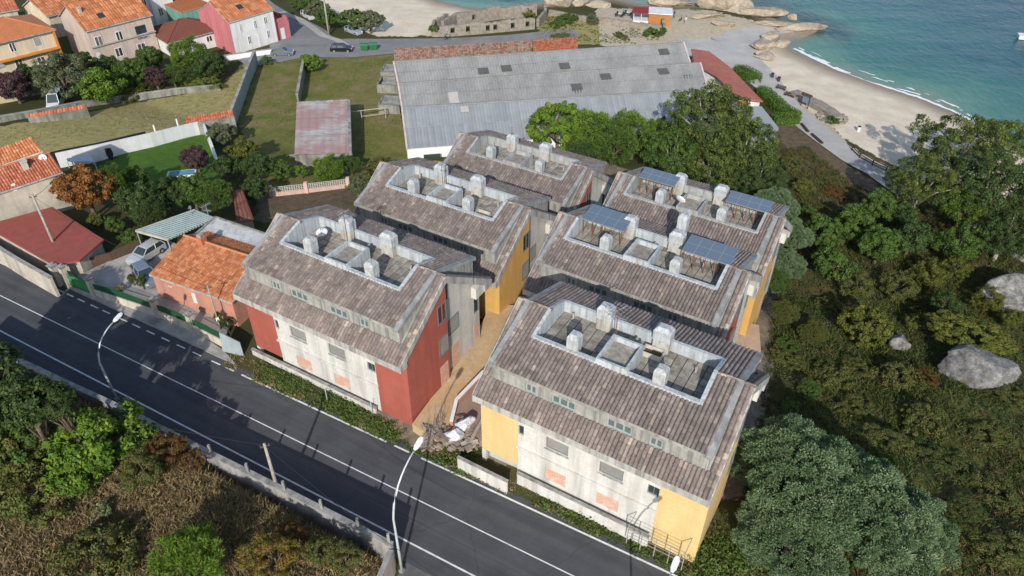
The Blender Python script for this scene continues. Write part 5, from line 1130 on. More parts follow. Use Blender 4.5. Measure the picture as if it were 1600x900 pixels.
def protos():
    S_ = {'broad': dict(seed=11, R=3, H=2.6, ncl=60, npl=170, rc=.62, ls=.13, sep=1.1), 'broad2': dict(seed=12, R=3, H=2.3, ncl=70, npl=110, rc=.7, ls=.17, lobes=5, hollow=.4), 'fine': dict(seed=13, R=3, H=2.6, ncl=110, npl=90, rc=.5, ls=.12, asp=2.6, lobes=9),
          'bush': dict(seed=14, R=1.5, H=1.2, ncl=45, npl=70, rc=.36, ls=.1), 'round': dict(seed=15, R=3, H=2.7, ncl=170, npl=90, rc=.42, ls=.13, lobes=14, hollow=.85), 'silver': dict(seed=16, R=5, H=4, ncl=150, npl=330, rc=.72, ls=.105, asp=2.6, needle=True, lobes=22, hollow=.75, sep=1.35),
          'pine': dict(seed=17, R=3, H=3, ncl=130, npl=80, rc=.45, ls=.17, asp=5, needle=True, lobes=9, hollow=.5), 'euca': dict(seed=18, R=5, H=4.6, ncl=150, npl=140, rc=.75, ls=.14, asp=2.2, lobes=16, hollow=.5, sep=1.05), 'airy': dict(seed=19, R=5, H=3.8, ncl=85, npl=140, rc=.7, ls=.14, asp=2.4, lobes=9, hollow=.3, sep=1.2),
          'shrub': dict(seed=20, R=3, H=1.6, ncl=90, npl=70, rc=.5, ls=.12, asp=2, lobes=9, hollow=.5)}
    for k, a in S_.items():
        sd = a.pop('seed'); CR[k] = (a, sd)
protos(); made = {}
def tree(kind, mat, u, v, rpx, hc, label, name='tree', cat='tree', group='trees of the village gardens', sq=(1, 1, 1), trunk=True, bk=None, z=None, limbs=5):
    """crown centre seen at photo u,v; hc is its height above ground; rpx its half width in the photo"""
    zg = 0
    for _ in range(8): P = at(u, v, zg+hc); zg = float(height(P[0], P[1])[0]) if z is None else z
    dist = math.dist(P, (0, 0, CZ)); r = rpx*dist/FPX; a, sd = CR[kind]; sc_ = r/a['R']
    t = empty(name, (P[0], P[1], zg), random.Random(int(u*7+v)).uniform(0, 6.28), label, cat, group)
    if kind not in made:
        V, F_, tt_, cen = make_crown(sd, **a); o = fastmesh('crown', V, F_, LM[mat], t, tt_); made[kind] = (o, cen)
    else:
        o = made[kind][0].copy(); col.objects.link(o); o.parent = t
    swap(o, LM[mat]); o.location = (0, 0, hc); o.scale = (sc_*sq[0], sc_*sq[1], sc_*sq[2])
    if trunk:
        cen = made[kind][1]; m_ = MB(); rr = random.Random(int(u+v*3)); tr = max(.07, .045*r+.05*hc**.5)
        base = Vector((0, 0, -.5)); mid = Vector((rr.uniform(-.15, .15)*r*.4, rr.uniform(-.15, .15)*r*.4, hc*.55)); m_.tube([base, (0, 0, 0), mid*.5, mid, (mid.x, mid.y, hc)], [tr*1.4, tr*1.2, tr, tr*.8, tr*.4], 7)
        idx = rr.sample(range(len(cen)), min(limbs+3, len(cen)))
        for i in idx:
            c = cen[i]*np.array([sc_*sq[0], sc_*sq[1], sc_*sq[2]])+np.array([0, 0, hc]); c = Vector(c)
            m_.tube([mid*.9, mid.lerp(c, .5)+Vector((0, 0, .15*r)), c], [tr*.55, tr*.3, tr*.1], 5)
        m_.build('trunk', bk or bark, t, smooth=True)
    return t
V_ = 'trees of the village gardens'
for a in [('fine', 'olive', 95, 125, 40, 3.2, 'big grey green olive tree over the parked white van', V_), ('broad', 'purple', 22, 138, 24, 2.5, 'dark purplish tree against the left edge beside the pale yellow wall', V_), ('broad', 'dark', 128, 103, 20, 2.5, 'dark tree between the olive and the large beige house', V_),
          ('broad2', 'bright', 158, 138, 30, 2.6, 'bright yellow green tree at the foot of the large beige house', V_), ('broad', 'dark', 165, 108, 20, 2.2, 'dark green tree touching the left corner of the beige house', V_), ('broad', 'green', 207, 116, 24, 2.4, 'mid green tree under the beige house between bright and purple trees', V_),
          ('fine', 'purple', 243, 121, 18, 2.4, 'small plum coloured tree above the field wall', V_), ('broad', 'green', 233, 95, 20, 2.5, 'round green tree in front of the gap between beige and brown roofed houses', V_), ('pine', 'pine', 293, 88, 27, 3.2, 'tall fresh green tree hiding the corner of the brown roofed house', V_),
          ('broad', 'dark', 328, 106, 24, 2.4, 'dark dense tree at the right end of the garden row', V_), ('pine', 'green', 270, 118, 15, 2.2, 'slim green tree between the plum tree and the tall fresh green one', V_), ('broad2', 'dark', 40, 118, 16, 3.5, 'small dark tree by the orange trimmed house', V_), ('pine', 'dark', 300, 120, 14, 1.6, 'dark shrub below the tall fresh green tree', V_)]:
    tree(*a[:7], group=a[7])
tree('shrub', 'yellow', 214, 147, 28, .7, 'low yellowish clipped hedge left of the plum tree', 'hedge', 'hedge', 'hedges on the field wall', (1, .45, .7), False)
tree('shrub', 'yellow', 315, 131, 30, .7, 'low yellowish clipped hedge at the foot of the dark trees', 'hedge', 'hedge', 'hedges on the field wall', (1, .45, .7), False)
G_ = 'trees of the roadside compound'
for a in [('broad', 'brown', 132, 298, 37, 3.4, 'rust brown autumn tree beside the weathered cream house'), ('pine', 'green', 182, 290, 26, 3.4, 'pointed green tree just right of the rust brown tree'), ('broad', 'dark', 218, 318, 32, 2.6, 'dark broad tree in front of the lawn, second after the brown one'), ('broad', 'green', 212, 280, 20, 2.6, 'small tree on the shaded corner of the lawn'),
          ('fine', 'dark', 262, 303, 30, 2.8, 'dark tree in the middle of the garden row above the green canopy'), ('pine', 'dark', 232, 335, 24, 2.2, 'tree directly above the green metal canopy'), ('broad', 'green', 300, 300, 28, 2.8, 'green tree above the television aerial of the annexe'), ('pine', 'green', 335, 308, 26, 2.8, 'last tree of the garden row next to the dark terracotta shed roof'),
          ('broad', 'purple', 306, 250, 22, 2.4, 'reddish green magnolia at the right end of the lawn'), ('broad2', 'dark', 352, 262, 20, 1.8, 'shadowy tree behind the right wall of the lawn'), ('broad', 'olive', 345, 212, 20, 1.6, 'pale climbing shrub over the corner of the white wall'), ('broad2', 'yellow', 380, 235, 22, 1.8, 'yellow green bush between lawn wall and grass plot'), ('broad', 'dark', 402, 262, 24, 1.8, 'dark bush at the shaded foot of the grass plot'), ('broad', 'dark', 395, 300, 22, 1.8, 'dark tree right of the dark terracotta shed roof'),
          ('broad', 'bright', 470, 268, 11, 1.1, 'small bright bush left of the concrete apron'), ('pine', 'bright', 512, 266, 24, 1.5, 'bright green bushes against the concrete apron'), ('pine', 'green', 548, 258, 16, 1.6, 'dark green bush at the right corner of the concrete apron'), ('broad', 'green', 440, 268, 18, 1.2, 'green bush above the pink balustrade'), ('shrub', 'lowgreen', 590, 262, 24, 1.0, 'brownish scrub bush behind the ochre gabled block'), ('fine', 'olive', 562, 292, 20, 1.6, 'silvery olive bush at the end of the pink balustrade'),
          ('pine', 'yellow', 206, 436, 8, 1.2, 'small clipped conifer behind the green mesh, left of two'), ('pine', 'green', 221, 441, 9, 1.3, 'small clipped conifer behind the green mesh, right of two'), ('pine', 'bright', 341, 497, 9, 1.6, 'narrow conifer at the end of the green mesh fence'), ('pine', 'dark', 354, 505, 9, 1.2, 'dark shrub beside the wall of the red ended block'), ('bush', 'pale', 186, 449, 7, 1.1, 'pale flowering shrub leaning over the cream low wall'),
          ('broad2', 'green', 178, 352, 14, 1.0, 'low garden plant under the rust brown tree'), ('broad2', 'green', 205, 372, 15, .9, 'low vegetable plants by the brown reed screen'), ('broad', 'yellow', 150, 345, 12, 1.0, 'yellow green shrub at the corner of the flat red roof'), ('broad', 'bright', 485, 100, 16, 1.3, 'bright bamboo like bush by the upper parking road'), ('bush', 'green', 418, 95, 9, .8, 'small bush at the top of the narrow grey green wall')]:
    tree(*a[:7], group=G_, sq=(.7, .7, 1.25) if 'conifer' in a[6] or 'pointed' in a[6] else (1, 1, 1))
B_ = 'trees along the beach parking'
for a in [('round', 'olive', 578, 33, 20, 2.6, 'right end round tree of the beach parking row'), ('round', 'green', 550, 31, 20, 2.6, 'round tree above the silver car beside the timber pole'), ('round', 'green', 512, 28, 17, 2.4, 'tree just left of the timber pole'), ('round', 'olive', 495, 14, 17, 2.4, 'second tree left of the timber pole'), ('round', 'green', 473, 4, 17, 2.4, 'leftmost tree of the beach row at the top edge')]:
    tree(*a[:7], group=B_, sq=(1, 1, .75))
P_ = 'trees behind the apartment blocks'
for a in [('round', 'bright', 872, 207, 44, 3.6, 'round light green pine in front of the warehouse roof'), ('pine', 'pine', 925, 212, 40, 3.8, 'pine just right of the round light green one'), ('pine', 'green', 958, 226, 38, 3.4, 'shorter pine in the middle of the row before the warehouse'), ('pine', 'pine', 990, 212, 36, 3.8, 'narrow pine before the dark gap by the big eucalyptus'), ('pine', 'green', 1030, 205, 20, 3.5, 'slender pine touching the left side of the big eucalyptus'), ('pine', 'dark', 905, 245, 26, 2.2, 'dark lower pine behind the farthest block')]:
    tree(*a[:7], group=P_, sq=(1, 1, 1.1))
for a in [('euca', 'euca', 1105, 190, 62, 8.5, 'tallest eucalyptus in the clump behind the solar panels'), ('euca', 'green', 1050, 240, 44, 5.0, 'left lower eucalyptus with visible pale trunk behind the solar panels'), ('euca', 'euca', 1160, 235, 52, 6.0, 'right eucalyptus of the clump behind the solar panels'), ('euca', 'euca', 1112, 262, 48, 4.0, 'lower eucalyptus in front of the tallest one'), ('euca', 'dark', 1185, 285, 38, 3.5, 'dark small eucalyptus at the right foot of the clump')]:
    tree(*a[:7], group=P_, bk=bark_pale, limbs=7)
for a in [('silver', 'silver', 1212, 322, 30, 4.0, 'silvery tree behind the gable, farthest of three'), ('silver', 'silver', 1232, 368, 30, 3.6, 'silvery tree beside the ochre gable, middle of three'), ('silver', 'silver', 1228, 415, 26, 3.0, 'greener silvery tree nearest of three beside the ochre gable'), ('silver', 'green', 1212, 440, 20, 2.0, 'green undershrub at the foot of the silvery trees')]:
    tree(*a[:7], group='silvery trees by the right gable')
Rg = 'trees on the wooded slope at the right'
for a in [('airy', 'euca', 1500, 240, 70, 5.5, 'large airy eucalyptus in front of the beach'), ('airy', 'euca', 1578, 225, 52, 6, 'airy eucalyptus cut by the right edge below the sea'), ('euca', 'euca', 1440, 290, 44, 6, 'eucalyptus at the bend of the promenade railing'), ('euca', 'dark', 1545, 300, 55, 6, 'dark eucalyptus under the large airy one'), ('pine', 'pine', 1508, 325, 36, 5, 'fresh green pine in the middle of the wooded slope'),
          ('broad', 'green', 1372, 322, 30, 4, 'pointed dark green pine tree left of the eucalyptus bend'), ('broad', 'green', 1332, 352, 36, 3.2, 'dense green tree left of the wooded slope'), ('broad', 'green', 1285, 365, 34, 3, 'green tree closest to the silvery trees'), ('broad2', 'green', 1300, 415, 34, 2.4, 'low spreading tree below the dense green ones'), ('broad', 'green', 1375, 385, 38, 3, 'wide green tree in the centre of the wooded slope'), ('broad2', 'dark', 1425, 372, 34, 3, 'dark tree below the bend eucalyptus'), ('euca', 'dark', 1570, 370, 46, 4, 'dark tree at the right edge above the long boulder'),
          ('fine', 'green', 1500, 385, 40, 3.4, 'light branched tree above the yellow green shrubs'), ('fine', 'yellow', 1452, 432, 33, 2, 'yellow green shrub on the slope'), ('fine', 'yellow', 1492, 418, 24, 1.8, 'second yellow green shrub, right of the first'), ('fine', 'yellow', 1545, 470, 26, 1.8, 'yellow green shrub spilling over the long boulder'), ('fine', 'yellow', 1580, 500, 20, 1.5, 'small yellow green shrub below the long boulder'), ('fine', 'lowgreen', 1405, 450, 30, 1.6, 'dull green shrub left of the yellow green ones'),
          ('round', 'yellow', 1350, 512, 40, 1.9, 'round dense bush beside the small pale boulder'), ('silver', 'lowgreen', 1225, 490, 24, 1.4, 'feathery dull shrub below the silvery trees'), ('silver', 'lowgreen', 1270, 520, 24, 1.2, 'feathery dull shrub left of the round bush'), ('fine', 'lowgreen', 1430, 505, 20, 1.2, 'small shrub behind the small pale boulder'), ('shrub', 'lowgreen', 1400, 590, 40, .8, 'low brownish shrub in front of the small pale boulder'), ('shrub', 'lowgreen', 1300, 590, 34, .5, 'dull low shrub in the middle of the scrub'), ('shrub', 'lowgreen', 1440, 660, 40, .4, 'low dull shrub patch below the large boulder'),
          ('fine', 'green', 1262, 330, 14, 1.2, 'small tree on the brown slope under the promenade'), ('fine', 'lowgreen', 1236, 258, 15, 1.0, 'scrubby bush between shed roof and promenade'), ('broad2', 'lowgreen', 1255, 292, 15, 1.0, 'brownish bush on the slope below the promenade'), ('broad2', 'dark', 1410, 335, 28, 2.5, 'shaded bush under the promenade bend'), ('fine', 'dark', 1475, 480, 30, 1.5, 'dark shrub above the large boulder'), ('fine', 'lowgreen', 1340, 450, 30, 1.4, 'dull shrub above the round bush')]:
    a = (a[0], a[1], a[2], a[3], a[4]*(.84 if a[3] > 315 else 1), a[5]*(.85 if a[3] > 315 else 1), a[6])
    tree(*a[:7], group=Rg, bk=bark_pale if 'euca' in a[0] or 'airy' in a[0] else None)
tree('round', 'yellow', 1515, 522, 50, 2.5, 'leafy green bush growing on top of the large boulder', group=Rg, sq=(1, .7, .45), trunk=False)
Sg = 'large silvery bush at the bottom right'
for a in [('silver', 'silver', 1250, 750, 84, 3.6, 'left lobe of the big silvery bush, beside the pale yellow block'), ('silver', 'silver', 1340, 800, 84, 3.2, 'middle lobe of the big silvery bush'), ('silver', 'silver', 1392, 835, 74, 2.4, 'right lobe of the big silvery bush'), ('silver', 'silver', 1235, 850, 70, 1.8, 'lowest lobe of the big silvery bush by the white railing'), ('silver', 'silver', 1185, 730, 38, 2.2, 'small upper left lobe of the big silvery bush')]:
    tree(*a[:7], name='silvery_bush', cat='bush', group=Sg)
Lg = 'trees on the slope before the road'
for a in [('broad2', 'dark', -50, 610, 60, 9, 'dark tree crown entering from the left edge beside the road'), ('broad2', 'dark', 40, 628, 46, 8, 'dark tree at the left edge next to the road wall'), ('broad', 'green', 20, 680, 48, 3.2, 'olive green tree below the dark one at the left edge'), ('fine', 'dark', 92, 632, 32, 7.5, 'dark fine leaved tree between the left edge and the bright one'), ('broad2', 'bright', 152, 690, 56, 2.8, 'bright green fig like tree with pale branches'), ('broad2', 'bright', 120, 742, 36, 1.8, 'lower bough mass of the bright fig like tree'), ('broad', 'green', 222, 682, 22, 2.0, 'green tree between the bright one and the road wall'), ('broad', 'lowgreen', 25, 700, 48, 2.2, 'dull green bush under the trees at the left edge'),
          ('fine', 'red', 262, 702, 28, 1.5, 'rusty red bush by the road wall'), ('fine', 'lowgreen', 225, 735, 32, 1.3, 'dull green bush below the rusty one'), ('fine', 'red', 300, 720, 18, 1.6, 'small rusty bush touching the road wall coping'), ('pine', 'bright', 292, 884, 50, 2.4, 'bright young pine at the bottom edge'), ('fine', 'gold', 425, 872, 42, 1.6, 'golden and orange bush right of the bright young pine'), ('fine', 'red', 452, 838, 24, 1.2, 'orange topped bush behind the golden one'), ('bush', 'pale', 160, 797, 12, .7, 'small bush with whitish flowers in the dry grass'), ('shrub', 'lowgreen', 150, 868, 56, .8, 'green bramble patch at the bottom edge left of the young pine'), ('fine', 'lowgreen', 500, 862, 26, 1.0, 'dark bush by the end of the road wall'), ('fine', 'lowgreen', 540, 870, 26, 1.2, 'bush in the corner where two walls meet'),
          ('shrub', 'lowgreen', 60, 770, 60, .8, 'dark bramble patch in the dry grass at the left')]:
    tree(*a[:7], group=Lg, bk=bark_pale if 'pale branches' in a[6] else None, limbs=9 if 'pale branches' in a[6] else 4)
# trees just out of the frame at the lower left: their shade falls on the road
for i, (u, v, r, h) in enumerate([(-150, 560, 70, 8), (-60, 640, 60, 7), (-190, 640, 80, 7)]): tree('broad2', 'dark', u, v, r, h, 'dark tree outside the left edge of the road, number from the wall %s' % ['nearest', 'middle', 'farthest'][i], group=Lg)
for i, (u, v, r, k, m_n) in enumerate([(1225, 560, 34, 'shrub', 'lowgreen'), (1262, 610, 30, 'fine', 'green'), (1330, 640, 40, 'shrub', 'lowgreen'), (1390, 690, 46, 'shrub', 'lowgreen'), (1470, 720, 52, 'shrub', 'deep'), (1540, 680, 44, 'shrub', 'lowgreen'), (1560, 780, 56, 'shrub', 'lowgreen'), (1500, 800, 40, 'fine', 'deep'), (1590, 620, 34, 'fine', 'lowgreen'), (1235, 640, 26, 'shrub', 'green'), (1570, 860, 50, 'shrub', 'lowgreen'), (1450, 590, 24, 'fine', 'red'), (1340, 575, 30, 'fine', 'lowgreen'), (1230, 540, 24, 'fine', 'green'), (1290, 475, 28, 'fine', 'lowgreen'), (1305, 300, 26, 'shrub', 'red')]):
    tree(k, m_n, u, v, r, .5, ['dull low bramble mound on the slope, first below the silvery trees', 'green wispy shrub just above the big silvery bush', 'dull bramble mound above the middle of the big silvery bush', 'olive bramble mound right of the big silvery bush top', 'dark bramble mound below the large boulder', 'dull bramble mound right below the large boulder', 'olive bramble mound at the lower right edge', 'dark wispy shrub right of the big silvery bush', 'wispy dull shrub right of the large boulder', 'green bramble mound touching the top of the big silvery bush', 'olive bramble mound in the bottom right corner', 'rusty wispy shrub left of the large boulder', 'wispy dull shrub below the round bush', 'green wispy shrub by the rear paving', 'wispy dull shrub between silvery trees and round bush', 'rusty bramble mound on the brown slope under the promenade'][i], name='shrub', cat='shrub', group='bramble mounds on the slope', trunk=False, sq=(.8, .65, .32))
for a in [('shrub', 'green', 880, 33, 28, .5, 'dark creeping bush along the dry stone wall'), ('fine', 'olive', 925, 32, 11, .9, 'pale pampas like tuft by the dry stone wall'), ('bush', 'green', 1018, 52, 12, .7, 'bush before the ivy clad wall stub'), ('shrub', 'yellow', 820, 18, 24, .8, 'yellow green creeper on top of the ruin'), ('bush', 'green', 678, 44, 8, 1.8, 'ivy on the end wall of the ruin'), ('bush', 'green', 1035, 48, 7, 1.6, 'ivy clump on the wall stub by the beach bar'), ('bush', 'green', 1300, 188, 9, .6, 'small green shrub by the stone circle on the promenade'), ('shrub', 'lowgreen', 970, 57, 16, .2, 'low scrub patch on the dry ground behind the warehouse'), ('shrub', 'lowgreen', 875, 57, 15, .2, 'low scrub patch behind the red end of the tiled shed')]:
    tree(*a[:7], name='shrub', cat='shrub', group='shrubs by the ruin and the promenade', trunk=False, sq=(1, .5, .6) if a[0] == 'shrub' else (1, 1, 1))
def hedge_line(px, w, h, label, mat='hedge', n=230, group='clipped hedges by the promenade'):
    rng = np.random.RandomState(int(px[0][0])); C = densify(np.array([gp(u, v) for u, v in px]), .5); t = empty('hedge', tuple(C[0]), 0, label, 'hedge', group); P = []; Nn = []
    L = len(C)
    for i in range(L):
        e = min(1, (min(i, L-1-i)+.5)/2.5)**.5
        for _ in range(n):
            a = rng.uniform(-1, 1); b = rng.uniform(0, 1); f = rng.randint(3)
            d = C[min(i+1, L-1)]-C[max(i-1, 0)]; d = d/np.linalg.norm(d); s_ = np.array([-d[1], d[0], 0])
            if f == 0: p = s_*a*w/2*e+np.array([0, 0, h]); nn = np.array([0, 0, 1.])
            else: sg = 1 if f == 1 else -1; p = s_*sg*w/2*e+np.array([0, 0, b*h]); nn = s_*sg
            P.append(C[i]-C[0]+p+d*rng.uniform(-.3, .3)+rng.normal(0, .06, 3)); Nn.append(nn)
    V, F_ = leaf_quads(rng, np.array(P), np.array(Nn, float), np.full(len(P), .1)); fastmesh('foliage', V, F_, LM[mat], t, rng.random(len(P)))
    m_ = MB()
    for a_, b_ in zip(C[:-1:4], C[4::4]): m_.bar(tuple(a_-C[0]+[0, 0, h*.45]), tuple(b_-C[0]+[0, 0, h*.45]), w*.7, h*.8)
    m_.build('stems', LM['dark'], t)
hedge_line([(1150, 114), (1165, 120), (1182, 131)], 3.0, 1.5, 'short fat clipped hedge along the promenade, nearer the sea'); hedge_line([(1188, 146), (1205, 162), (1222, 178), (1245, 190)], 2.4, 1.4, 'longer clipped hedge along the promenade'); hedge_line([(1208, 192), (1245, 192)], 2.4, 1.3, 'short arm of clipped hedge turning inland')

# ground cover: countless blades and leaves
def cover(name, label, cat, polys, dens, kind, mat, seed, hgt=.5, pat=None, excl=()):
    rng = np.random.RandomState(seed); allP = []
    for pl in polys:
        W_ = np.array([gp(u, v)[:2] if -350 < u < 1950 and v < 1150 else at(u, v, 1)[:2] for u, v in pl]); lo, hi = W_.min(0), W_.max(0); n = int((hi-lo).prod()*dens)
        q = lo+rng.random((n, 2))*(hi-lo); q = q[inpoly(q[:, 0], q[:, 1], W_)]; allP.append(q)
    q = np.vstack(allP)
    if pat: k = np.sin(q[:, 0]*pat+seed)*np.sin(q[:, 1]*pat*.9+seed*2)+.6*np.sin(q[:, 0]*pat*2.7)*np.cos(q[:, 1]*pat*2.3+seed); q = q[k+rng.normal(0, .35, len(q)) > 0]
    for ex in excl: q = q[~inpoly(q[:, 0], q[:, 1], ex)]
    z = height(q[:, 0], q[:, 1]); B3 = np.stack([q[:, 0], q[:, 1], z], 1); n = len(B3); tt = rng.random(n)
    if kind == 'blades':
        m_ = 7; P = np.repeat(B3, m_, 0)+rng.normal(0, .09, (n*m_, 3))*[1, 1, .1]; a = rng.normal(0, .45, (n*m_, 3)); a[:, 2] = 1; a /= np.linalg.norm(a, axis=1)[:, None]
        L = (hgt*rng.uniform(.5, 1.4, n*m_))[:, None]; b = np.cross(a, rng.normal(size=(n*m_, 3))); b /= np.linalg.norm(b, axis=1)[:, None]; w = .012+.014*rng.random((n*m_, 1))
        V = np.stack([P-b*w, P+b*w, P+a*L*.6+b*w*1.1, P+a*L+[0, 0, -.0]], 1); V[:, 3, :2] += a[:, :2]*L*.25; V = V.reshape(-1, 3); F_ = np.arange(len(V)).reshape(-1, 4); T_ = np.clip(np.repeat(tt, m_)*.6+.4*rng.random(n*m_), 0, 1)
    else:
        m_ = 12; d = rng.normal(size=(n*m_, 3)); d[:, 2] = np.abs(d[:, 2]); d /= np.linalg.norm(d, axis=1)[:, None]; rr_ = np.repeat(hgt*rng.uniform(.4, 1.2, n), m_)[:, None]
        P = np.repeat(B3, m_, 0)+d*rr_*rng.random((n*m_, 1))**.4*[1, 1, .8]; V, F_ = leaf_quads(rng, P, d, np.full(len(P), .1)); T_ = np.clip(np.repeat(tt, m_)*.6+.4*rng.random(n*m_), 0, 1)
    o = fastmesh(name, V, F_, LM[mat], None, T_); tag(o, label, cat, kind='stuff'); return o
fps = []
for k in BL: fps.append(np.array([b2w(k, x, y, 0)[:2] for x, y in ((-11, -7.6), (11, -7.6), (11, 7.2), (-11, 7.2))]))
LL = [(-150, 560), (0, 570), (100, 612), (200, 660), (330, 726), (445, 783), (560, 842), (600, 870), (590, 960), (-300, 1100), (-300, 700)]
cover('dry_grass', 'tall dry straw coloured grass covering the slope before the road', 'dry grass', [LL], 30, 'blades', 'straw', 1, .55)
cover('low_scrub', 'low green and brown scrub mixed into the dry slope before the road', 'scrub', [LL], 5, 'leaf', 'lowgreen', 2, .35, .2)
RR = [(1215, 430), (1260, 345), (1220, 235), (1260, 230), (1320, 280), (1400, 320), (1700, 330), (1800, 1100), (1180, 1100), (1150, 840), (1190, 620)]
cover('slope_scrub', 'dark green and brown scrub covering the slope right of the apartment blocks', 'scrub', [RR], 4.5, 'leaf', 'deep', 3, .5, None, fps)
cover('slope_grass', 'olive green grass tufts scattered over the shaded slope at the right', 'grass', [RR], 5, 'blades', 'lowgreen', 4, .6, .2, fps)
VV = [(352, 548), (372, 555), (400, 566), (500, 612), (600, 655), (660, 685), (700, 690), (760, 700), (830, 738), (900, 775), (1000, 820), (1100, 850), (1180, 880), (1230, 960), (1130, 935), (1050, 890), (930, 835), (800, 776), (700, 733), (610, 690), (500, 640), (400, 598), (350, 575)]
cover('verge_plants', 'green creeping plants on the verge between the road and the apartment blocks', 'verge plants', [VV], 40, 'leaf', 'verge', 5, .38, .5, fps)
cover('slope_dry_scrub', 'brownish dry bramble stems mixed over the slope at the right', 'scrub', [RR], 4, 'blades', 'rustgrass', 14, .5, .09, fps)
cover('dry_ground_scrub', 'mottled low scrub on the dry ground between ruin and warehouse', 'scrub', [[(850, 24), (1035, 52), (1030, 70), (905, 66), (840, 56)]], 3, 'leaf', 'lowgreen', 21, .35, .3)
cover('verge_grass', 'dry and green grass tufts on the verge between the road and the apartment blocks', 'grass', [VV], 14, 'blades', 'straw', 6, .28, .5, fps)
cover('verge_tall_plants', 'taller leafy weeds along the foot of the white boundary walls', 'weeds', [[(410, 566), (590, 645), (600, 662), (500, 622), (405, 580)], [(760, 700), (1000, 820), (1005, 845), (900, 800), (760, 728)]], 14, 'leaf', 'verge', 31, .75, .7, fps)
cover('corner_brambles', 'thick bramble bank at the foot of the pale yellow end wall', 'brambles', [[(900, 772), (960, 800), (1010, 815), (1090, 830), (1160, 850), (1180, 900), (1110, 900), (1000, 852), (905, 805)]], 30, 'leaf', 'verge', 7, 1.5, None, fps)
cover('dry_field_grass', 'yellowed meadow grass of the long field beside the village gardens', 'grass', [[(0, 205), (120, 182), (345, 148), (395, 92), (366, 190), (285, 206), (95, 240), (0, 240)]], 1.6, 'blades', 'straw', 41, .25, .3)
cover('field_grass', 'mottled grass of the old plots beside the barn', 'grass', [[(398, 100), (470, 92), (470, 160), (455, 260), (400, 270), (372, 196)], [(484, 112), (612, 82), (615, 130), (635, 240), (560, 260), (552, 160), (476, 155)]], 2.2, 'blades', 'turf', 8, .22, .25)
# ------------------------------------------------------------------ street furniture
def height_for(P, v):
    lo, hi = 0.0, 25.0
    for _ in range(40):
        m_ = (lo+hi)/2; q = proj(np.array([P[0], P[1], P[2]+m_]))[1]
        if q > v: lo = m_
        else: hi = m_
    return lo
galv = M('galvanised_pole', (.62, .66, .68), (.5, .54, .56), 2, .45, metal=.25, bmp=0); lampw = plain('lamp_housing', (.8, .82, .83))
def street_lamp(P, h, off, label):
    t = empty('street_lamp', (P[0], P[1], P[2]), math.atan2(ROAD_N[1], ROAD_N[0]), label, 'street lamp', 'curved street lamps along the road'); k = .62*h
    pts = [(0, 0, 0), (-.02, 0, k*.5), (-.06, 0, k)]; rs = [.11, .095, .08]
    for i in range(1, 9): a = i/8*math.pi*.42; pts.append((off*(1-math.cos(a))/(1-math.cos(math.pi*.42)), 0, k+(h-k)*math.sin(a)/math.sin(math.pi*.42))); rs.append(.08-.004*i)
    m_ = MB(); m_.tube(pts, rs, 10); m_.build('pole', galv, t, smooth=True)
    m_ = MB(); m_.box(-.16, .16, -.16, .16, -.02, .25); m_.build('base_plate', conc_wall, t)
    e = Vector(pts[-1]); d = (Vector(pts[-1])-Vector(pts[-2])).normalized(); s_ = Vector((0, 1, 0)); n_ = d.cross(s_); m_ = MB(); vs = []
    for f, w, th in ((-.05, .08, .05), (.2, .19, .09), (.75, .2, .08), (.95, .12, .04)):
        c = e+d*f; vs += [c-s_*w-n_*th*.5, c+s_*w-n_*th*.5, c+s_*w*.8+n_*th, c-s_*w*.8+n_*th]
    fs = [(3, 2, 1, 0), (12, 13, 14, 15)]+[(i*4+j, i*4+(j+1) % 4, (i+1)*4+(j+1) % 4, (i+1)*4+j) for i in range(3) for j in range(4)]
    m_.add([tuple(v) for v in vs], fs); m_.build('lamp_head', lampw, t)
street_lamp(at(183, 625, 0), 7.3, 2.4, 'curved white street lamp left, at the dark tree shadows on the road')
street_lamp(at(628, 893, 0), 10.2, 2.9, 'tall curved white street lamp at the end of the roadside wall')
P = at(1050, 893, 9.6); street_lamp((P[0]-ROAD_N[0]*2.9, P[1]-ROAD_N[1]*2.9, 0), 9.6, 2.9, 'street lamp of which only the white head shows at the bottom edge')
def pole(P, topv, label, r=.11, mat=None, arm=False, name='utility_pole', h=None):
    h = h or height_for(P, topv); t = empty(name, tuple(P), .4, label, 'pole', 'utility poles'); m_ = MB(); m_.tube([(0, 0, -.4), (0, 0, h*.5), (0, 0, h)], [r*1.25, r*1.1, r*.85], 8); m_.build('shaft', mat or M('grey_wood', (.42, .39, .34), (.28, .25, .21), 3), t, smooth=True)
    m_ = MB(); m_.bar((-.35, 0, h-.3), (.35, 0, h-.3), .08); [m_.tube([(x, 0, h-.26), (x, 0, h-.1)], .04, 6) for x in (-.3, 0, .3)]; m_.build('crossarm', bark, t); return (P[0], P[1], P[2]+h)
T1 = pole(at(95, 405, .2), 304, 'tall grey utility pole by the gate pillars in front of the red flat roof', .13)
T2 = pole(at(346, 519, .2), 446, 'thin pole with a white box at the end of the green mesh fence', .07)
q = at(428, 757, 3.0); T3 = pole(np.array([q[0], q[1]+.35, 0]), 693, 'short weathered wooden pole standing at the roadside wall', .12)
T4 = pole(gp(514, 55), -20, 'timber pole among the round trees by the beach parking', .16, h=10)
m_ = MB(); m_.box(-.15, .15, -.12, .12, 1.5, 1.9); o_ = m_.build('meter_box', white_paint, [o for o in bpy.data.objects if o.name.startswith('utility_pole')][1])
wire_m = M('cable', (.03, .03, .03), bmp=0)
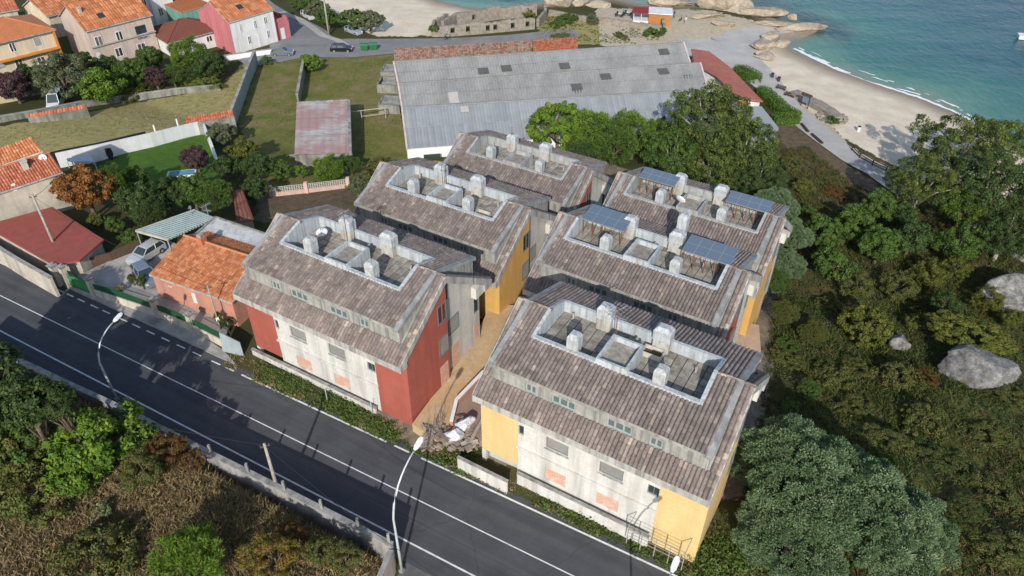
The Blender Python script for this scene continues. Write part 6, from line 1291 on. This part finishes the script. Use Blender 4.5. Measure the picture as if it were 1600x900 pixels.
def cable(a, b, sag, label):
    m_ = MB(); n = 14; o = Vector(a); m_.tube([Vector(a).lerp(Vector(b), i/n)-o-Vector((0, 0, sag*4*(i/n)*(1-i/n))) for i in range(n+1)], .018, 4); o_ = m_.build('overhead_cable', wire_m); o_.location = o; tag(o_, label, 'cable', 'overhead cables')
cable((T1[0], T1[1], T1[2]-.2), (T2[0], T2[1], T2[2]-.2), .9, 'cable from the pole at the gate to the thin pole over the orange roof front'); cable((T1[0], T1[1], T1[2]-.3), tuple(at(92, 268, 5.2)), .3, 'cable from the gate pole to the weathered cream house')
cable((T3[0], T3[1], T3[2]-.2), tuple(at(-60, 585, 6.5)), .8, 'cable from the short wooden pole along the roadside wall to the left edge'); cable((T3[0], T3[1], T3[2]-.25), tuple(at(690, 905, 6.0)), .6, 'cable from the short wooden pole to the bottom edge past the tall lamp')

# ------------------------------------------------------------------ vehicles
tyre_m = M('tyre', (.03, .03, .03), bmp=0); rim_m = M('rim', (.4, .41, .42), bmp=0, metal=.4, rough=.4); lampg = M('lamp_glass', (.7, .7, .66), bmp=0, rough=.2); tail_m = M('tail_lamp', (.35, .02, .02), bmp=0, rough=.3)
def carpaint(name, c):
    m, nt, bs = newmat(name); bs.inputs['Base Color'].default_value = (*c, 1); bs.inputs['Roughness'].default_value = .32; bs.inputs['Metallic'].default_value = .25; bs.inputs['Coat Weight'].default_value = .5; return m
def car(P, rz, paint, label, van=False, cat='car'):
    t = empty('parked_van' if van else 'parked_car', tuple(P), rz, label, cat, 'vehicles parked about the village'); L, W = (4.9, 1.85) if van else (4.25, 1.74)
    H = 2.2 if van else 1.46
    low = [(-L/2, .32, .8), (-L/2+.02, .62, .9), (-L/2+.12, .92, .95), (L*.24, .98, .97), (L/2-.3, .8, .93), (L/2-.02, .62, .86), (L/2, .35, .78)]
    if van: low = [(-L/2, .32, .88), (-L/2+.02, .7, .97), (-L/2+.03, 1.1, 1), (L*.26, 1.15, 1), (L/2-.3, .95, .95), (L/2-.02, .7, .88), (L/2, .35, .8)]
    m_ = MB(); n = len(low); vs = []
    for s in (-1, 1):
        vs += [(x, s*W/2*w, z) for x, z, w in low]+[(x, s*W/2*w*.97, .22) for x, z, w in low]
    fs = []
    for i in range(n-1):
        fs += [(i, n+i, n+i+1, i+1), (2*n+i, 2*n+i+1, 3*n+i+1, 3*n+i), (i, i+1, 2*n+i+1, 2*n+i), (n+i, 3*n+i, 3*n+i+1, n+i+1)]
    fs += [(0, 2*n, 3*n, n), (n-1, 2*n-1, 4*n-1, 3*n-1)]; m_.add(vs, fs)
    # greenhouse pillars and roof
    g = [(-L/2+.15, -L/2+.5), (L*.24, L*.06)] if not van else [(-L/2+.05, -L/2+.15), (L*.3, L*.14)]
    zb_, zt_ = (.94, H) if not van else (1.1, H); xb0, xt0 = g[0]; xb1, xt1 = g[1]; wb, wt = W/2*.94, W/2*.76
    m_.add([(xt0, -wt, zt_-.04), (xt1, -wt, zt_-.04), (xt1, wt, zt_-.04), (xt0, wt, zt_-.04), (xt0+.15, -wt*.85, zt_+.02), (xt1-.15, -wt*.85, zt_+.02), (xt1-.15, wt*.85, zt_+.02), (xt0+.15, wt*.85, zt_+.02)], [(4, 5, 6, 7), (0, 1, 5, 4), (1, 2, 6, 5), (2, 3, 7, 6), (3, 0, 4, 7)])
    for s in (-1, 1):
        for f in (0, .42, 1): m_.bar((xb0+(xb1-xb0)*f, s*wb, zb_-.02), (xt0+(xt1-xt0)*f, s*wt, zt_-.02), .09, .09)
    b = m_.build('body', paint, t); bv = b.modifiers.new('soft', 'BEVEL'); bv.width = .04; bv.segments = 2
    m_ = MB(); m_.add([(xb0, -wb*.97, zb_-.03), (xb1, -wb*.97, zb_-.03), (xb1, wb*.97, zb_-.03), (xb0, wb*.97, zb_-.03), (xt0, -wt*.96, zt_-.05), (xt1, -wt*.96, zt_-.05), (xt1, wt*.96, zt_-.05), (xt0, wt*.96, zt_-.05)], [(0, 1, 5, 4), (1, 2, 6, 5), (2, 3, 7, 6), (3, 0, 4, 7)]); m_.build('windows', glass_m, t)
    for sx in (-1, 1):
        for s in (-1, 1):
            cx = sx*L*.31; m_ = MB(); m_.tube([(cx, s*(W/2-.2), .31), (cx, s*(W/2+.01), .31)], .31, 16); w_ = m_.build('wheel', tyre_m, t); m_ = MB(); m_.tube([(cx, s*(W/2-.1), .31), (cx, s*(W/2+.025), .31)], .19, 12); m_.build('rim', rim_m, w_)
            m_ = MB(); x0 = sx*(L/2-.1); m_.box(x0-.08, x0+.08, s*W*.33-.14, s*W*.33+.14, .58, .76); m_.build('headlight' if sx > 0 else 'tail_light', lampg if sx > 0 else tail_m, t)
    return t
def ang(a, b): return math.atan2(b[1]-a[1], b[0]-a[0])
car(at(231, 402, .56), ang(at(258, 385, .5), at(216, 413, .5)), carpaint('silver_paint', (.5, .52, .54)), 'silver car half under the green canopy, farther of the two in the yard')
car(at(230, 436, .56), ang(at(216, 422, .5), at(238, 448, .5)), carpaint('bluegrey_paint', (.2, .24, .3)), 'blue grey car beside the bungalow, nearer of the two in the yard')
car(gp(442, 86), ang(gp(424, 85), gp(460, 85)), carpaint('slate_paint', (.16, .19, .22)), 'dark grey blue car parked at the corner near the field walls')
car(gp(534, 80), ang(gp(516, 79), gp(552, 80)), carpaint('black_paint', (.012, .013, .016)), 'black car parked on the road edge above the grass plot')
car(gp(553, 52), ang(gp(540, 47), gp(566, 56)), carpaint('beach_silver', (.42, .45, .52)), 'silvery blue car in the shade of the round beach trees')
car(gp(482, 28), ang(gp(470, 22), gp(492, 34)), carpaint('white_car', (.7, .7, .72)), 'pale car glimpsed between the left beach trees')
car(gp(90, 165), -1.35, carpaint('white_van', (.78, .78, .78)), 'white van facing the field under the grey green olive tree', True, 'van')
# dumpsters
def dumpster(P, rz, label):
    t = empty('dumpster', tuple(P), rz, label, 'dumpster', 'green dumpsters'); m_ = MB(); m_.add([(-.6, -.45, .2), (.6, -.45, .2), (.6, .45, .2), (-.6, .45, .2), (-.75, -.6, 1.2), (.75, -.6, 1.2), (.75, .6, 1.2), (-.75, .6, 1.2)], [(3, 2, 1, 0), (4, 5, 6, 7), (0, 1, 5, 4), (1, 2, 6, 5), (2, 3, 7, 6), (3, 0, 4, 7)]); m_.build('bin_body', plain('dumpster_green', (.03, .16, .06)), t)
    m_ = MB(); m_.extr([(-.65, 1.2), (-.4, 1.42), (.4, 1.42), (.65, 1.22)], -.8, .8); m_.build('lid', plain('lid_green', (.04, .22, .09)), t)
    for x in (-.5, .5):
        for y in (-.35, .35): m_ = MB(); m_.tube([(x-.04, y, .1), (x+.04, y, .1)], .1, 8); m_.build('wheel', tyre_m, t)
dumpster(gp(570, 79), .05, 'left green dumpster beside the upper road'); dumpster(gp(584, 78), .1, 'right green dumpster beside the upper road')
# boat far out
P = at(1609, 62, SEA); t = empty('motorboat', tuple(P), -.3, 'tiny white boat on the sea at the right edge', 'boat'); m_ = MB(); m_.add([(-2.4, -.9, .1), (1, -1, .1), (2.8, 0, .15), (1, 1, .1), (-2.4, .9, .1), (-2.5, -1.1, .9), (1, -1.2, 1), (3.3, 0, 1.2), (1, 1.2, 1), (-2.5, 1.1, .9)], [(0, 5, 6, 1), (1, 6, 7, 2), (2, 7, 8, 3), (3, 8, 9, 4), (4, 9, 5, 0), (5, 9, 8, 7, 6), (4, 3, 2, 1, 0)]); m_.build('hull', white_paint, t); m_ = MB(); m_.box(-.8, .9, -.7, .7, .95, 1.7); m_.build('cabin', glass_m, t)

# ------------------------------------------------------------------ people (continuous skinned figures)
skin_m = M('skin', (.5, .3, .21), bmp=0); hair_m = M('hair', (.04, .03, .02), bmp=0)
def person(P, rz, shirt, trousers, label, pose='stand', scale_=1.0, group='people by the beach'):
    t = empty('person', tuple(P), rz, label, 'person', group)
    if pose == 'stand': J = [(0, 0, .95), (0, 0, 1.15), (0, 0, 1.4), (0, .01, 1.52), (0, .02, 1.66), (.19, 0, 1.4), (.25, .03, 1.13), (.24, .12, .9), (-.19, 0, 1.4), (-.25, -.02, 1.13), (-.24, .08, .9), (.1, 0, .9), (.11, .08, .5), (.11, .02, .06), (.11, .16, .03), (-.1, 0, .9), (-.11, -.03, .5), (-.11, -.12, .06), (-.11, .02, .03), (0, .02, 1.76)]
    elif pose == 'sit': J = [(0, 0, .5), (0, -.03, .72), (0, -.02, .98), (0, .02, 1.1), (0, .05, 1.24), (.19, 0, .97), (.25, .06, .72), (.18, .3, .68), (-.19, 0, .97), (-.25, .06, .72), (-.18, .3, .68), (.1, .02, .48), (.12, .44, .5), (.12, .48, .07), (.12, .62, .04), (-.1, .02, .48), (-.12, .44, .5), (-.12, .5, .07), (-.12, .64, .04), (0, .05, 1.34)]
    else: J = [(0, -.15, 1.0), (0, .02, 1.2), (0, .2, 1.4), (0, .28, 1.5), (0, .36, 1.62), (.19, .2, 1.38), (.24, .36, 1.16), (.2, .52, 1.02), (-.19, .2, 1.38), (-.24, .36, 1.16), (-.2, .52, 1.02), (.1, -.12, .95), (.12, .22, .75), (.12, .02, .4), (.12, .16, .36), (-.1, -.12, .95), (-.12, .1, .55), (-.12, -.08, .18), (-.12, .06, .14), (0, .37, 1.72)]
    E_ = [(0, 1), (1, 2), (2, 3), (3, 4), (4, 19), (2, 5), (5, 6), (6, 7), (2, 8), (8, 9), (9, 10), (0, 11), (11, 12), (12, 13), (13, 14), (0, 15), (15, 16), (16, 17), (17, 18)]
    Rr = [.14, .13, .14, .055, .1, .06, .045, .035, .06, .045, .035, .09, .065, .045, .035, .09, .065, .045, .035, .08]
    me = bpy.data.meshes.new('person_body'); me.from_pydata(J, E_, []); o = bpy.data.objects.new('body', me); col.objects.link(o); o.parent = t
    sk = o.modifiers.new('skin', 'SKIN'); me.skin_vertices or None
    if not me.skin_vertices: 
        bpy.context.view_layer.update()
    lay = me.skin_vertices[0]
    for i, r in enumerate(Rr): lay.data[i].radius = (r, r*.85)
    lay.data[0].use_root = True
    o.modifiers.new('sub', 'SUBSURF').levels = 1
    me.materials.append(shirt); dg = bpy.context.evaluated_depsgraph_get(); ev = o.evaluated_get(dg); m2 = bpy.data.meshes.new_from_object(ev); o.modifiers.clear(); o.data = m2
    m2.materials.clear(); [m2.materials.append(x) for x in (shirt, trousers, skin_m)]
    hipz = J[0][2]; neck = J[3][2]-.02
    for p in m2.polygons:
        c = p.center; p.use_smooth = True
        hand = min((c-Vector(J[7])).length, (c-Vector(J[10])).length) < .14
        leg = (c.z < hipz+.02) and not hand and abs(c.x) < .2
        p.material_index = 2 if (c.z > neck or hand) else (1 if leg else 0)
    m_ = MB(); hd = Vector(J[19]); 
    import bmesh
    bm = bmesh.new(); bmesh.ops.create_icosphere(bm, subdivisions=2, radius=.105, matrix=Matrix.Translation(hd+Vector((0, -.025, -.02)))); me3 = bpy.data.meshes.new('hair'); bm.to_mesh(me3); bm.free(); me3.materials.append(hair_m); ho = bpy.data.objects.new('hair', me3); col.objects.link(ho); ho.parent = t
    return t
def cloth(n, c): return M('cloth_'+n, c, bmp=0)
P = gp(697, 64); person(P+np.array([0, 0, .14]), -1.45, cloth('teal', (.02, .2, .15)), cloth('darkblue', (.03, .035, .06)), 'cyclist in a green top riding along the upper road', 'ride')
t = empty('bicycle', tuple(P), -1.45, 'dark bicycle ridden along the upper road', 'bicycle')
for y in (-.55, .55):
    m_ = MB(); m_.tube([(0, y+.33*math.cos(a), .34+.33*math.sin(a)) for a in np.linspace(0, 2*math.pi, 21)], .022, 6, cap=False); m_.build('wheel', tyre_m, t)
m_ = MB(); [m_.tube([a, b], .022, 6) for a, b in (((0, -.55, .34), (0, -.12, .3)), ((0, -.12, .3), (0, -.2, .9)), ((0, -.12, .3), (0, .42, .85)), ((0, -.2, .82), (0, .4, .85)), ((0, .42, 1.0), (0, .55, .34)), ((0, -.55, .34), (0, -.18, .75)))]; m_.build('frame', carpaint('bike', (.03, .03, .035)), t)
m_ = MB(); m_.tube([(-.25, .45, 1.02), (.25, .45, 1.02)], .018, 6); m_.build('handlebar', rim_m, t); m_ = MB(); m_.box(-.07, .07, -.33, -.06, .9, .95); m_.build('saddle', tyre_m, t)
person(gp(1071, 38), .5, cloth('white', (.7, .7, .7)), cloth('light', (.5, .48, .42)), 'person in white standing on the sandy track right of the beach bar')
person(gp(1064, 34), 1.5, cloth('black', (.02, .02, .02)), cloth('black2', (.03, .03, .03)), 'person in black crouched low beside the one in white', 'sit')
person(gp(1053, 28), 2, cloth('navy', (.03, .04, .09)), cloth('grey', (.1, .1, .11)), 'person in navy walking at the right corner of the beach bar')
def cafe_table(P, label):
    t = empty('cafe_table', tuple(P), .3, label, 'table', 'tables of the beach bar'); m_ = MB(); m_.tube([(0, 0, .7), (0, 0, .74)], .4, 14); m_.build('tabletop', plain('table_white', (.7, .7, .7)), t); m_ = MB(); m_.tube([(0, 0, 0), (0, 0, .7)], .04, 8); m_.tube([(0, 0, 0), (0, 0, .03)], .25, 10); m_.build('pedestal', tyre_m, t)
def cafe_chair(P, rz, label):
    t = empty('cafe_chair', tuple(P), rz, label, 'chair', 'black chairs of the beach bar'); m_ = MB(); m_.box(-.23, .23, -.23, .23, .42, .46); m_.build('seat', wire_m, t); m_ = MB(); m_.box(-.23, .23, -.25, -.21, .46, .9); m_.build('backrest', wire_m, t)
    for x in (-.2, .2):
        for y in (-.2, .2): m_ = MB(); m_.bar((x, y, 0), (x, y, .42), .035); m_.build('leg', wire_m, t)
for i, (u, v, lab) in enumerate([(968, 26, 'table farthest left on the bar terrace by the dry stone wall'), (981, 24, 'table in the middle of the bar terrace')]):
    P = gp(u, v); cafe_table(P, lab)
    for k in range(4): a = k*math.pi/2+.4; cafe_chair(P+np.array([math.cos(a)*.85, math.sin(a)*.85, 0]), a+math.pi/2, ['black chair on the %s side of the %s bar table' % (s_, ['left', 'middle'][i]) for s_ in ('east', 'north', 'west', 'south')][k])
person(gp(974, 25)+np.array([0, 0, 0]), -.5, cloth('grey2', (.2, .2, .22)), cloth('blue', (.05, .07, .14)), 'person in grey standing between the two bar tables')

# ------------------------------------------------------------------ promenade furniture
dwood = M('dark_timber', (.09, .055, .04), (.05, .03, .022), 4, .85)
C = densify(np.array([gp(u, v) for u, v in [(1330, 236), (1342, 248), (1362, 260), (1383, 270), (1402, 280)]]), 1.6); t = empty('timber_railing', tuple(C[0]), 0, 'dark timber railing along the curve of the promenade', 'railing'); m_ = MB()
for i, q in enumerate(C): q = q-C[0]; p_ = MB(); p_.bar((q[0], q[1], q[2]-.2), (q[0], q[1], q[2]+1.15), .14); p_.build('post', dwood, t)
for a_, b_ in zip(C[:-1], C[1:]):
    for z in (.4, .75, 1.1): m_.bar(tuple(a_-C[0]+[0, 0, z]), tuple(b_-C[0]+[0, 0, z]), .09)
m_.build('rail', dwood, t)
def bench(P, rz, label):
    t = empty('park_bench', tuple(P), rz, label, 'bench', 'dark benches on the promenade'); m_ = MB(); [m_.box(-.9, .9, y, y+.12, .42, .46) for y in (-.2, -.05, .1)]; m_.build('seat', dwood, t); m_ = MB(); [m_.box(-.9, .9, .27, .31, z, z+.12) for z in (.55, .73)]; m_.build('backrest', dwood, t)
    for x in (-.75, .75): m_ = MB(); m_.bar((x, 0, 0), (x, 0, .42), .1, .35); m_.bar((x, .27, 0), (x, .3, .88), .08); m_.build('leg', dwood, t)
bench(gp(1219, 141), -.75, 'farther of the two dark benches on the promenade edge'); bench(gp(1232, 152), -.75, 'nearer of the two dark benches on the promenade edge')
P = gp(1256, 168); t = empty('information_board', tuple(P), -.9, 'dark wooden information board with little roof beside the promenade', 'sign board'); m_ = MB(); m_.bar((-.7, 0, 0), (-.7, 0, 2.3), .12); m_.bar((.7, 0, 0), (.7, 0, 2.3), .12); m_.build('post', dwood, t); m_ = MB(); m_.box(-.63, .63, -.03, .03, .9, 2.0); m_.build('panel', plain('board_blue', (.16, .22, .3)), t); m_ = MB(); m_.extr([(-.4, 2.25), (.4, 2.25), (0, 2.6)], -.95, .95); m_.build('roof', dwood, t)
P = gp(1300, 186); t = empty('stone_ring', tuple(P), 0, 'ring of low stones around the shrub at the promenade edge', 'planter'); m_ = MB(); [m_.box(-.35, .35, -.25, .25, 0, .45, M=Matrix.Rotation(a, 4, 'Z') @ Matrix.Translation((2.2, 0, 0))) for a in np.linspace(0, 2*math.pi, 15)[:-1]]; m_.build('stones', stone_w, t)
ruin([(1238, 148), (1262, 160), (1292, 176), (1308, 188)], .9, 2.2, 'low rubble bank of stones between the promenade and the sand', {})
for i, (u, v, lab) in enumerate([(1206, 122, 'small dark bin at the upper end of the promenade'), (1216, 128, 'dark bin just above the benches')]):
    P = gp(u, v); t = empty('litter_bin', tuple(P), 0, lab, 'bin', 'bins on the promenade'); m_ = MB(); m_.tube([(0, 0, .1), (0, 0, .9)], .28, 10); m_.build('bucket', dwood, t); m_ = MB(); m_.tube([(0, 0, .9), (0, 0, .98)], .31, 10); m_.build('rim', wire_m, t)
P = gp(1341, 205); t = empty('litter_bin', tuple(P), 0, 'white bin on the sand beside the promenade', 'bin', 'bins on the promenade'); m_ = MB(); m_.tube([(0, 0, 0), (0, 0, .8)], .25, 10); m_.build('bucket', white_paint, t); m_ = MB(); m_.tube([(0, 0, .8), (0, 0, .9)], .27, 10); m_.build('lid', wire_m, t)
for i, px in enumerate([[(1252, 196), (1262, 208)], [(1268, 212), (1284, 226)]]):
    A_, B_ = gp(*px[0]), gp(*px[1]); m_ = MB(); m_.tube([(0, 0, .25), tuple(B_-A_+[0, 0, .25])], .25, 8); o_ = m_.build('log_kerb', dwood); o_.location = tuple(A_); tag(o_, ['dark log edging the brown slope, nearer the hedge', 'dark log edging the brown slope, farther down the path'][i], 'log', 'logs edging the slope')

# ------------------------------------------------------------------ gardens, yard and building site
m_ = MB(); ap = [(644, 662), (690, 694), (705, 672), (716, 630), (752, 590), (772, 545), (900, 545), (870, 470), (765, 480), (735, 540)]
m_.prism([tuple(at(u, v, 1.05)[:2]) for u, v in ap][::-1], -.5, 1.05); tag(m_.build('alley_paving', M('ochre_screed', (.56, .4, .22), (.44, .3, .17), .45, .9, .35, .6, dirt=(.6, .56, .5))), kind='structure')
m_ = MB(); m_.prism([tuple(at(u, v, 1.3)[:2]) for u, v in [(705, 676), (757, 690), (775, 600), (752, 592), (716, 632)]][::-1], -.5, 1.3); tag(m_.build('brown_yard', M('brown_screed', (.36, .25, .2), (.28, .19, .15), .6, .9)), kind='structure')
m_ = MB(); m_.prism([tuple(at(u, v, -1.0)[:2]) for u, v in [(1148, 560), (1190, 560), (1186, 508), (1152, 500)]][::-1], -4, -1.0); tag(m_.build('rear_paving', M('rear_screed', (.5, .36, .26), (.4, .28, .2), .5)), kind='structure')
wall_px('alley_wall', 'low white topped wall along the ochre alley between the two nearest blocks', 'wall', [(706, 668), (714, 634), (756, 590)], .75, .22, salmon_w, limew, z=1.0)
m_ = MB(); m_.box(0, .1, 0, .1, 0, .1)
def plinth(k, x0, x1, y, zt, label, seg_=()):
    t = empty('boundary_wall', b2w(k, x0, y, -15.5), brz(k), label, 'wall', 'white boundary walls along the verge'); m_ = MB(); n = 9; rr = random.Random(3)
    L = (x1-x0)
    m_.box(0, L, -.12, .12, -2.5, 15.5+zt-.1); m_.build('wall_face', wall_white, t, S); m_ = MB(); m_.box(-.05, L+.05, -.17, .17, 15.5+zt-.098, 15.5+zt); m_.build('coping', conc_wall, t, S)
plinth('D', -11.2, 6.6, -7.5, -14.1, 'white boundary wall along the verge below the red ended block'); plinth('G', -6.6, 6.8, -7.5, -14.25, 'white boundary wall along the verge below the pale yellow block')
plinth('G', -12.5, -6.9, -8.9, -14.2, 'short grey stretch of boundary wall below the left yellow end wall')
bagm = M('plastic_sheet', (.7, .71, .73), (.45, .46, .5), 3, .4, bmp=1)
rock(727, 668, .9, .65, .65, 'bulky white sack on the rubble heap, right and higher of the two', 'white sacks on the rubble heap', bagm, 90, 'sack', .3, 1.3); rock(709, 684, .85, .65, .6, 'crumpled white sack on the rubble heap, left and lower of the two', 'white sacks on the rubble heap', bagm, 91, 'sack', .3, 1.1)
for o in list(bpy.data.objects):
    if o.name.startswith('sack'): o['category'] = 'sack'
wood_p = M('weathered_plank', (.36, .3, .24), (.22, .18, .14), 3, .9)
for i, (a_, b_, z, lab) in enumerate([((690, 690), (712, 668), .8, 'plank pointing to the alley on the rubble heap'), ((735, 690), (754, 655), .9, 'long plank leaning beside the yellow end wall'), ((680, 668), (700, 690), .9, 'short plank at the left of the rubble heap'), ((713, 648), (722, 652), .8, 'short dark board on the brown screed')]):
    z += .5; A_, B_ = at(*a_, z), at(*b_, z+.5); m_ = MB(); m_.bar((0, 0, 0), tuple(B_-A_), .28, .07); o_ = m_.build('plank', wood_p); o_.location = tuple(A_); tag(o_, lab, 'plank', 'planks on the rubble heap')
rb = MB(); rr = random.Random(8)
for _ in range(130):
    u, v = rr.uniform(650, 745), rr.uniform(655, 705)
    if v < 690-.45*(u-650)*.9+10 and v < 665: continue
    q = at(u, v, 1.2); s_ = rr.uniform(.08, .3); rb.box(-s_, s_, -s_*.7, s_*.7, -s_*.4, s_*.4, M=Matrix.Translation((q[0], q[1], 1.2+s_*.3)) @ Matrix.Rotation(rr.uniform(0, 6), 4, 'Z') @ Matrix.Rotation(rr.uniform(-.5, .5), 4, 'X'))
tag(rb.build('rubble', M('rubble_mix', (.4, .34, .28), (.2, .16, .13), 1.5, .95, tintamt=.5)), 'loose rubble and broken blocks between the two nearest blocks', 'rubble', kind='stuff')
# dry branches on the heap
def dead_shrub(P, h, label):
    t = empty('dead_shrub', tuple(P), 0, label, 'dead shrub', 'dry leafless shrubs on the verge'); m_ = MB(); rr = random.Random(int(P[0]*10))
    for _ in range(12):
        a = rr.uniform(0, 6.28); e = Vector((math.cos(a)*rr.uniform(.2, .9)*h*.6, math.sin(a)*rr.uniform(.2, .9)*h*.6, h*rr.uniform(.4, 1))); mid = e*.5+Vector((rr.uniform(-.1, .1), rr.uniform(-.1, .1), .1)); m_.tube([(0, 0, 0), mid, e], [.03, .02, .008], 4)
        for _ in range(3): m_.tube([mid, mid+Vector((rr.uniform(-.5, .5), rr.uniform(-.5, .5), rr.uniform(0, .5)))*h*.4], [.012, .005], 3)
    m_.build('twigs', bark_pale, t)
dead_shrub(at(672, 690, .9), 2.4, 'grey leafless shrub at the left end of the rubble heap'); dead_shrub(at(688, 676, 1.0), 2.0, 'leafless shrub beside the sacks'); dead_shrub(at(1010, 812, 1.2), 1.8, 'brown dry climber beside the wire enclosure'); dead_shrub(at(745, 700, .4), 1.3, 'dry twigs at the foot of the left yellow end wall')
# wire enclosure and white railing at the right end of the verge
P0 = b2w('G', 5.2, -8.6, -14.5); t = empty('wire_enclosure', P0, brz('G'), 'wire mesh enclosure full of dry climber below the right yellow end wall', 'enclosure'); m_ = MB()
for x in np.linspace(0, 4.2, 5):
    for y in (0, 1.6): m_.bar((x, y, -.5), (x, y, 1.6), .06)
for y in (0, 1.6):
    for z in (.4, .8, 1.2, 1.6): m_.bar((0, y, z), (4.2, y, z), .035)
for x in (0, 4.2): m_.bar((x, 0, 1.6), (x, 1.6, 1.6), .05)
m_.build('mesh_frame', M('wire', (.35, .34, .32), bmp=0), t)
P0 = at(1172, 872, 1.0); P1 = at(1234, 898, 1.0); t = empty('white_railing', tuple(P0-np.array([0, 0, .4])), ang(P0, P1), 'short white metal railing at the bottom edge before the silvery bush', 'railing'); L = math.dist(P0, P1); m_ = MB()
for k in range(10): m_.bar((L*k/9, 0, 0), (L*k/9, .05, 1.15), .045)
m_.build('baluster', white_paint, t); m_ = MB(); m_.bar((0, 0, .3), (L, 0, .3), .05); m_.bar((0, .05, 1.0), (L, .05, 1.0), .05); m_.build('rail', white_paint, t)
# thin fence posts of the verge
for i, (u, v, lab) in enumerate([(512, 628, 'slim metal post on the verge below the middle of the red ended block'), (582, 648, 'slim white post at the right end of the white boundary wall'), (757, 690, 'slim post at the left corner of the pale yellow block')]):
    P = gp(u, v); m_ = MB(); m_.tube([(0, 0, -.3), (0, 0, 1.7)], .04, 6); o_ = m_.build('fence_post', galv); o_.location = tuple(P); tag(o_, lab, 'post', 'slim posts on the verge')
# garden things
bl_m = M('black_screen', (.025, .026, .03), bmp=.1, rough=.7)
wall_px('screen_fence', 'black fabric screen behind the white lawn wall, from the old house to the white posts', 'fence', [(62, 262), (105, 251), (160, 240), (232, 222)], 1.7, .06, bl_m)
for i, (u, v) in enumerate([(248, 222), (283, 212)]):
    P = gp(u, v); m_ = MB(); m_.box(-.1, .1, -.1, .1, -.3, 2.7); o_ = m_.build('white_post', white_paint); o_.location = tuple(P); tag(o_, ['white post above the lawn wall, nearer the black screen', 'white post above the lawn wall, nearer the climbing plants'][i], 'post', 'white posts of the lawn wall')
P = at(172, 240, height(*at(172, 240, -2)[:2])[0]+1.2); t = empty('dark_cloth', tuple(P), .2, 'dark cloth hanging over the white lawn wall', 'cloth'); m_ = MB(); m_.add([(-.4, -.2, .9), (.35, -.2, .95), (.5, -.25, .1), (.15, -.3, -.9), (-.3, -.26, -.8), (-.45, -.22, 0)], [(0, 5, 4, 3, 2, 1)]); o_ = m_.build('cloth_sheet', bl_m, t); md = o_.modifiers.new('t', 'SOLIDIFY'); md.thickness = .04
P = at(125, 245, .6); t = empty('tarpaulin_roof', tuple(P-np.array([0, 0, 1.9])), 0, 'pale blue grey tarpaulin roof in the corner of the lawn garden', 'tarpaulin'); Q = [at(103, 248, .9), at(140, 240, .9), at(147, 252, .6), at(112, 252, .6)]
loc_mesh('sheet', M('pale_tarp', (.5, .56, .62), (.4, .46, .52), 1, .6), t, lambda m_: m_.prism([tuple(p[:2]) for p in Q][::-1], .5, [p[2] for p in Q][::-1])); loc_mesh('post', galv, t, lambda m_: [m_.bar((p[0], p[1], -1.5), (p[0], p[1], .5), .08) for p in Q])
P = gp(285, 275); t = empty('paddling_pool', tuple(P), .2, 'small rectangular blue covered pool at the edge of the lawn', 'pool'); m_ = MB(); m_.box(-1.8, 1.8, -.8, .8, 0, .45); m_.build('rim', limew, t); m_ = MB(); m_.box(-1.6, 1.6, -.65, .65, .451, .48); m_.build('cover', plain('blue_cover', (.12, .32, .42)), t)
Q = [at(290, 183, -.9), at(363, 172, -.9), at(366, 182, -1.5), at(291, 194, -1.5)]; P = gp(330, 205); t = empty('tiled_wall_roof', tuple(P), 0, 'narrow strip of orange tiles between the dry field and the lawn garden', 'roof'); loc_mesh('tiles', red_tile, t, lambda m_: corr(m_, *Q, per=.35, amp=.05, rows=4)); loc_mesh('wall', oldconc, t, lambda m_: m_.prism([tuple(p[:2]) for p in Q][::-1], -6, [p[2]-.1 for p in Q][::-1]))
Q = [at(42, 179, 0), at(134, 163, -.5), at(136, 169, -.9), at(43, 184, -.4)]; P = gp(90, 180); t = empty('tiled_wall_roof', tuple(P), 0, 'thin strip of red tiles topping the field wall below the white van', 'roof'); loc_mesh('tiles', red_tile, t, lambda m_: corr(m_, *Q, per=.4, amp=.05)); loc_mesh('wall', oldconc, t, lambda m_: m_.prism([tuple(p[:2]) for p in Q][::-1], -6, [p[2]-.1 for p in Q][::-1]))
# metal goal frame in the plot
P0, P1 = gp(566, 190), gp(603, 186); t = empty('goal_frame', tuple(P0), ang(P0, P1), 'rusty metal goal frame standing in the grass plot beside the barn', 'goal'); L = math.dist(P0, P1); m_ = MB()
for x in (0, L): m_.bar((x, 0, 0), (x, 0, 1.9), .1); m_.bar((x, 0, 1.9), (x, 1.6, 0), .07)
m_.bar((0, 0, 1.9), (L, 0, 1.9), .1); m_.bar((-2.2, 0, 1.9), (0, 0, 1.9), .08); m_.bar((0, 1.6, .05), (L, 1.6, .05), .07); m_.bar((0, 0, .95), (L, 0, .95), .06); m_.build('frame', M('pale_metal', (.5, .47, .36), (.35, .28, .2), 2), t)
yagi(at(330, 352, 3.6), .6, 2.6, 'white television aerial on the chalky annexe roof', mast=alu_m); yagi(at(300, 335, 3.4), 1.6, 1.0, 'small aerial between canopy and annexe', mast=alu_m, big=.5)
